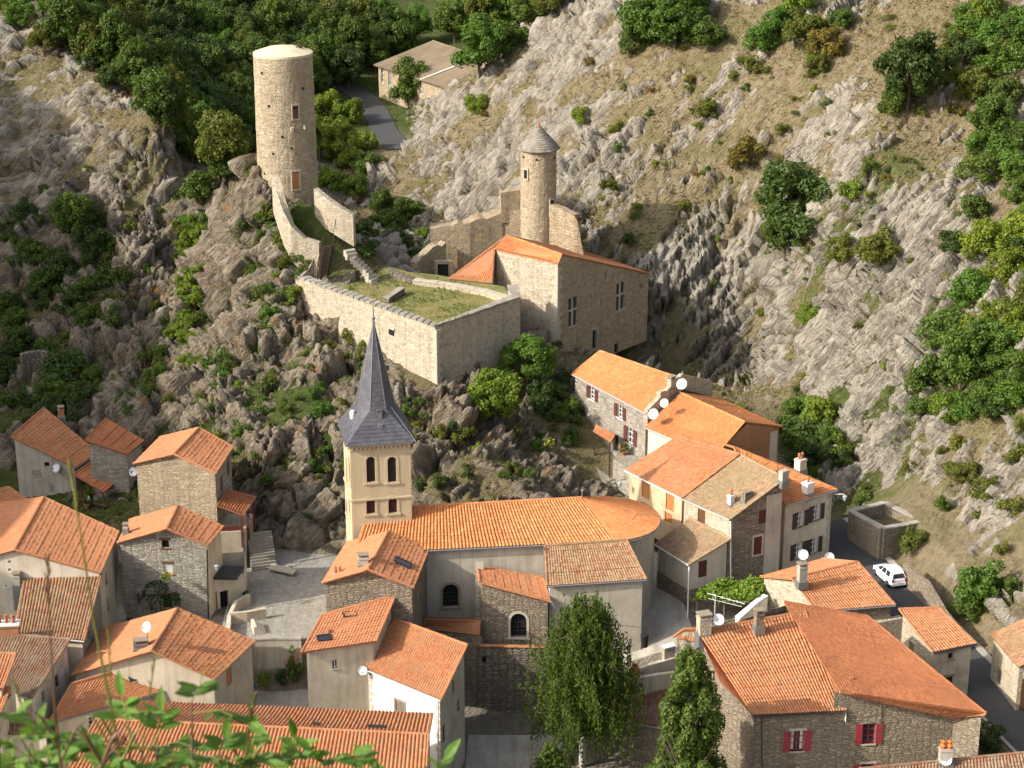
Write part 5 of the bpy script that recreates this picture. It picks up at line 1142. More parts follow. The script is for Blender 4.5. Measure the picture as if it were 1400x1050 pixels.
C2.win(0, 458, 908, .5, .75, 'plain'); C2.finish(); roof(C2.root, P(412, 892, 4.4), P(514, 877, 4.4), P(541, 814, 6.0), P(440, 841, 5.4), 'tile_pale', verge='lr', **TP)
n1 = pnorm(P(413, 891, 4.4), P(513, 877, 4.4), P(440, 842, 5.4)); e_ = P(513, 877, 4.4) - P(413, 891, 4.4)
for a, b in ((478, 841), (443, 873)): skylight(C2.root, hit(a, b, P(413, 891, 4.4), n1), e_, n1, 1.15, .7)
mb = MB(); q = hit(449, 865, P(413, 891, 4.4), n1); mb.tube([q, q + V(0, 0, .3)], .14, 7); mb.build('roof_vent', M['terracotta'], C2.root)
e0, e1, r1, r0 = P(499, 914, 2.2), P(603, 957, 2.2), P(639, 882, 4.1), P(540, 846, 4.1)
C3 = House('village_house', 'white rendered house with bright tiled slope in the bottom centre of the view', 'house', [e0, e1, r1, r0], -7, 'render_white', mats={1: 'render_grey'})
C3.win(0, 547, 968, 1.0, 1.1, 'shut', col='wood_grey', lintel='stone_trim_dark', jamb=True); C3.win(1, 620, 938, .5, 1.1, 'shut', col='wood_brown'); C3.win(1, 607, 1003, .6, 1.6, 'shut', col='wood_brown', leaves=1); C3.win(1, 627, 963, .6, 1.0, 'plain', frame='wood_dark'); C3.finish()
roof(C3.root, e0, e1, r1, r0, 'tile_orange', verge='lr', gutter='zinc', pitch=.24, amp=.035, row=.3); dish(C3.root, P(496, 917, 2.2), V(-.05, -.9, .35), .42, back=P(500, 916, 2.2) + V(0, .4, 0))
for k in range(11):                                     # long and short corner stones
    for c_, px_ in ((C3.pts[0], 1), (C3.pts[1], 0)):
        mb = MB(); e = C3.wall(0)[1]; n = C3.wall(0)[3]; z0 = 1.6 - k * .62; w1 = .5 if k % 2 else .3; o = flat(c_) if px_ else flat(c_) - e * w1
        mb.box(o + n * .025 - n * .1 + V(0, 0, z0), e * w1, n * .1, V(0, 0, .5)); mb.build('quoin', M['stone_trim'], C3.root)
pipe(C3.root, [P(599, 958, 2.0), P(599, 1048, -2.6)], .06)

# ---- right of the church
R1 = House('village_house', 'upper house below the manor with maroon shutters and orange roof half in shade', 'house', [P(782, 511, 10), P(882, 565, 10), A(P(930, 518, 12)), None, A(P(820, 480, 12))], 2.5, 'stone_brown') if False else None
e0, e1, g1, g0 = P(782, 511, 10), P(883, 565, 10), P(931, 518, 12.1), P(820, 480, 12.1)
b1_, b0_ = g1 * 2 - e1, g0 * 2 - e0; b1_.z = b0_.z = 10
R1 = House('village_house', 'upper house below the manor with maroon shutters and orange roof half in shade', 'house', [e0, e1, A(g1), b1_, b0_, A(g0)], 2.0, 'stone_grey', mats={0: 'stone_grey', 1: 'stone_pale'})
for a, b in ((810, 538), (848, 563)): R1.win(0, a, b, 1.0, 1.35, 'open', col='wood_maroon', sill='render_white')
R1.win(0, 862, 596, 1.1, 1.7, 'open', col='wood_maroon'); R1.win(0, 842, 606, .9, 1.9, 'hole'); R1.finish()
roof(R1.root, e0, e1, g1, g0, 'tile_bright', verge='l', gutter='pipe', pitch=.26, amp=.035, row=.33); roof(R1.root, b1_, b0_, g0, g1, 'tile_bright', verge='', ridge=False, pitch=.26, amp=.035, row=.33)
pw = [e1 + V(0, 0, .35), g1 + V(0, 0, .55), lerp(g1, b1_, .9) + V(0, 0, .4)]; pp = slab_wall('party', 'x', pw, .45, lambda q: q.z - 1.6, 'stone_pale', parent=R1.root)
for px_, py_, t, zz in ((919, 545, .72, 0), (906, 553, .42, 0)):
    q = lerp(e1, g1, t); chimney(R1.root, q, flat(g1 - e1), .75, .5, 1.05 if t > .6 else .8, 'stone_pale', cap=t > .6)
dish(R1.root, P(932, 525, 12.7), SAT, .62, back=P(930, 526, 12.4) + V(0, .3, 0)); dish(R1.root, P(908, 551, 11.4), SAT, .5, back=P(906, 552, 11.3) + V(0, .3, 0)); dish(R1.root, P(893, 566, 10.6), SAT, .6, back=P(890, 567, 10.5) + V(0, .3, 0))
pr = empty('porch', P(828, 625, 4.3), 'small orange tiled porch roof on a post beside the upper house', 'porch'); w0 = R1.wall(0)
q0, q1 = P(810, 586, 6.9), P(826, 596, 6.9); o_ = w0[3] * 0; roof(pr, P(812, 591, 6.3), P(835, 605, 6.3), P(841, 594, 6.8), P(816, 581, 6.8), 'tile_orange', ridge=False, verge='lr', **TB)
for q in (P(813, 592, 6.2), P(834, 605, 6.2)): post(pr, q, 2.5, 6.2, .14, 'wood_dark')
block(pr, P(838, 628, 4.9), P(870, 646, 4.9), P(878, 628, 4.9), P(850, 612, 4.9), 2, 4.9, 'stone_grey', 'terrace_base')
e0, e1, g1, g0 = P(882, 584, 9), P(978, 624, 9), P(1018, 577, 11), P(930, 537, 11)
q = P(1069, 583, 9.2); bq = q + (g0 - g1); bq.z = 9.2
R2 = House('village_house', 'house with bright orange gabled roof and red brick gable behind the row', 'house', [e1, A(g1), q, bq, A(g0), e0], 2, 'render_pale', mats={0: 'brick_red'}); R2.finish()
roof(R2.root, e0, e1, g1, g0, 'tile_bright', verge='r', gutter='pipe', pitch=.26, amp=.05, row=.36); roof(R2.root, q, bq, g0, g1, 'tile_bright', verge='l', ridge=False, pitch=.26, amp=.05, row=.36)
a, e, L, n, pf = R2.wall(0); mb = MB()
for k in range(3): 
    o = flat(a) + e * L * (.8 + .05 * k)
o = flat(a) + e * (L * .86); mb.box(o + n * .012 + V(0, 0, 5), e * L * .12, n * .02, V(0, 0, 3.9)); mb.build('plaster_strip', M['render_pale'], R2.root)
e0, e1, g1, g0 = P(855, 643, 7.4), P(932, 681, 7.4), P(1011, 621, 10.5), P(927, 597, 10.5)
R3 = House('village_house', 'sunlit ochre rendered house with orange shutters and clean tiled slope in the right row', 'house', [e0, e1, g1, g0], 2, 'render_ochre', mats={3: 'stone_grey'})
R3.win(0, 883, 667, 1.15, 1.75, 'shut', col='wood_orange'); R3.win(0, 916, 684, 1.15, 1.75, 'shut', col='wood_orange'); R3.win(0, 914, 708, 1.1, 1.0, 'shut', col='wood_orange'); R3.win(0, 882, 698, 1.0, 1.5, 'shut', col='wood_orange'); R3.finish()
roof(R3.root, e0, e1, g1, g0, 'tile_orange', verge='lr', gutter='white_paint', pitch=.25, amp=.04, row=.33); lamp(R3.root, P(856, 655, 6.7), V(-.5, -.6, 0))
e0, e1, g1, g0 = P(932, 681, 7.35), P(998, 710, 7.35), P(1074, 654, 10.3), P(1011, 621, 10.4)
R4 = House('village_house', 'old stone house with moss mottled tile roof and two small roof chimneys', 'house', [e0, e1, g1, g0], -.5, 'stone_pale', mats={1: 'stone_brown'}, over=.15)
R4.win(0, 959, 706, .95, 1.35, 'shut', col='wood_brown'); R4.win(1, 1043, 707, .85, 1.35, 'shut', col='wood_maroon'); R4.win(1, 1036, 746, .85, 1.75, 'shut', col='wood_maroon', lintel='stone_trim', jamb=True); R4.finish()
roof(R4.root, e0, e1, g1, g0, 'tile_moss', verge='lr', gutter='pipe', pitch=.25, amp=.05, row=.35); n1 = pnorm(e0, e1, g0)
chimney(R4.root, hit(999, 690, e1, n1), V(.8, .6, 0), .5, .45, .95, 'render_white', pots=1, cap=False); chimney(R4.root, hit(1020, 685, e1, n1), V(.8, .6, 0), .75, .5, .7, 'stone_brown')
chimney(R4.root, lerp(g1, e1, .06) + V(.1, 0, 0), V(.8, .6, 0), .75, .5, 1.0, 'concrete', cap=False); pipe(R4.root, [P(999, 713, 7.2), P(999, 800, .9)], .065, 'white_paint')
mb = MB(); q = P(1063, 650, 10.5); mb.tube([q, q + V(0, 0, 2.0)], .025, 4)
for zz, ww in ((1.95, .5), (1.7, .4), (1.45, .35)): mb.tube([q + V(-ww, .2, zz), q + V(ww, -.2, zz)], .018, 4)
mb.build('tv_antenna', M['dark_metal'], R4.root)
a4, ee4, L4_, n4, pf4 = R4.wall(1); mb = MB(); mb.box(flat(a4) + ee4 * (L4_ - 1.6) + n4 * .012 + V(0, 0, -.4), ee4 * 1.6, n4 * .03, V(0, 0, 9.3)); mb.build('plaster_panel', M['render_grey'], R4.root)
e0, e1 = P(1074, 691, 7.2), P(1144, 669, 7.2); g1, g0 = P(1003, 611, 10.5), P(1008, 622, 10.4)
bb = P(1060, 628, 7.2) 
R5 = House('village_house', 'cream rendered house with four shuttered windows ending the right row', 'house', [e0, e1, P(1144, 668, 7.2) + V(-3.0, 5.2, 0), e0 + V(-4.2, 5.6, 0)], -.5, 'render_pale', over=.3)
for a, b in ((1094, 710), (1116, 701)): R5.win(0, a, b, .95, 1.6, 'open', col='wood_dark', curtain=True)
for a, b in ((1091, 753), (1113, 746)): R5.win(0, a, b, .95, 1.6, 'open', col='wood_dark', curtain=True)
R5.finish(); roof(R5.root, e0, e1, g1, g0, 'tile_bright', verge='r', gutter='pipe', pitch=.26, amp=.06, row=.36); n1 = pnorm(e0, e1, g1)
roof(R5.root, e1, e1 + V(-4.5, 6.2, 0), g1 + V(-.6, .9, -.1), g1, 'tile_orange', verge='', ridge=False)
for k in range(12):
    mb = MB(); a, e, L, n, pf = R5.wall(0); w1 = .55 if k % 2 else .35; z0 = .3 + k * .55; mb.box(flat(a) + e * (L - w1) + n * .03 - n * .1 + V(0, 0, z0), e * w1, n * .1, V(0, 0, .5)); mb.build('quoin', M['stone_trim'], R5.root)
chimney(R5.root, hit(1094, 642, e0, n1), V(.8, .6, 0), .85, .75, 1.1, 'render_pale', pots=2, cap=False); chimney(R5.root, hit(1104, 674, e0, n1), V(.8, .6, 0), .85, .75, 1.1, 'render_white', pots=1, cap=False)
lamp(R5.root, P(1142, 676, 6.8), V(.8, -.3, 0), 'white_paint')
e0, e1, g1, g0 = P(896, 744, 4.0), P(942, 772, 4.0), P(999, 737, 5.5), P(944, 709, 5.8)
R6 = House('annex', 'small annex with lichen covered tile roof, pale render above rough stone, by the lane', 'annex', [e0, e1, g1, g0], -.6, 'render_pale', over=.2, mats={0: 'render_grey'})
R6.win(1, 961, 778, .95, 1.65, 'shut', col='wood_maroon'); R6.finish(); plinth(R6, 1.4, 'stone_brown'); roof(R6.root, e0, e1, g1, g0, 'tile_moss', verge='lr', gutter='white_paint', pitch=.25, amp=.05, row=.35); pipe(R6.root, [P(942, 775, 3.8), P(940, 845, -.4)], .06, 'white_paint')
# R7 by the road
fE0, fE1, q1, q0 = P(1117, 836, 3.0), P(1224, 827, 3.0), P(1173, 768.5, 4.8), P(1082, 791, 4.8); bE0, bE1 = P(1040, 788, 3.1), P(1124, 764, 3.2)
R7 = House('village_house', 'small roadside house with pale rubble gable and a dish above its chimney', 'house', [fE0, fE1, A(q1), bE1, bE0, A(q0)], -1.5, 'stone_pale', mats={0: 'stone_brown'}); R7.finish()
roof(R7.root, fE0, fE1, q1, q0, 'tile_orange', verge='lr', gutter='zinc', **TB); roof(R7.root, bE1, bE0, q0, q1, 'tile_pale', verge='lr', ridge=False, **TP)
q = P(1096, 795, 4.9); chimney(R7.root, q, V(1, .3, 0), .7, .6, 1.5, 'concrete'); dish(R7.root, q + V(0, 0, 2.5), V(-.1, -.9, .4), .5, mast=q + V(0, 0, 1.3)); dish(R7.root, P(1134, 762, 3.6), V(.1, -.9, .4), .5, back=P(1134, 764, 3.3))
slab_wall('garden_wall', 'low pale coped wall running down from the vine to the small house by the road', [P(1047, 815, 2.1), P(1036, 822, 2.0), P(1008, 846, 1.2)], .4, -2, 'render_white', cap='render_white')
# R8 big house with red shutters
e0, e1, q1, q0 = P(1029, 978, 4.0), P(1155, 972, 4.0), P(1101, 836, 7.6), P(953, 863, 7.6)
le = P(985, 932, 5.2)
v0, v1, w1, w0 = P(1154, 949, 4.9), P(1348, 975, 4.3), P(1187, 843, 6.6), P(1072, 823, 8.0)
_n8 = flat(P(1155, 972, 4.0) - e0); _n8 = V(_n8.y, -_n8.x, 0).normalized(); v0 = hit(1149, 946, e0, _n8); fr8 = hit(1304, 980, e0, _n8)
R8 = House('village_house', 'large stone house with red shutters and two big roofs at the bottom right', 'house', [le, e0, A(e1), A(v0 + (fr8 - e0).normalized() * .05), fr8, v1, w1, w0, q0], -7, 'stone_brown', over=.3)
R8.win(1, 1090, 1013, 1.05, 1.75, 'open', col='red_paint', frame='red_paint', lintel='stone_trim', curtain=True); R8.win(1, 1188, 1003, 1.0, 1.75, 'open', col='red_paint', frame='red_paint', lintel='stone_trim'); R8.win(1, 1186, 1058, 1.0, 1.75, 'open', col='red_paint', frame='red_paint', lintel='stone_trim'); R8.finish()
roof(R8.root, e0, e1, q1, q0, 'tile_orange', verge='r', gutter='dark_metal', pitch=.29, amp=.075, row=.4); roof(R8.root, le, e0, q0, q0 + V(.05, 0, 0), 'tile_orange', verge='', ridge=False, pitch=.29, amp=.07, row=.4)
roof(R8.root, v0, v1, w1, w0, 'tile_brown', verge='r', pitch=.25, amp=.03, row=.32)
roof(R8.root, v0 - _n8 * .3 * (1 if _n8.y > 0 else -1), fr8 - _n8 * .3 * (1 if _n8.y > 0 else -1), v1, lerp(v0, v1, .12), 'tile_brown', verge='', ridge=False, pitch=.25, amp=.05, row=.3); caps(R8.root, v0 - R8.root.location, fr8 - R8.root.location, V(0, -.3, 1).normalized(), 'tile_brown', 'eave_tiles', .22); caps(R8.root, fr8 - R8.root.location, P(1348, 976, 4.2) - R8.root.location, V(0, -.3, 1).normalized(), 'tile_brown', 'eave_tiles', .22)
mb = MB(); _q = [hit(x_, y_, e0 - _n8 * .22 * (-1 if _n8.y > 0 else 1), _n8) for x_, y_ in ((1140, 985), (1205, 990), (1205, 960), (1150, 948), (1140, 945))]; mb.face(_q, [(t_.x, t_.z) for t_ in _q]); mb.build('wall', M['stone_brown'], R8.root)
mb = MB(); a, b = lerp(q1, e1, .68), e1; mb.face([a + V(.12, 0, .1), b + V(.12, 0, .1), b + V(.12, 0, -1.0), a + V(.12, 0, -.3)]); mb.build('flashing', M['render_white'], R8.root)
n1 = pnorm(e0, e1, q0); q = hit(1037, 856, q0, n1); chimney(R8.root, q, V(1, .3, 0), .65, .55, 1.2, 'stone_brown'); q = P(962, 866, 7.4); chimney(R8.root, q, V(1, .3, 0), .95, .8, 1.5, 'stone_pale', low=2.5); dish(R8.root, q + V(1.1, -.2, 1.3), V(-.3, -.9, .3), .5, back=q + V(.4, 0, 1.0))
mb = MB(); a_ = q + V(.8, 0, 1.2); mb.tube([a_, a_ + V(0, 0, 2.2)], .025, 4); mb.tube([a_ + V(-.6, .3, 2.1), a_ + V(2.2, -.7, 1.7)], .025, 4); mb.tube([a_ + V(-.5, .2, 1.7), a_ + V(2.0, -.6, 1.4)], .02, 4)
for t in (.2, .4, .6, .8): c_ = lerp(a_ + V(-.6, .3, 2.1), a_ + V(2.2, -.7, 1.7), t); mb.tube([c_ + V(0, -.25, 0), c_ + V(0, .25, 0)], .015, 4)
mb.build('tv_antenna', M['dish'], R8.root); pipe(R8.root, [P(1041, 980, 3.8), P(1042, 1050, .5)], .06, 'dark_metal')
n2 = pnorm(v0, v1, w0); mb = MB(); q = hit(1164, 928, v0, n2); mb.cbox(q, V(1, 0, 0), V(0, 1, 0), .3, .25, q.z, q.z + .15); mb.build('roof_vent', M['terracotta'], R8.root)
sh = House('lean_to', 'little orange roof patch and rubble wall left of the red shuttered house', 'lean-to', [P(921, 871, 2.2), P(962, 880, 2.2), P(962, 862, 3.0), P(936, 860, 3.0)], -3, 'stone_pale'); sh.finish(); roof(sh.root, P(920, 871, 2.2), P(962, 880, 2.2), P(962, 860, 3.0), P(935, 860, 3.0), 'tile_orange')
# R9, R10, R11
e0, e1, q1, q0 = P(1276, 892, 4.0), P(1335, 880, 4.1), P(1284, 831, 5.6), P(1229, 833, 5.6)
R9 = House('village_house', 'narrow tower-like plastered house with a single tiled slope beside the road', 'house', [e0, e1, q1, q0], -1.5, 'render_old', mats={3: 'stone_pale'})
R9.win(0, 1300, 897, .5, .6, 'hole', lintel='stone_trim_dark'); R9.win(0, 1297, 936, .75, 1.45, 'plain', frame='wood_maroon', lintel='stone_trim_dark'); R9.win(3, 1246, 888, .65, 1.2, 'shut', col='wood_grey'); R9.finish(); roof(R9.root, e0, e1, q1, q0, 'tile_orange', verge='lr', gutter='dark_metal', **TB); pipe(R9.root, [P(1274, 897, 3.8), P(1272, 950, -.5)], .05)
slab_wall('garden_wall', 'low rubble wall between the small gabled house and the narrow plastered house', [P(1195, 850, 1.6), P(1232, 843, 1.6)], .6, -1, 'stone_pale')
e0, e1 = P(1392, 912, 3.3), P(1354, 868, 3.3); ox_ = flat(e1 - e0).normalized(); ox_ = V(ox_.y, -ox_.x, 0)
R10 = House('village_house', 'rubble stone house with old tiles and dark plank door cut by the right edge', 'house', [e1, e0, e0 + ox_ * 8, e1 + ox_ * 8], -1.5, 'stone_pale'); 
R10.win(0, 1366, 925, .8, 1.4, 'shut', col='wood_grey'); R10.finish(); roof(R10.root, e0, e0 + ox_ * 4.2 + V(0, 0, 1.7), e1 + ox_ * 4.2 + V(0, 0, 1.7), e1, 'tile_old', verge='lr') if False else roof(R10.root, e1, e0, e0 + ox_ * 4.2 + V(0, 0, 1.7), e1 + ox_ * 4.2 + V(0, 0, 1.7), 'tile_old', verge='lr', pitch=.27, amp=.07)
R10.win
q = P(1396, 960, 0); mb = MB(); a, e, L, n, pf = R10.wall(1); o = flat(a) + n * .03
for k in range(6): pb = MB(); pb.box(o + e * (.3 + k * .36) + V(0, 0, -.8), e * .34, n * .06, V(0, 0, 2.9)); pb.build('door_plank', M['wood_brown'], R10.root)
e0, e1 = P(1175, 1056, 0.6), P(1420, 1032, 0.6)
R11 = House('village_house', 'brown roof edge along the bottom right corner with a dish on its chimney', 'house', [P(1175, 1090, .0), P(1430, 1070, .0), e1, e0], -5, 'render_grey'); R11.finish(); roof(R11.root, P(1170, 1085, -.1), P(1430, 1060, -.1), e1 + V(0, 0, .3), e0 + V(0, 0, .3), 'tile_dirty')
q = P(1292, 1042, .8); chimney(R11.root, q, V(1, 0, 0), .95, .6, 1.2, 'concrete', cap=False); dish(R11.root, P(1292, 1035, 1.2) + V(0, -.4, 0), V(-.05, -.9, .4), .5, back=q + V(0, 0, .5))
for dx in (-.25, .25): mb = MB(); mb.lathe(q + V(dx, 0, 1.2), [(.2, 0), (.25, .25), (.15, .4), (.22, .6), (.02, .7)], 8); mb.build('chimney_pot', M['orange_plastic'], R11.root)
SH = House('shed', 'old curved tile shed roof between the two tall trees at the bottom', 'shed', [P(843, 983, -3.2), P(921, 998, -3.2), P(927, 923, -1.6), P(871, 926, -1.6)], -8, 'stone_brown'); SH.finish(); roof(SH.root, P(842, 983, -3.2), P(922, 998, -3.2), P(928, 922, -1.6), P(871, 926, -1.6), 'tile_dirty', pitch=.36, amp=.11, row=.45, gutter='zinc')
# ---- far building by the valley road
e0, e1, q1, q0 = P(511, 89, 21.3), P(616, 123, 21.3), P(700, 92, 24.0), P(592, 56, 24.0)
BB = House('farm_building', 'long tan sheet-roofed building by the road in the valley behind the castle', 'building', [e0, e1, q1, q0], 14.5, 'render_grey', over=.5, mats={0: 'stone_buff'})
for a in (523, 533): BB.win(0, a, 104 + (a - 523) * .3, .9, 2.2, 'plain', frame='white_paint')
for a in (548, 560, 575): BB.win(0, a, 112 + (a - 548) * .3, .9, 2.0, 'plain', frame='white_paint')
BB.finish(); roof(BB.root, e0, e1, q1, q0, 'sheet_roof', pitch=.3, amp=.04, row=1.5, verge='lr')
q = pnorm(e0, e1, q0); a_, b_ = lerp(e0, q0, .0), 0; mb = MB(); s0, s1 = lerp(e0, e1, .62) + q * .09, lerp(q0, q1, .62) + q * .09; mb.tube([s0, s1], .12, 4); mb.build('roof_joint', M['render_white'], BB.root)
# ------------------------------------------------------------------ streets, paving, walls
def drape(name, q, n, m, mat, dz=.06, skirt=.25):        # a laid surface following the ground
    q = [Vector(x) for x in q]; mb = MB(); g = []
    for j in range(m + 1):
        rowp = []
        for i in range(n + 1):
            p_ = lerp(lerp(q[0], q[1], i / n), lerp(q[3], q[2], i / n), j / m); rowp.append(V(p_.x, p_.y, ground(p_.x, p_.y) + dz))
        g.append(rowp)
    for j in range(m):
        for i in range(n):
            f = [g[j][i], g[j][i + 1], g[j + 1][i + 1], g[j + 1][i]]; mb.face(f, [(x.x, x.y) for x in f])
    o = mb.build(name, M[mat]); o['kind'] = 'structure'; return o
def strip(name, pl, off0, off1, mat, dz, step=1.0):     # ribbon along a polyline
    mb = MB(); P_ = []
    for a, b in zip(pl, pl[1:]):
        n = max(1, int((b - a).length / step)); P_ += [lerp(a, b, k / n) for k in range(n)]
    P_.append(pl[-1]); 
    for _ in range(3): P_ = [P_[0]] + [(P_[i - 1] + P_[i] * 2 + P_[i + 1]) / 4 for i in range(1, len(P_) - 1)] + [P_[-1]]
    e = []
    for i, q in enumerate(P_):
        d = flat(P_[min(i + 1, len(P_) - 1)] - P_[max(i - 1, 0)]).normalized(); x = V(d.y, -d.x, 0); e.append((q + x * off0 + V(0, 0, dz), q + x * off1 + V(0, 0, dz)))
    for (a, b), (c, d) in zip(e, e[1:]):
        f = [a, c, d, b] if off0 > off1 else [a, b, d, c]; f = f if (f[1] - f[0]).cross(f[3] - f[0]).z > 0 else f[::-1]; mb.face(f, [(x.x, x.y) for x in f])
        if dz > .1: mb.face([a, c, c - V(0, 0, .3), a - V(0, 0, .3)]); mb.face([b, d, d - V(0, 0, .3), b - V(0, 0, .3)])
    o = mb.build(name, M[mat]); o['kind'] = 'structure'; return o
strip('road', ROAD, -2.4, 2.4, 'asphalt', .05); strip('kerb', ROAD, -2.4, -3.0, 'concrete', .16); strip('road_edge', ROAD, 2.05, 2.35, 'concrete', .056)
strip('valley_road', VROAD, -1.9, 1.9, 'asphalt', .12)
sheet('church_square', [P(300, 872, .12), P(470, 872, .12), P(482, 735, .12), P(330, 740, .12)], 'paving', thick=2.5)
drape('church_lane', [P(858, 930, -.5), P(968, 905, -.5), P(905, 755, 0), P(838, 700, .8)], 10, 24, 'concrete'); drape('house_path', [P(845, 705, .8), P(905, 770, .2), P(860, 650, 3), P(815, 640, 3)], 6, 10, 'paving')
sheet('patio', [P(318, 985, -3.8), P(440, 985, -3.8), P(425, 886, -3.8), P(318, 886, -3.8)], 'concrete')
drape('courtyard', [P(630, 1090, -5.5), P(760, 1090, -5.5), P(770, 990, -5.5), P(640, 990, -5.5)], 6, 6, 'concrete')
steps('stone_steps', 'grey stone steps climbing from the square to the crag beside the pale terrace block', P(362, 780, .05), P(354, 727, 3.0), 2.3, 13, 'paving')
steps('stone_steps', 'narrow steps between the rubble stone house and the smooth roofed house', P(162, 845, -.2), P(156, 770, 4.0), 1.3, 18, 'render_old')
steps('stone_steps', 'stone steps rising along the crag to the upper house below the manor', P(818, 650, 1.7), P(775, 592, 5.3), 1.6, 20, 'render_old')
slab_wall('stair_wall', 'thin low wall along the crag side of the upper stone steps', [P(806, 655, 2.2), P(784, 628, 3.8), P(762, 600, 5.5)], .3, None, 'stone_dark')
wf = empty('wooden_fence', P(838, 680, 1.5), 'weathered plank fence beside the lamp of the ochre house', 'fence')
for k in range(6):
    a, b = P(829, 660 + k * 5.5, 2.9 - k * .28), P(853, 650 + k * 5.5, 2.9 - k * .28); mb = MB(); mb.tube([a, b], .09, 4); mb.build('plank', M['wood_grey'], wf)
for x_ in (829, 841, 853): q = P(x_, 676 - (x_ - 829) * .4, 1.6); post(wf, q, .2, 3.1, .12, 'wood_grey')
slab_wall('crag_wall', 'pale broken wall block at the foot of the crag beyond the apse', [P(782, 660, 3.0), P(800, 658, 3.1), P(829, 660, 2.6)], .7, None, 'stone_pale')
slab_wall('square_wall', 'low curved pale wall round the entrance terrace on the square', [P(340, 812, 1.0), P(322, 822, 1.0), P(313, 842, 1.0), P(311, 868, 1.0)], .35, -1, 'render_pale')
slab_wall('square_wall', 'low pale wall with a slanting hand rail in front of the entrance terrace', [P(313, 838, 1.1), P(337, 836, 1.1), P(363, 831, 1.1)], .35, -1, 'render_beige')
steps('entrance_steps', 'few pale steps beside the low wall of the entrance terrace', P(362, 862, .05), P(345, 852, .9), 1.6, 4, 'render_pale')
slab_wall('patio_wall', 'grey rendered retaining wall between the square and the flower patio', [P(342, 874, .35), P(378, 873, .35), P(412, 873, .35)], .45, -6, 'render_grey', cap='concrete')
slab_wall('patio_wall', 'short grey retaining wall stepping up to the low pale wall by the square', [P(312, 868, .5), P(342, 874, .45)], .4, -6, 'render_beige')
slab_wall('terrace_wall', 'stone terrace wall hidden behind the weeping birch', [P(772, 887, -.3), P(815, 905, -.4), P(862, 930, -.7)], .5, -9, 'stone_brown')
slab_wall('lane_wall', 'low pale coped wall across the bottom end of the church lane', [P(866, 915, -.1), P(906, 903, 0), P(922, 898, .1)], .35, -5, 'render_pale'); slab_wall('lane_wall', 'short pale rubble pillar wall at the bottom of the church lane', [P(907, 886, 1.0), P(922, 882, 1.1)], .5, -3, 'stone_pale', cap='render_white')
slab_wall('lane_wall', 'lower pale coping in front of the church lane above the tree tops', [P(872, 926, -.6), P(900, 921, -.6), P(925, 918, -.5)], .35, -6, 'render_pale')
# stone pen by the road
pen = empty('stone_pen', P(1205, 745, .5), 'open rectangular stone pen with plank gates beside the road', 'stone pen')
pc = [P(1163, 699, 3.2), P(1207, 723, 3.2), P(1262, 713, 3.0), P(1210, 688, 3.2)]
for a, b in zip(pc, pc[1:] + pc[:1]):
    slab_wall('pen', 'x', [a, b], .5, -.5, 'stone_brown', parent=pen, cap='concrete')
block(pen, *[lerp(q, sum((Vector(x) for x in pc), V(0, 0, 0)) / 4, .08) for q in pc], -.4, 1.9, 'hill', 'soil_fill')
nb = pc[1] - pc[0]; dn = flat(nb).normalized(); nn_ = V(dn.y, -dn.x, 0)
for k in range(8): mb = MB(); o = flat(pc[0]) + dn * (1.3 + k * .36) + nn_ * .26; mb.box(o + V(0, 0, .4), dn * .34, nn_ * .06, V(0, 0, 2.1 if k < 4 else 2.0)); mb.build('gate_plank', M['wood_grey'], pen)
slab_wall('road_bank', 'low rubble bank along the right side of the road below the bushes', [P(1238, 770, 2.0), P(1268, 795, 2.0), P(1292, 835, 1.6), P(1318, 868, 1.2)], .45, -1, 'stone_brown')
slab_wall('old_wall', 'grey ruined terrace wall among the bushes at the far left', [P(28, 484, 8.9), P(42, 480, 9.0), P(56, 479, 9.0), P(80, 486, 8.6)], .6, None, 'stone_dark')
bn = empty('stone_bench', P(385, 780, .2), 'low stone bench at the foot of the crag beside the square', 'bench'); mb = MB(); mb.box(P(366, 778, .45), P(400, 786, .45) - P(366, 778, .45), V(.3, .9, 0), V(0, 0, .14)); mb.build('seat', M['stone_trim'], bn)
for t in (.15, .85): q = lerp(P(366, 778, 0), P(400, 786, 0), t); mb = MB(); mb.cbox(q + V(.1, .45, 0), V(1, 0, 0), V(0, 1, 0), .35, .6, -.1, .45); mb.build('bench_support', M['stone_grey'], bn)
mc = MB(); q = P(328, 800, 0); 
mh = P(386, 810, .08); mb = MB(); mb.lathe(V(mh.x, mh.y, ground(mh.x, mh.y) + .07), [(.42, 0), (.42, .02), (.02, .025)], 14); tag(mb.build('manhole_cover', M['dark_metal']), 'dark round manhole cover set in the paving of the square', 'manhole cover')
def bin_(label, p, mat, h=1.0, r=.3):
    root = empty('bin', p, label, 'bin'); mb = MB(); mb.lathe(p, [(r * .8, 0), (r, h * .85), (r * 1.08, h * .86)], 10); mb.build('body', M[mat], root); mb = MB(); mb.lathe(p, [(r * 1.1, h * .87), (r * 1.05, h * .95), (.02, h)], 10); mb.build('lid', M[mat], root)
bin_('black rubbish bin at the corner of the chapel by the lane', P(881, 884, -.4), 'black', 1.2, .35); bin_('blue plastic barrel on the flower patio', P(344, 950, -3.7), 'blue_plastic', 1.0, .35)
jar = empty('terracotta_jar', P(868, 922, -.2), 'orange terracotta jar on the wall beside the birch', 'jar'); mb = MB(); mb.lathe(P(868, 922, -.2), [(.25, 0), (.42, .35), (.38, .65), (.22, .8), (.28, .9)], 12); mb.build('body', M['orange_plastic'], jar); mb = MB(); mb.lathe(P(868, 922, -.2), [(.22, .82), (.02, .83)], 12); mb.build('rim', M['dark_void'], jar)  # second piece is a dark disc painting the jar's unlit inside
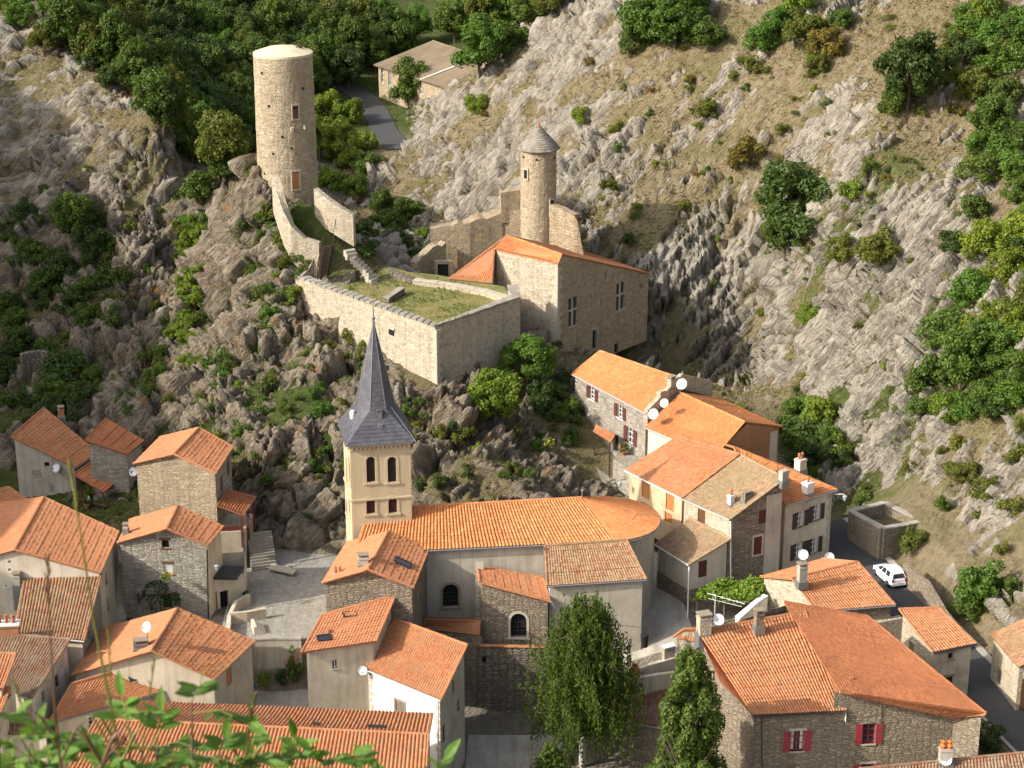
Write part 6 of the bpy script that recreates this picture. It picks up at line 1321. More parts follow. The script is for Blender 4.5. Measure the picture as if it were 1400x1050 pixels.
cab = empty('overhead_cable', P(790, 820, 3), 'thin dark cable strung across the chapel wall', 'cable'); mb = MB(); mb.tube([P(767, 845, 3.2) + V(0, -.1, 0), P(820, 852, 2.6), P(880, 858, 2.4)], .02, 4); mb.build('wire', M['dark_metal'], cab)
# ------------------------------------------------------------------ white hatchback
def car():
    rp, fp = P(1229, 806, 0), P(1200, 780, 0); d = flat(fp - rp).normalized(); x = V(d.y, -d.x, 0); Lc = 3.9; org = flat(rp) + d * .05; gz = ground(org.x + d.x * 1.9, org.y + d.y * 1.9) + .05
    root = empty('parked_car', V(org.x + d.x * Lc / 2, org.y + d.y * Lc / 2, gz), 'white hatchback parked nose uphill at the roadside', 'car')
    def W(l, s, z): return org + d * l + x * s + V(0, 0, gz + z)
    # sections: l, half width, sill z, belt z, half width at belt
    sec = [(0.0, .62, .32, .78), (.1, .76, .25, .92), (.5, .82, .2, .95), (1.2, .83, .19, .94), (2.2, .83, .19, .92), (2.9, .82, .19, .9), (3.4, .78, .2, .8), (3.75, .68, .24, .68), (3.9, .5, .3, .55)]
    mb = MB(); R = []
    for l, hw_, z0, z1 in sec:
        R.append([W(l, s * hw_ * a, z) for s, a, z in ((-1, .9, z0), (-1, 1.0, z0 + .12), (-1, 1.0, (z0 + z1) / 2), (-1, .95, z1), (-.5, 1.0, z1 + .03), (0, 1, z1 + .045), (.5, 1, z1 + .03), (1, .95, z1), (1, 1.0, (z0 + z1) / 2), (1, 1.0, z0 + .12), (1, .9, z0))])
    for a, b in zip(R, R[1:]):
        for k in range(10): mb.face([a[k], a[k + 1], b[k + 1], b[k]])
    mb.face(R[0][::-1]); mb.face(R[-1]); body = mb.build('body', M['car_paint'], root, smooth=False)
    roofp = [(.28, .56, 1.36), (.55, .6, 1.45), (1.2, .62, 1.49), (1.8, .6, 1.46), (2.2, .56, 1.38)]; base = [(.06, .72, .93), (.4, .77, .95), (1.2, .78, .95), (2.1, .78, .94), (2.95, .72, .92)]
    mb = MB(); g = [[W(l, s * w_, z) for s in (-1, -.5, 0, .5, 1)] for l, w_, z in roofp]
    for a, b in zip(g, g[1:]):
        for k in range(4): mb.face([a[k], a[k + 1], b[k + 1], b[k]])
    cage = []
    gm = MB(); m_ = MB()
    for s in (-1, 1):
        for i in range(4):
            (l0, w0, z0), (l1, w1, z1) = base[i], base[i + 1]; (m0, v0, y0), (m1, v1, y1) = roofp[i], roofp[i + 1]; q = [W(l0, s * w0, z0), W(l1, s * w1, z1), W(m1, s * v1, y1), W(m0, s * v0, y0)]
            mb.face(q); c_ = sum(q, V(0, 0, 0)) / 4
            if i in (1, 2, 3) : gm = MB(); gm.face([lerp(t, c_, .16) + x * s * .012 + V(0, 0, .004) for t in q]); gm.build('side_window', M['glass'], body)
    q = [W(base[0][0], -base[0][1], base[0][2]), W(base[0][0], base[0][1], base[0][2]), W(roofp[0][0], roofp[0][1], roofp[0][2]), W(roofp[0][0], -roofp[0][1], roofp[0][2])]; mb.face(q); c_ = sum(q, V(0, 0, 0)) / 4; gm = MB(); gm.face([lerp(t, c_, .14) - d * .015 for t in q]); gm.build('rear_window', M['glass'], body)
    q = [W(base[4][0], -base[4][1], base[4][2]), W(base[4][0], base[4][1], base[4][2]), W(roofp[4][0], roofp[4][1], roofp[4][2]), W(roofp[4][0], -roofp[4][1], roofp[4][2])]; mb.face(q); c_ = sum(q, V(0, 0, 0)) / 4; gm = MB(); gm.face([lerp(t, c_, .1) + d * .015 + V(0, 0, .01) for t in q]); gm.build('windscreen', M['glass'], body)
    mb.build('cabin', M['car_paint'], root)
    for l in (.68, 3.12):
        for s in (-1, 1):
            wm = MB(); c_ = W(l, s * .72, .3); ring = [c_ + d * (.3 * math.cos(t * math.pi / 8)) + V(0, 0, .3 * math.sin(t * math.pi / 8)) for t in range(16)]; o_ = x * s * .15
            for k in range(16): wm.face([ring[k], ring[(k + 1) % 16], ring[(k + 1) % 16] + o_, ring[k] + o_])
            wm.face([r_ + o_ for r_ in ring]); wm.face(ring); wh = wm.build('wheel', M['rubber'], root); rm_ = MB(); rm_.face([c_ + o_ + x * s * .01 + (r_ - c_) * .62 for r_ in ring]); rm_.build('rim', M['chrome'], wh)
    for s in (-1, 1):
        t = MB(); t.box(W(-.03, s * .63 - .07, .62), x * .14, d * .12, V(0, 0, .32)); t.build('tail_light', M['tail_lamp'], root); t = MB(); t.box(W(2.35, s * .86 - .08, .92), x * .16, d * .1, V(0, 0, .12)); t.build('wing_mirror', M['car_paint'], root)
        t = MB(); t.box(W(3.7, s * .52 - .12, .55), x * .24, d * .12, V(0, 0, .12)); t.build('headlight', M['lamp_glass'], root)
    t = MB(); t.box(W(-.06, -.68, .3), x * 1.36, d * .14, V(0, 0, .24)); t.build('bumper', M['car_paint'], root); t = MB(); t.box(W(-.075, -.26, .5), x * .52, d * .02, V(0, 0, .11)); t.build('number_plate', M['white_paint'], root)
car()
# ------------------------------------------------------------------ vegetation
def leaf_mesh(name, pts, nrm, size, mat, rg, aspect=1.5, droop=None):     # one small folded leaf clump per point
    n = len(pts); a = rg.normal(size=(n, 3)); a -= (a * nrm).sum(1)[:, None] * nrm; a /= np.linalg.norm(a, axis=1)[:, None] + 1e-9
    if droop is not None: a = a * .4 + np.array([0, 0, -1.0]) * droop; a /= np.linalg.norm(a, axis=1)[:, None]
    b = np.cross(nrm, a); b /= np.linalg.norm(b, axis=1)[:, None] + 1e-9
    sz = size * rg.uniform(.6, 1.35, n)[:, None]
    v = np.empty((n, 4, 3)); f_ = nrm * sz * .25
    v[:, 0] = pts - a * sz * aspect * .5; v[:, 1] = pts + b * sz * .5 - f_; v[:, 2] = pts + a * sz * aspect * .5 - f_ * .6; v[:, 3] = pts - b * sz * .5 - f_
    me = bpy.data.meshes.new(name); me.vertices.add(n * 4); me.vertices.foreach_set('co', v.astype(np.float32).ravel())
    me.loops.add(n * 4); me.loops.foreach_set('vertex_index', np.arange(n * 4, dtype=np.int32)); me.polygons.add(n)
    me.polygons.foreach_set('loop_start', (np.arange(n) * 4).astype(np.int32)); me.polygons.foreach_set('loop_total', np.full(n, 4, np.int32)); me.update(calc_edges=True)
    me.materials.append(M[mat]); return me
def unit(v): return v / (np.linalg.norm(v, axis=1)[:, None] + 1e-9)
def crown_points(rg, R, H, zc, n, nb, br=.42):   # lumpy crown: leaves on the shells of many overlapping lobes
    c = unit(rg.normal(size=(nb, 3))) * (rg.uniform(.22, .98, nb) ** .6)[:, None]; c[:, 2] = np.where(c[:, 2] < -.45, -c[:, 2], c[:, 2])
    r = br * rg.uniform(.55, 1.1, nb); w_ = r ** 2; k = rg.choice(nb, n, p=w_ / w_.sum())
    d = unit(rg.normal(size=(n, 3)) + np.array([0, 0, .25])); p_ = c[k] + d * (r[k] * np.where(rg.uniform(0, 1, n) < .08, rg.uniform(1.05, 1.4, n), rg.uniform(.68, 1.06, n)))[:, None]
    nr = unit(d * .9 + rg.normal(size=(n, 3)) * .55 + np.array([0, 0, .35]))
    return p_ * np.array([R, R, H]) + np.array([0, 0, zc]), nr
def limbs(mb, rg, h, r, nl, spread):
    mb.tube([(0, 0, -.6), (rg.normal(0, .05) * h, rg.normal(0, .05) * h, h * .45), (rg.normal(0, .08) * h, rg.normal(0, .08) * h, h * .8)], [r, r * .75, r * .3], 6)
    for k in range(nl):
        a = rg.uniform(0, 6.28); z = h * rg.uniform(.25, .6); q = np.array([math.cos(a), math.sin(a), 0]) * spread
        mb.tube([(0, 0, z), tuple(q * .55 + np.array([0, 0, z + h * .18])), tuple(q + np.array([0, 0, z + h * .32]))], [r * .45, r * .3, r * .1], 5)
PROTO = {}
def make_plant(kind, name, v, R, H, zc, n, nb, leaf, size, trunk_h, trunk_r, br=.42):
    rg = np.random.default_rng(100 + v + len(PROTO) * 13); p_, nr = crown_points(rg, R, H, zc, n, nb, br)
    cm = leaf_mesh('crown', p_, nr, size, leaf, rg); tb = MB(); limbs(tb, rg, trunk_h, trunk_r, 5, R * .6); tm = tb.mesh('trunk', M['bark'])
    PROTO.setdefault(kind, []).append((cm, tm, R))
for v in range(4): make_plant('shrub', 'shrub', v, 1.0, .85, .62, 1300, 16, 'leaf', .125, .9, .06)
for v in range(4): make_plant('bush', 'bush', v, 2.0, 1.7, 1.3, 4600, 34, 'leaf', .165, 1.9, .1, .33)
for v in range(4): make_plant('tree', 'tree', v, 2.8, 2.9, 3.4, 8500, 52, 'leaf', .2, 4.6, .18, .28)
for v in range(2): make_plant('low', 'low', v, 1.3, .5, .3, 1000, 14, 'leaf', .11, .4, .04)
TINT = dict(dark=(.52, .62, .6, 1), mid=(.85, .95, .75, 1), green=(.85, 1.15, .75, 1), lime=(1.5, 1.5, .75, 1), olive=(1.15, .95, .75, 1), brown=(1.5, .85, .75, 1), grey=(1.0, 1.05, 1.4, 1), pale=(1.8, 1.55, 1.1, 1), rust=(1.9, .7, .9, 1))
NAMES = dict(shrub=('shrub', 'shrub'), bush=('bush', 'bush'), tree=('leafy_tree', 'tree'), low=('low_shrub', 'shrub'))
NOUN = {'ivy bush': ('ivy_bush', 'bush'), 'scrub bush': ('scrub_bush', 'bush'), 'creeper': ('creeper', 'creeper'), 'scrub clump': ('scrub_clump', 'scrub'), 'heath tuft': ('heath_tuft', 'heath'), 'heath shrub': ('heath_shrub', 'heath'), 'bush': ('bush', 'bush'), 'shrub': ('shrub', 'shrub')}
def plant(kind, p, R, tint, label, group=None, squash=1.0, noun=None):
    cm, tm, R0 = rnd.choice(PROTO[kind]); nm, cat = NOUN.get(noun, NAMES[kind]); root = empty(nm, p, label, cat, group, rnd.uniform(0, 6.28)); s_ = R / R0
    root.scale = (s_ * rnd.uniform(.9, 1.1), s_ * rnd.uniform(.9, 1.1), s_ * squash * rnd.uniform(.88, 1.12))
    c = link('crown', cm, root); t = TINT[tint]; j = rnd.uniform(.85, 1.15); c.color = (t[0] * j * rnd.uniform(.92, 1.08), t[1] * j, t[2] * j, 1); link('trunk', tm, root); return root
def veg(px, py, r, tint, label, group=None, kind=None, squash=1.0, noun=None):
    p = land(px, py + r * .55); _, _, dc = proj(p); R = r * dc / FPX
    k = kind or ('shrub' if R < 1.35 else 'bush' if R < 2.6 else 'tree')
    if k == 'tree': p = land(px, py + r * .95)
    if k == 'low': p = land(px, py + r * .2)
    return plant(k, p - V(0, 0, .15 * R), R, tint, label, group, squash, noun)
def inside(x, y, pl):
    c = False
    for (x0, y0), (x1, y1) in zip(pl, pl[1:] + pl[:1]):
        if (y0 > y) != (y1 > y) and x < x0 + (y - y0) * (x1 - x0) / (y1 - y0): c = not c
    return c
# one by one: the bushes and trees that stand out
SOLO = '''880,32,36,green,large bright bush on the left of the clump above the pale outcrop at the top
922,36,36,green,large rounded bush in the middle of the clump at the top of the right slope
868,58,22,mid,lower left bush of the clump at the top of the right slope
968,46,28,mid,bush at the right end of the clump at the top of the right slope
942,12,30,green,bush at the top edge above the clump on the right slope
898,2,30,dark,bush cut by the top edge above the big clump of the right slope
1240,108,46,dark,large lone dark round bush on the upper right slope
1226,140,24,mid,smaller bush hugging the lower left of the large dark round bush
1085,285,52,dark,large lone dark tree above the shadowed outcrop on the right slope
1072,325,32,mid,bush at the foot of the large lone dark tree on the right slope
1162,262,17,lime,small lime bush right of the large lone dark tree on the right slope
1205,342,32,olive,spreading olive bush below the pale outcrops on the right slope
1152,346,26,olive,left spreading olive bush below the pale outcrops on the right slope
1022,214,26,brown,brownish withered bush alone on the bare right slope
966,152,18,olive,thin olive bush on the bare slope below the top clump
965,240,9,green,tiny upright green sapling on the bare right slope
860,330,10,dark,small dark green bush alone on the slope right of the turret
796,160,15,lime,lime bush in the rock cleft above the turret
832,256,12,olive,small olive bush in the rocks right of the turret
658,70,38,green,big bright tree on the ridge right of the far building
700,52,24,mid,tree on the ridge right of the big bright tree by the far building
560,122,27,mid,grey green tree in front of the far building
652,142,17,lime,lime sapling on the slope below the far building
722,498,36,green,large bright bush against the manor foot behind the rampart corner
676,550,36,lime,large lime bush on the crag below the right rampart wall
742,544,24,dark,dark ivy bush on the crag between lime bush and upper house
1110,430,20,lime,lime bush on the right slope above the street row
1345,806,38,green,tall bright bush on the bank above the road by the right edge
1324,832,24,mid,smaller bush beside the tall bright bush on the road bank
1246,744,20,olive,olive bush on the bank just right of the stone pen
1180,682,13,mid,small bush behind the stone pen left corner
1288,690,12,green,small bright plant on the dry grass right of the stone pen
1350,1012,22,dark,dark bush between the red shuttered house and the road
1300,332,20,dark,dark bush in the shade of the lower pale outcrop on the right slope
495,315,20,dark,dark ivy mass beside the stone steps under the keep ramp
502,342,16,dark,lower dark ivy mass beside the stone steps
370,288,16,olive,olive bush behind the curved wall below the keep
386,332,17,olive,olive bush outside the curved wall above the rampart end
405,402,15,lime,lime climbing bush over the left end of the rampart
440,560,17,green,bright bush clinging to the crag left of the spire
1120,562,28,lime,lime bush behind the red brick gable
895,738,20,lime,lime vine bush between the apse and the ochre house
60,52,24,olive,olive bush at the top of the left hill ridge'''
for ln in SOLO.split('\n'):
    a, b, r, t, lab = ln.split(',', 4); veg(float(a), float(b), float(r), t, lab)
WORD = dict(dark='dark green', mid='mid green', green='bright green', lime='lime green', olive='olive', brown='brownish', grey='grey green', pale='pale dry', rust='reddish')
def wording(r, rs, t, x, y, xs, ys, noun, tail):
    sz = 'small' if r < np.quantile(rs, .34) else 'large' if r > np.quantile(rs, .67) else 'medium'
    def third(v, vs, w3): u = (v - min(vs)) / max(1e-6, max(vs) - min(vs)); return w3[min(4, int(u * 5))]
    v_, h_ = third(y, ys, ('top', 'upper', 'middle', 'lower', 'bottom')), third(x, xs, ('far left', 'left', 'centre', 'right', 'far right'))
    return f"{sz} {WORD[t]} {noun} at {v_} {h_} of {tail}"
def place_group(noun, tail, grp, rows, kind=None, squash=1.0):
    xs, ys, rs = [q[0] for q in rows], [q[1] for q in rows], [q[2] for q in rows]
    for x, y, r, t in rows: veg(x, y, r, t, wording(r, rs, t, x, y, xs, ys, noun, tail), grp, kind, squash, noun)
def group(noun, tail, grp, items, kind=None):
    rows = [(float(a), float(b), float(r), t) for a, b, r, t in (it.split() for it in items.split(';'))]; place_group(noun, tail, grp, rows, kind)
_k = []
while len(_k) < 46:
    x, y = rnd.uniform(1235, 1410), rnd.uniform(0, 600)
    if inside(x, y, [(1320, 0), (1410, 0), (1410, 600), (1250, 590), (1236, 480), (1290, 400), (1335, 310), (1330, 200), (1300, 100)]): _k.append(f"{x:.0f} {y:.0f} {rnd.uniform(14, 28):.0f} {rnd.choice(['green', 'green', 'lime', 'mid', 'mid', 'dark', 'olive'])}")
THICK = ';'.join(_k)
group('tree', 'the sunny gully right of the keep', 'lime trees beside the keep', '448 150 24 lime;480 158 22 lime;440 192 26 lime;474 210 26 lime;503 222 20 mid;452 246 24 lime;488 258 20 lime;430 172 20 mid;465 180 20 lime;500 195 18 lime')
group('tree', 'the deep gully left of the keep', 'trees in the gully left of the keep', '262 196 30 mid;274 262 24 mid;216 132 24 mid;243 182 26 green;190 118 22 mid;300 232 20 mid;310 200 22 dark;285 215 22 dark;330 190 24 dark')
group('shrub', 'the green strip left of the crag', 'gully strip shrubs', '262 316 12 lime;258 336 13 lime;256 356 12 lime;254 396 13 lime;253 416 12 lime;252 436 11 lime;250 376 12 lime;246 410 10 lime;264 305 12 lime;260 326 13 lime;257 346 13 lime;255 366 13 lime;254 386 13 lime;252 406 13 lime;252 426 12 lime;253 446 10 lime;284 500 13 green;294 526 14 green;272 548 13 lime;296 556 13 green;330 572 13 mid;345 600 13 mid')
group('bush', 'the lower slope at far left', 'bushes of the left slope', '105 305 32 mid;130 338 26 dark;84 366 28 dark;60 390 24 mid;96 418 22 dark;40 335 14 mid;90 505 30 dark;72 532 24 mid;112 542 22 dark;22 440 20 mid;12 482 22 dark;128 300 20 mid;68 350 18 mid;16 415 18 dark;40 545 16 dark;130 520 18 mid')
group('scrub bush', 'the rocky left hill face', 'scrub of the left hill', '30 300 10 olive;60 260 9 mid;150 250 9 olive;180 310 9 olive;200 370 9 mid;170 420 11 olive;150 450 12 mid;190 480 11 mid;60 480 14 mid;160 520 14 mid;200 540 14 green;180 560 12 mid;40 580 10 dark;230 560 12 mid;215 500 10 olive;20 360 12 mid;110 460 14 mid;10 550 16 mid;120 230 8 olive;70 190 8 olive;210 420 10 olive;5 310 12 mid;145 385 12 mid;170 545 14 mid;100 570 12 dark;60 560 14 dark')
group('bush', 'the left hilltop row', 'bushes on the left hilltop', '100 62 18 mid;30 20 22 green;76 14 20 mid;10 8 20 lime;120 85 16 dark;150 105 18 dark')
group('bush', 'the gully left of the ruined wall', 'bushes below the ruined wall', '530 306 24 mid;556 290 20 mid;546 332 22 dark;574 322 14 lime;522 278 18 mid;560 352 16 dark')
group('scrub bush', 'the crag below the keep', 'scrub on the castle crag', '350 380 15 mid;375 380 14 lime;380 410 14 mid;360 455 14 mid;345 475 12 olive;400 455 9 mid;425 540 10 green;415 600 11 mid;450 600 10 mid;380 600 10 olive;390 560 11 mid;360 560 10 mid;310 620 11 green;500 500 12 dark;470 490 10 mid;450 470 10 olive;520 505 11 mid;580 620 10 olive;640 590 12 olive;690 650 10 mid;600 660 12 dark;565 600 10 olive;650 560 12 olive;770 520 14 dark;755 560 14 dark;362 400 18 mid;372 432 16 green;340 428 12 olive;352 460 13 olive;420 482 9 mid;422 506 10 mid;480 462 13 olive;496 486 12 olive;436 530 10 green;388 366 14 olive;405 352 12 mid;395 310 10 mid;330 590 13 green;352 622 10 mid;600 590 12 olive;625 600 10 olive;560 640 12 dark;575 660 10 dark;655 612 9 lime;700 640 10 olive;640 650 10 dark;736 600 10 dark;420 640 10 olive;460 690 9 olive;370 520 11 olive;310 480 9 green;390 470 10 olive;612 560 10 olive;760 470 12 dark;700 590 12 olive')
group('bush', 'the right edge thicket', 'thicket on the right slope', THICK + ';1355 168 34 mid;1376 206 28 green;1340 232 30 mid;1366 82 30 green;1312 58 24 olive;1392 40 28 green;1332 118 26 olive;1310 112 18 olive;1392 262 24 mid;1350 332 34 lime;1376 366 34 lime;1330 402 34 green;1292 450 32 mid;1312 500 42 mid;1270 520 34 mid;1352 470 36 green;1258 556 20 mid;1344 540 26 mid;1392 436 30 lime;1392 320 28 lime;1330 290 22 mid;1390 500 24 mid;1300 556 20 dark;1372 130 28 mid;1395 190 24 dark;1350 20 24 mid')
group('bush', 'the top right slope scrub', 'bushes along the top right slope', '1040 58 24 green;1062 28 26 green;1100 40 30 olive;1132 62 26 brown;1090 8 26 lime;1118 92 18 olive;1030 90 14 olive;1150 30 20 mid;1292 86 14 olive;1320 18 18 mid')
group('bush', 'the shade behind the right row', 'bushes behind the street row', '1090 592 24 mid;1112 622 24 dark;1134 602 20 mid;1082 560 16 mid;1150 630 16 dark;1100 520 12 olive;1010 520 10 olive')
group('scrub bush', 'the dry right edge bank', 'scrub on the right bank', '1350 668 26 olive;1322 650 20 olive;1346 704 16 olive;1384 800 12 mid;1385 690 18 olive;1310 612 16 olive;1390 620 18 olive;1215 600 10 mid;1240 640 12 olive;1300 640 12 olive;1370 750 12 olive')
def fill(poly, n, r0, r1, tints, noun, tail, grp, kind=None):
    rows = []; xs, ys = [a for a, b in poly], [b for a, b in poly]
    while len(rows) < n:
        x, y = rnd.uniform(min(xs), max(xs)), rnd.uniform(min(ys), max(ys))
        if inside(x, y, poly): rows.append((x, y, rnd.uniform(r0, r1), rnd.choice(tints)))
    place_group(noun, tail, grp, rows, kind)
fill([(244, 300), (282, 296), (268, 460), (242, 470), (240, 400)], 46, 7, 12, ['lime', 'lime', 'green', 'lime', 'olive'], 'shrub', 'the green strip left of the crag', 'gully strip shrubs')
fill([(355, 290), (400, 300), (432, 350), (400, 420), (385, 470), (330, 480), (345, 360)], 44, 6, 13, ['mid', 'olive', 'mid', 'lime', 'grey', 'green'], 'creeper', 'the crag flank left of the rampart', 'ivy and shrubs left of the rampart')
fill([(415, 440), (500, 470), (590, 545), (690, 520), (770, 520), (765, 665), (560, 680), (470, 720), (390, 720), (330, 600), (380, 480)], 70, 5, 11, ['olive', 'mid', 'olive', 'dark', 'green', 'grey'], 'scrub clump', 'the cliff behind the church', 'scrub on the cliff')
fill([(0, 290), (150, 280), (170, 420), (150, 560), (0, 570)], 40, 9, 22, ['dark', 'mid', 'dark', 'olive', 'mid'], 'bush', 'the lower slope at far left', 'bushes of the left slope')
fill([(180, 440), (330, 480), (340, 640), (200, 570)], 30, 7, 13, ['mid', 'green', 'olive', 'lime'], 'bush', 'the slope behind the left houses', 'bushes behind the left houses')
fill([(760, 60), (1300, 20), (1320, 330), (1230, 520), (1100, 470), (880, 330), (800, 240)], 46, 5, 11, ['olive', 'olive', 'grey', 'pale', 'mid', 'brown'], 'bush', 'the open right slope', 'bushes of the open right slope')
fill([(1060, 540), (1160, 560), (1180, 640), (1090, 650)], 12, 10, 18, ['mid', 'dark', 'lime', 'green'], 'bush', 'the shade behind the right row', 'bushes behind the street row')
fill([(745, 530), (785, 520), (800, 600), (770, 610), (750, 580)], 12, 9, 16, ['dark', 'dark', 'mid'], 'ivy bush', 'the bank by the upper house', 'ivy beside the upper house')
# the shaded wood in the side valley
FOREST = [(60, 0), (330, 0), (430, 20), (520, 40), (600, 30), (700, 15), (760, 0), (740, 30), (630, 58), (590, 50), (510, 84), (480, 110), (440, 100), (430, 128), (340, 130), (335, 200), (300, 236), (270, 215), (230, 172), (160, 98), (90, 55)]
pl_ = []; tries = 0
while len(pl_) < 165 and tries < 12000:
    tries += 1; x, y = rnd.uniform(60, 760), rnd.uniform(-40, 236)
    if not inside(x, max(y, 1), FOREST) or (310 < x < 420 and 5 < y < 70 and rnd.random() < .5): continue
    if any((x - a) ** 2 + (1.6 * (y - b)) ** 2 < 16 ** 2 for a, b in pl_): continue
    pl_.append((x, y))
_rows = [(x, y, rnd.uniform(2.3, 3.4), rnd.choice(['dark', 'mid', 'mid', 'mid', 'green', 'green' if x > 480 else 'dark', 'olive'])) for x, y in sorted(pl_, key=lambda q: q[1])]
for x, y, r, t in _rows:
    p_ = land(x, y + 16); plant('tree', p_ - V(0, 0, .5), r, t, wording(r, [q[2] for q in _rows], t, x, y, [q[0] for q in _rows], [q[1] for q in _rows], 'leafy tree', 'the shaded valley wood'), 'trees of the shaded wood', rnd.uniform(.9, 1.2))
# scattered heath: small shrubs and dry tussocks of the open slopes
cand = np.flatnonzero(near)
rgv = np.random.default_rng(5)
vx = p2[cand]; okz = (damp[cand] > .6)
pk = cand[okz]; rkk = rk[pk]
def tufts(name, n, wfun, size, mat, col, blades=5, up=.8, at=None):
    if at is None: wgt = wfun(pk); idx = rgv.choice(len(pk), n, p=wgt / wgt.sum()); b_ = p2[pk[idx]] + np.c_[rgv.uniform(-.15, .15, (n, 2)), np.full(n, -.03)]
    else: b_ = at; n = len(at)
    q = np.repeat(b_, blades, 0); m = len(q); h = size * rgv.uniform(.5, 1.3, m)[:, None]; a = rgv.uniform(0, 6.28, m); out = np.c_[np.cos(a), np.sin(a), np.zeros(m)]
    side = np.c_[-np.sin(a), np.cos(a), np.zeros(m)]; v = np.empty((m, 3, 3)); st = q + out * rgv.uniform(0, size * .35, m)[:, None]
    v[:, 0] = st - side * h * .22; v[:, 1] = st + side * h * .22; v[:, 2] = st + out * h * (1 - up) * 1.5 + np.array([0, 0, 1]) * h * up
    me = bpy.data.meshes.new(name); me.vertices.add(m * 3); me.vertices.foreach_set('co', v.astype(np.float32).ravel()); me.loops.add(m * 3); me.loops.foreach_set('vertex_index', np.arange(m * 3, dtype=np.int32))
    me.polygons.add(m); me.polygons.foreach_set('loop_start', (np.arange(m) * 3).astype(np.int32)); me.polygons.foreach_set('loop_total', np.full(m, 3, np.int32)); me.update(calc_edges=True); me.materials.append(M[mat])
    o = bpy.data.objects.new(name, me); COL.objects.link(o); o.color = col; o['kind'] = 'stuff'
gk = fbm(p2[pk] / 3.0, 201, 3)
dens = np.where((p2[pk][:, 1] > 214), 2.6, 1.0)
m_leaf('straw', (.3, .225, .11), .25); m_leaf('herb', (.1, .135, .04), .3)
tufts('dry_grass', 46000, lambda k: (np.clip(1 - rk[k] * 1.1, .02, 1) * np.clip(1 - green[k], .05, 1)) * dens, .23, 'straw', (1, 1, 1, 1), 4, .6)
tufts('green_herbs', 32000, lambda k: (np.clip(1.1 - rk[k], .05, 1) * (np.clip(green[k], 0, 1) * 1.5 + .10 + sstep(.55, .68, gk) * .9)) * dens, .26, 'herb', (1, 1, 1, 1), 5, .65)
_lw = []
while len(_lw) < 2600:
    x, y = rnd.uniform(475, 705), rnd.uniform(355, 450); q = P(x, y, 15.88)
    if inside(x, y, [(480, 368), (425, 383), (597, 440), (700, 408), (640, 388), (560, 372), (520, 360)]): _lw.append(tuple(q))
_lw = np.array(_lw); _m = fbm(_lw.astype(np.float32) / 2.2, 301, 3) > .5
tufts('lawn_grass', 0, None, .16, 'herb', (1, 1, 1, 1), 5, .8, _lw[_m]); tufts('dry_lawn_grass', 0, None, .12, 'straw', (1, 1, 1, 1), 4, .7, _lw[~_m])
n_ = 0; HEATH = []
for _ in range(4000):
    if n_ >= 130: break
    x, y = rnd.uniform(0, 1400), rnd.uniform(20, 720); q = land(x, y); j = np.searchsorted(gy, q.y); i = np.searchsorted(gx, q.x)
    if not (2 < i < NX - 2 and 2 < j < NY - 2): continue
    f_ = j * NX + i
    if not near[f_] or damp[f_] < .6 or rk[f_] > .75 or q.y > 275: continue
    n_ += 1; small = rnd.random() < .65
    side = 'sunny right slope' if q.x > 8 + (q.y - 215) * -.3 else ('castle crag' if q.x > -33 else 'left hill')
    HEATH.append((x, y, q, small, rnd.uniform(.4, .95) if small else rnd.uniform(.35, .8), rnd.choice(['olive', 'olive', 'brown', 'grey', 'mid', 'pale', 'lime', 'rust']), side))
for x, y, q, small, r, t, side in HEATH:
    hs_ = [h for h in HEATH if h[6] == side]; plant('low' if small else 'shrub', q - V(0, 0, .1), r, t, wording(r, [h[4] for h in hs_], t, x, y, [h[0] for h in hs_], [h[1] for h in hs_], 'heath tuft' if small else 'heath shrub', 'the ' + side), 'heath tufts of the ' + side, 1.0, 'heath tuft' if small else 'heath shrub')

# weeping birch
def birch():
    base = P(800, 1085, -6.5); top = 8.3; bx, by = base.x, base.y; by = PY(800, 900, 141.0).y; bx = PY(797, 950, 141.0).x
    root = empty('weeping_birch', V(bx, by, -6.5), 'tall weeping birch with pale trunk and hanging branches in front of the chapel', 'tree'); rg = np.random.default_rng(8)
    tb = MB(); tb.tube([(bx, by, -6.8), (bx + .1, by, -2), (bx + .25, by, 2.5), (bx + .2, by, 5.5), (bx, by, 8.0)], [.3, .26, .2, .12, .03], 8)
    pp, nn = [], []; lb_ = MB()
    for k in range(260):
        z = -3.2 + 10.6 * rg.uniform() ** .8; a = rg.uniform(0, 6.28); sp = 4.6 * min(1, max(.02, (8.3 - z) / 6.5)) ** .65 * rg.uniform(.45, 1.05) + .25
        tip = np.array([bx + math.cos(a) * sp, by + math.sin(a) * sp * .9, z + rg.uniform(.3, 1.0)]); mid = np.array([bx + math.cos(a) * sp * .5 + .15, by + math.sin(a) * sp * .5, z + .8])
        lb_.tube([(bx + .15, by, z - .3), tuple(mid), tuple(tip)], [.06, .035, .012], 4)
        for t in np.linspace(.2, 1.0, 8):
            s_ = (1 - t) ** 2 * np.array([bx, by, z]) + 2 * t * (1 - t) * mid + t * t * tip + rg.normal(0, .28, 3); ln = rg.uniform(1.0, 3.6) * (.4 + .6 * t); m = int(ln * 14); zz = np.linspace(-.25, ln, m)
            sw = rg.normal(0, .1, 2); pp.append(np.c_[s_[0] + sw[0] * zz + rg.normal(0, .11, m), s_[1] + sw[1] * zz + rg.normal(0, .11, m), s_[2] - zz]); nn.append(unit(rg.normal(size=(m, 3)) + np.array([math.cos(a), math.sin(a), .4])))
    pp = np.concatenate(pp); nn = np.concatenate(nn); k = pp[:, 2] > -7.2; pp, nn = pp[k], nn[k]
    me = leaf_mesh('crown', pp - np.array([bx, by, -6.5]), nn, .15, 'leaf', rg, 1.7, .9); o = link('crown', me, root); o.color = (.72, .82, .7, 1); tb.build('trunk', M['bark_pale'], root); lb_.build('branches', M['bark'], root)
birch()
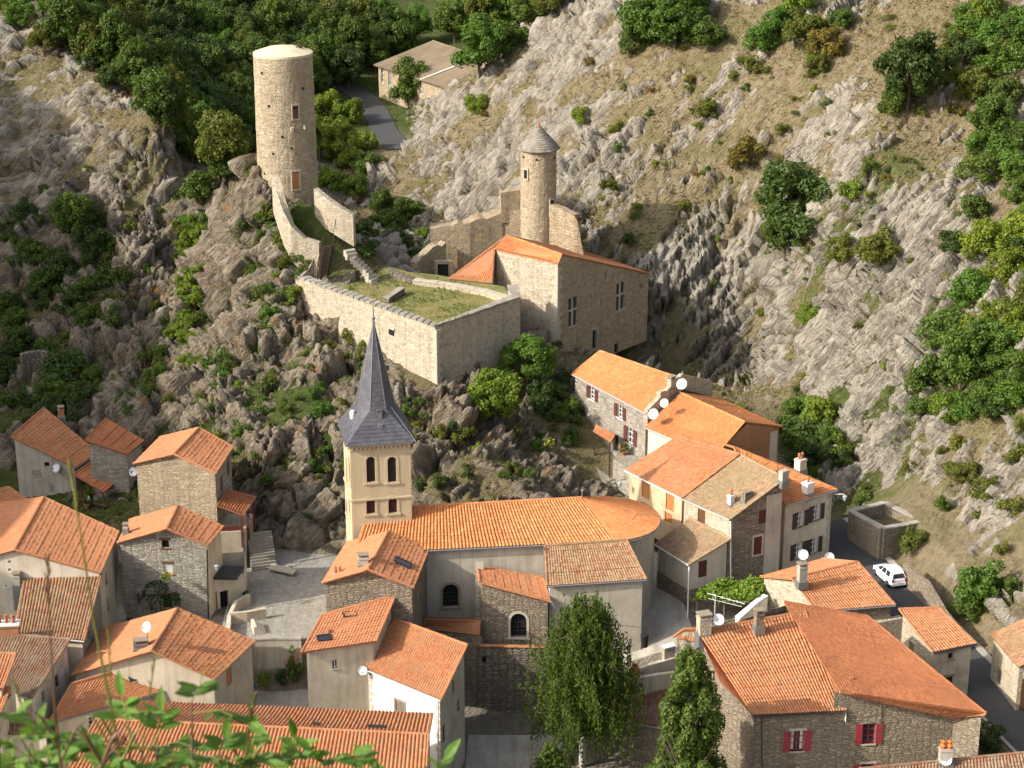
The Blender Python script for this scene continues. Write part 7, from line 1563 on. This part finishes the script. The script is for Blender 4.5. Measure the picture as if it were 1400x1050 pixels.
def column(cx_, yy, zt, zb, wid, label, seed, tint, n):
    b = PY(cx_, 950, yy); bx = b.x; root = empty('columnar_tree', V(bx, yy, zb), label, 'tree'); rg = np.random.default_rng(seed); H = zt - zb
    nb = 260; t = rg.uniform(.02, .97, nb); prof = np.minimum(1, (1.03 - t) * 2.1) ** .85 * (.8 + .2 * np.sin(t * 9)); a = rg.uniform(0, 6.28, nb); rr = wid * prof * rg.uniform(.3, .9, nb)
    c = np.c_[np.cos(a) * rr, np.sin(a) * rr, t * H]; r = .95 * rg.uniform(.5, 1.0, nb) * (1.15 - .6 * t); w_ = r ** 2; k = rg.choice(nb, n, p=w_ / w_.sum())
    d = unit(rg.normal(size=(n, 3)) + np.array([0, 0, .3])); p_ = c[k] + d * np.array([1, 1, 1.5]) * (r[k] * rg.uniform(.7, 1.05, n))[:, None]
    me = leaf_mesh('crown', p_, unit(d + rg.normal(size=(n, 3)) * .5), .17, 'leaf', rg); o = link('crown', me, root); o.color = TINT[tint]
    tb = MB(); limbs(tb, rg, H * .9, .22, 14, wid * .6); tm = tb.mesh('trunk', M['bark']); link('trunk', tm, root)
column(945, 127.5, 11.3, -6.5, 4.0, 'tall dense columnar tree left of the red shuttered house', 31, 'mid', 60000)
column(902, 132.0, -1.0, -9, 2.8, 'lower bushy tree in front of the curved tile shed', 33, 'mid', 12000); column(752, 136.0, -2.0, -8, 2.6, 'low bushy growth at the foot of the weeping birch', 35, 'mid', 11000)
# vine pergola
vp = empty('vine_pergola', P(995, 825, .5), 'bright green grape vine spread over a post pergola beside the annex', 'pergola'); rg = np.random.default_rng(4)
q = [P(948, 818, 1.9), P(1030, 822, 1.9), P(1046, 795, 2.2), P(985, 797, 2.2)]
uv_ = rg.uniform(0, 1, (3400, 2)); Q = np.array([list(x) for x in q]); pp = (Q[0] * (1 - uv_[:, :1]) + Q[1] * uv_[:, :1]) * (1 - uv_[:, 1:]) + (Q[3] * (1 - uv_[:, :1]) + Q[2] * uv_[:, :1]) * uv_[:, 1:]
pp[:, 2] += fbm(pp.astype(np.float32) / 1.1, 5, 3) * 1.3 - .6 + rg.normal(0, .14, len(pp)); pp[:, :2] += rg.normal(0, .25, (len(pp), 2))
me = leaf_mesh('foliage', pp - np.array(list(vp.location)), unit(rg.normal(size=(len(pp), 3)) * .5 + np.array([-.2, -.2, 1])), .26, 'vine_leaf', rg, 1.1); o = link('foliage', me, vp); o.color = (1, 1, 1, 1)
for x in q + [lerp(q[0], q[1], .5)]: post(vp, lerp(Vector(x), sum(q, V(0, 0, 0)) / 4, .1), -1, 1.9, .1, 'wood_grey')
for a, b in ((q[0], q[1]), (q[3], q[2]), (q[0], q[3]), (q[1], q[2])): mb = MB(); mb.tube([a - V(0, 0, .1), b - V(0, 0, .1)], .05, 4); mb.build('beam', M['wood_grey'], vp)
# climbing plant, flowers of the patio
def flowering(label, p, R, H, n, nf, fmat, tint='mid', pot=None):
    root = empty('flowering_plant', p, label, 'plant'); rg = np.random.default_rng(int(abs(p.x * 97 + p.y * 13)) + n); pp, nn = crown_points(rg, R, H, H * .9, n, 9, .5)
    o = link('foliage', leaf_mesh('foliage', pp, nn, .13, 'leaf', rg), root); o.color = TINT[tint]; pf, nf_ = crown_points(rg, R * 1.04, H * 1.04, H * .92, nf, 9, .5); link('flowers', leaf_mesh('flowers', pf, nf_, .14, fmat, rg, 1.0), root)
    if pot: mb = MB(); mb.lathe(p - V(0, 0, .3), [(.2, 0), (.32, .4), (.34, .42), (.28, .43)], 9); mb.build('pot', M['terracotta'], root)
flowering('red flowered rose bush against the beige house on the patio', P(405, 930, -3.4), .8, 1.6, 900, 60, 'flower_red'); flowering('orange flowered shrub against the grey patio wall', P(352, 915, -3.2), .7, 1.1, 600, 70, 'flower_orange')
flowering('tall pink flecked shrub beside the rounded pipe of the patio', P(388, 905, -2.6), .6, 1.2, 500, 40, 'flower_red'); flowering('low lime plant on the patio floor', P(364, 940, -3.7), .8, .7, 600, 6, 'flower_yellow', 'lime', 1)
flowering('dark potted plant at the end of the patio', P(385, 938, -3.7), .7, .8, 500, 10, 'flower_red', 'dark', 1); flowering('window box of yellow flowers on the rubble stone house', P(230, 790, 4.2) + V(0, -.25, 0), .5, .28, 220, 60, 'flower_yellow', 'lime')
flowering('potted plants on the balcony of the far left house', P(119, 690, 2.0), .4, .5, 250, 30, 'curtain', 'mid', 1); flowering('small creeper on the chapel wall above the birch', P(808, 828, 2.5) + V(0, -.15, 0), .6, .9, 260, 4, 'flower_yellow', 'lime')
flowering('geraniums on the terrace of the upper house', P(852, 618, 5.2), .5, .5, 260, 30, 'flower_orange', 'mid', 1); flowering('yellow green tuft on the crag above the apse', P(752, 612, 5.6), .5, .5, 200, 30, 'flower_yellow', 'lime')
cl = empty('climbing_plant', P(205, 840, .2), 'thin dark climber spread on the rubble stone wall', 'climber'); n0 = 700; a, e, L, n, pf = L4.wall(0); u = rg.uniform(1.2, 4.9, n0); z = .3 + rg.uniform(0, 1, n0) ** .7 * 3.2 * (.55 + .45 * np.sin((u - 1.2) / 3.7 * np.pi))
pp = np.array(list(flat(a)))[None] + np.outer(u, np.array(list(e))) + np.outer(np.abs(rg.normal(.08, .06, n0)), np.array(list(n))); pp[:, 2] = z
kk = fbm(pp.astype(np.float32) / .8, 8, 3) > .47; o = link('foliage', leaf_mesh('foliage', pp[kk] - np.array(list(cl.location)), unit(rg.normal(size=(kk.sum(), 3)) * .5 + np.array(list(n))), .14, 'leaf', rg), cl); o.color = TINT['dark']
for t in (-.5, .1, .8): mb = MB(); mb.tube([flat(a) + e * (3 + t) + n * .06 + V(0, 0, -.3), flat(a) + e * (3 + t * 1.8) + n * .06 + V(0, 0, 1.5), flat(a) + e * (3 + t * 2.2) + n * .06 + V(0, 0, 3.0)], [.03, .02, .01], 4); mb.build('stem', M['bark'], cl)

# ------------------------------------------------------------------ plants close to the camera
lm = bpy.data.meshes.new('leaflet'); prof_ = [(0, .0), (.12, .1), (.3, .175), (.5, .185), (.7, .14), (.88, .06), (1.0, 0)]
vs_, fs_ = [], []
for t, w_ in prof_: vs_ += [(t, -w_, .06 * t - .12 * t * t + w_ * .22), (t, 0, .06 * t - .12 * t * t), (t, w_, .06 * t - .12 * t * t + w_ * .22)]
for i in range(6): fs_ += [(i * 3, i * 3 + 1, i * 3 + 4, i * 3 + 3), (i * 3 + 1, i * 3 + 2, i * 3 + 5, i * 3 + 4)]
lm.from_pydata(vs_, [], fs_); lm.materials.append(M['big_leaf']); lm.update()
from mathutils import Matrix
def shoot(label, base, top, leaves):                     # base, top: (px, py, Y)
    b, t = PY(*base), PY(*top); root = empty('leafy_shoot', b, label, 'plant', 'sprigs in the foreground' if 'small sprig' in label else None); d = (t - b); mb = MB(); mb.tube([b, lerp(b, t, .5) + V(.004, 0, 0), t], [.004, .003, .0015], 6); mb.build('stem', M['bark'], root)
    for fr, ang, lift, ln, nl in leaves:
        o0 = lerp(b, t, fr); sc1 = o0.y * 1.0 / 3; an = math.radians(ang); dr = V(math.cos(an), rnd.uniform(-.5, .3), math.sin(an)).normalized(); L_ = ln * sc1
        tip = o0 + dr * L_ + V(0, 0, -.15 * L_); mid = o0 + dr * L_ * .5 + V(0, 0, .06 * L_); rm_ = MB(); rm_.tube([o0, mid, tip], .0012 * sc1, 4); rr = rm_.build('leaf_stalk', M['stalk'], root)
        sd = dr.cross(V(0, .6, 1)).normalized()
        spots = [(1.0, dr, 1.0)]
        for k in range(nl):
            f_ = .35 + .6 * k / nl
            for s in (-1, 1): spots.append((f_, (dr * .55 + sd * s).normalized(), .85 + .1 * math.sin(k)))
        for f_, dv, sz in spots:
            q_ = (1 - f_) ** 2 * o0 + 2 * f_ * (1 - f_) * mid + f_ * f_ * tip; dv = (dv + V(rnd.uniform(-.15, .15), rnd.uniform(-.25, .25), rnd.uniform(-.3, .1))).normalized(); up_ = V(rnd.uniform(-.3, .3), -.55, 1); y_ = up_.cross(dv).normalized(); z_ = dv.cross(y_)
            s_ = sz * .047 * sc1 * rnd.uniform(.85, 1.1); lo = bpy.data.objects.new('leaflet', lm); COL.objects.link(lo); lo.parent = rr; j = rnd.uniform(.8, 1.25); lo.color = (j, j, j * .9, 1)
            lo.matrix_local = Matrix.Translation(q_ - b) @ Matrix(((dv.x, y_.x, z_.x, 0), (dv.y, y_.y, z_.y, 0), (dv.z, y_.z, z_.z, 0), (0, 0, 0, 1))) @ Matrix.Scale(s_, 4)
shoot('tallest leafy green shoot in the left foreground', (258, 1110, 3.0), (262, 960, 3.0), [(.98, 70, 0, .08, 4), (.9, 15, 0, .12, 5), (.85, 160, 0, .13, 5), (.6, 200, 0, .11, 4), (.55, -10, 0, .12, 4), (.3, 170, 0, .1, 3)])
shoot('leafy shoot bending left of the tallest foreground shoot', (170, 1120, 3.2), (178, 1000, 3.2), [(.95, 100, 0, .08, 3), (.85, 170, 0, .12, 3), (.8, 10, 0, .11, 3), (.4, 190, 0, .1, 3)])
shoot('leafy shoot in the bottom left corner of the foreground', (-10, 1120, 2.8), (0, 990, 2.8), [(1.0, 50, 0, .06, 2), (.8, 10, 0, .1, 3), (.6, -10, 0, .1, 3), (.35, 15, 0, .09, 3)])
shoot('leafy foreground shoot below the long ribbed roof', (345, 1130, 3.1), (340, 1035, 3.1), [(1.0, 80, 0, .09, 3), (.9, 20, 0, .11, 3), (.9, 165, 0, .1, 3)])
shoot('low leafy foreground shoot near the white house', (490, 1140, 3.3), (485, 1055, 3.3), [(1.0, 85, 0, .07, 2), (.95, 20, 0, .11, 2), (.95, 160, 0, .1, 2)])
shoot('rightmost low leafy shoot of the foreground', (585, 1140, 3.4), (580, 1075, 3.4), [(1.0, 60, 0, .07, 2), (.95, 150, 0, .12, 2), (.9, 10, 0, .08, 2)])
shoot('small leafy foreground shoot between the two tall ones', (420, 1150, 3.2), (415, 1050, 3.2), [(1.0, 100, 0, .07, 2), (.9, 30, 0, .1, 2), (.9, 150, 0, .1, 2)])
for bx_, ty, Y_ in ((40, 1000, 2.9), (95, 1030, 3.1), (130, 1010, 3.2), (215, 985, 3.1), (228, 1020, 3.3), (300, 1010, 3.0), (310, 1040, 3.2), (375, 1035, 3.3), (450, 1030, 3.1), (535, 1050, 3.3), (20, 1040, 3.0), (160, 1045, 3.0), (275, 1050, 3.1)):
    _xs = sorted([40, 95, 130, 215, 228, 300, 310, 375, 450, 535, 20, 160, 275]); _ord = ['first', 'second', 'third', 'fourth', 'fifth', 'sixth', 'seventh', 'eighth', 'ninth', 'tenth', 'eleventh', 'twelfth', 'thirteenth'][_xs.index(bx_)]
    shoot(_ord + ' small sprig from the left along the blurred foreground leaves', (bx_ - 4, 1130, Y_), (bx_, ty + 26, Y_), [(1.0, rnd.uniform(50, 130), 0, .055, 3), (.92, rnd.uniform(0, 40), 0, .085, 4), (.9, rnd.uniform(140, 190), 0, .085, 4), (.6, rnd.choice((10, 170)), 0, .08, 3)])
def stalk(label, pts_, r, mat, heads=0):
    q = [PY(*a) for a in pts_]; root = empty('grass_stalk', q[0], label, 'grass stalk'); mb = MB(); n = len(q); mb.tube(q, [r * (1 - .7 * i / (n - 1)) for i in range(n)], 5); mb.build('stem', M[mat], root)
    hb = MB(); a, b = q[-2], q[-1]
    for k in range(14): c_ = lerp(a, b, .35 + .65 * k / 14); hb.tube([c_, c_ + V(rnd.uniform(-.006, .006), 0, .014)], [r * .8, r * .2], 4)
    hb.build('seed_head', M[mat], root)
    for f_, ang, ln in ((.3, 60, .09), (.5, 120, .08)):
        c_ = lerp(q[0], q[1], f_); e_ = c_ + V(math.cos(math.radians(ang)) * ln, 0, math.sin(math.radians(ang)) * ln); m_ = lerp(c_, e_, .6) + V(0, 0, .012); lb = MB(); lb.tube([c_, m_, e_], [r * .7, r * .8, r * .1], 4); lb.build('blade', M[mat], root)
stalk('thick green grass stalk leaning across the left houses', [(172, 1080, 3.0), (150, 960, 3.0), (128, 850, 3.0), (112, 740, 3.0), (95, 630, 3.0)], .0036, 'stalk')
stalk('brown dry stalk in front of the old tile roofs', [(86, 1080, 2.8), (74, 960, 2.8), (68, 860, 2.8), (65, 760, 2.8)], .003, 'stalk_brown')
stalk('thin green grass stalk right of the thick leaning one', [(150, 1080, 3.1), (152, 960, 3.1), (148, 860, 3.1)], .002, 'stalk'); stalk('short yellow green stalk among the leaves', [(190, 1080, 3.1), (200, 980, 3.1), (212, 900, 3.1)], .002, 'stalk')
stalk('thick yellow stalk among the leaves below the patio', [(330, 1090, 3.0), (338, 1010, 3.0), (348, 952, 3.0)], .0045, 'stalk'); stalk('thin grass stalk leaning left in the bottom corner', [(60, 1090, 3.0), (40, 1000, 3.0), (18, 930, 3.0)], .002, 'stalk')
stalk('broken brown twig lying among the foreground leaves', [(130, 1060, 2.9), (150, 1030, 2.9), (172, 1012, 2.9)], .005, 'stalk_brown')
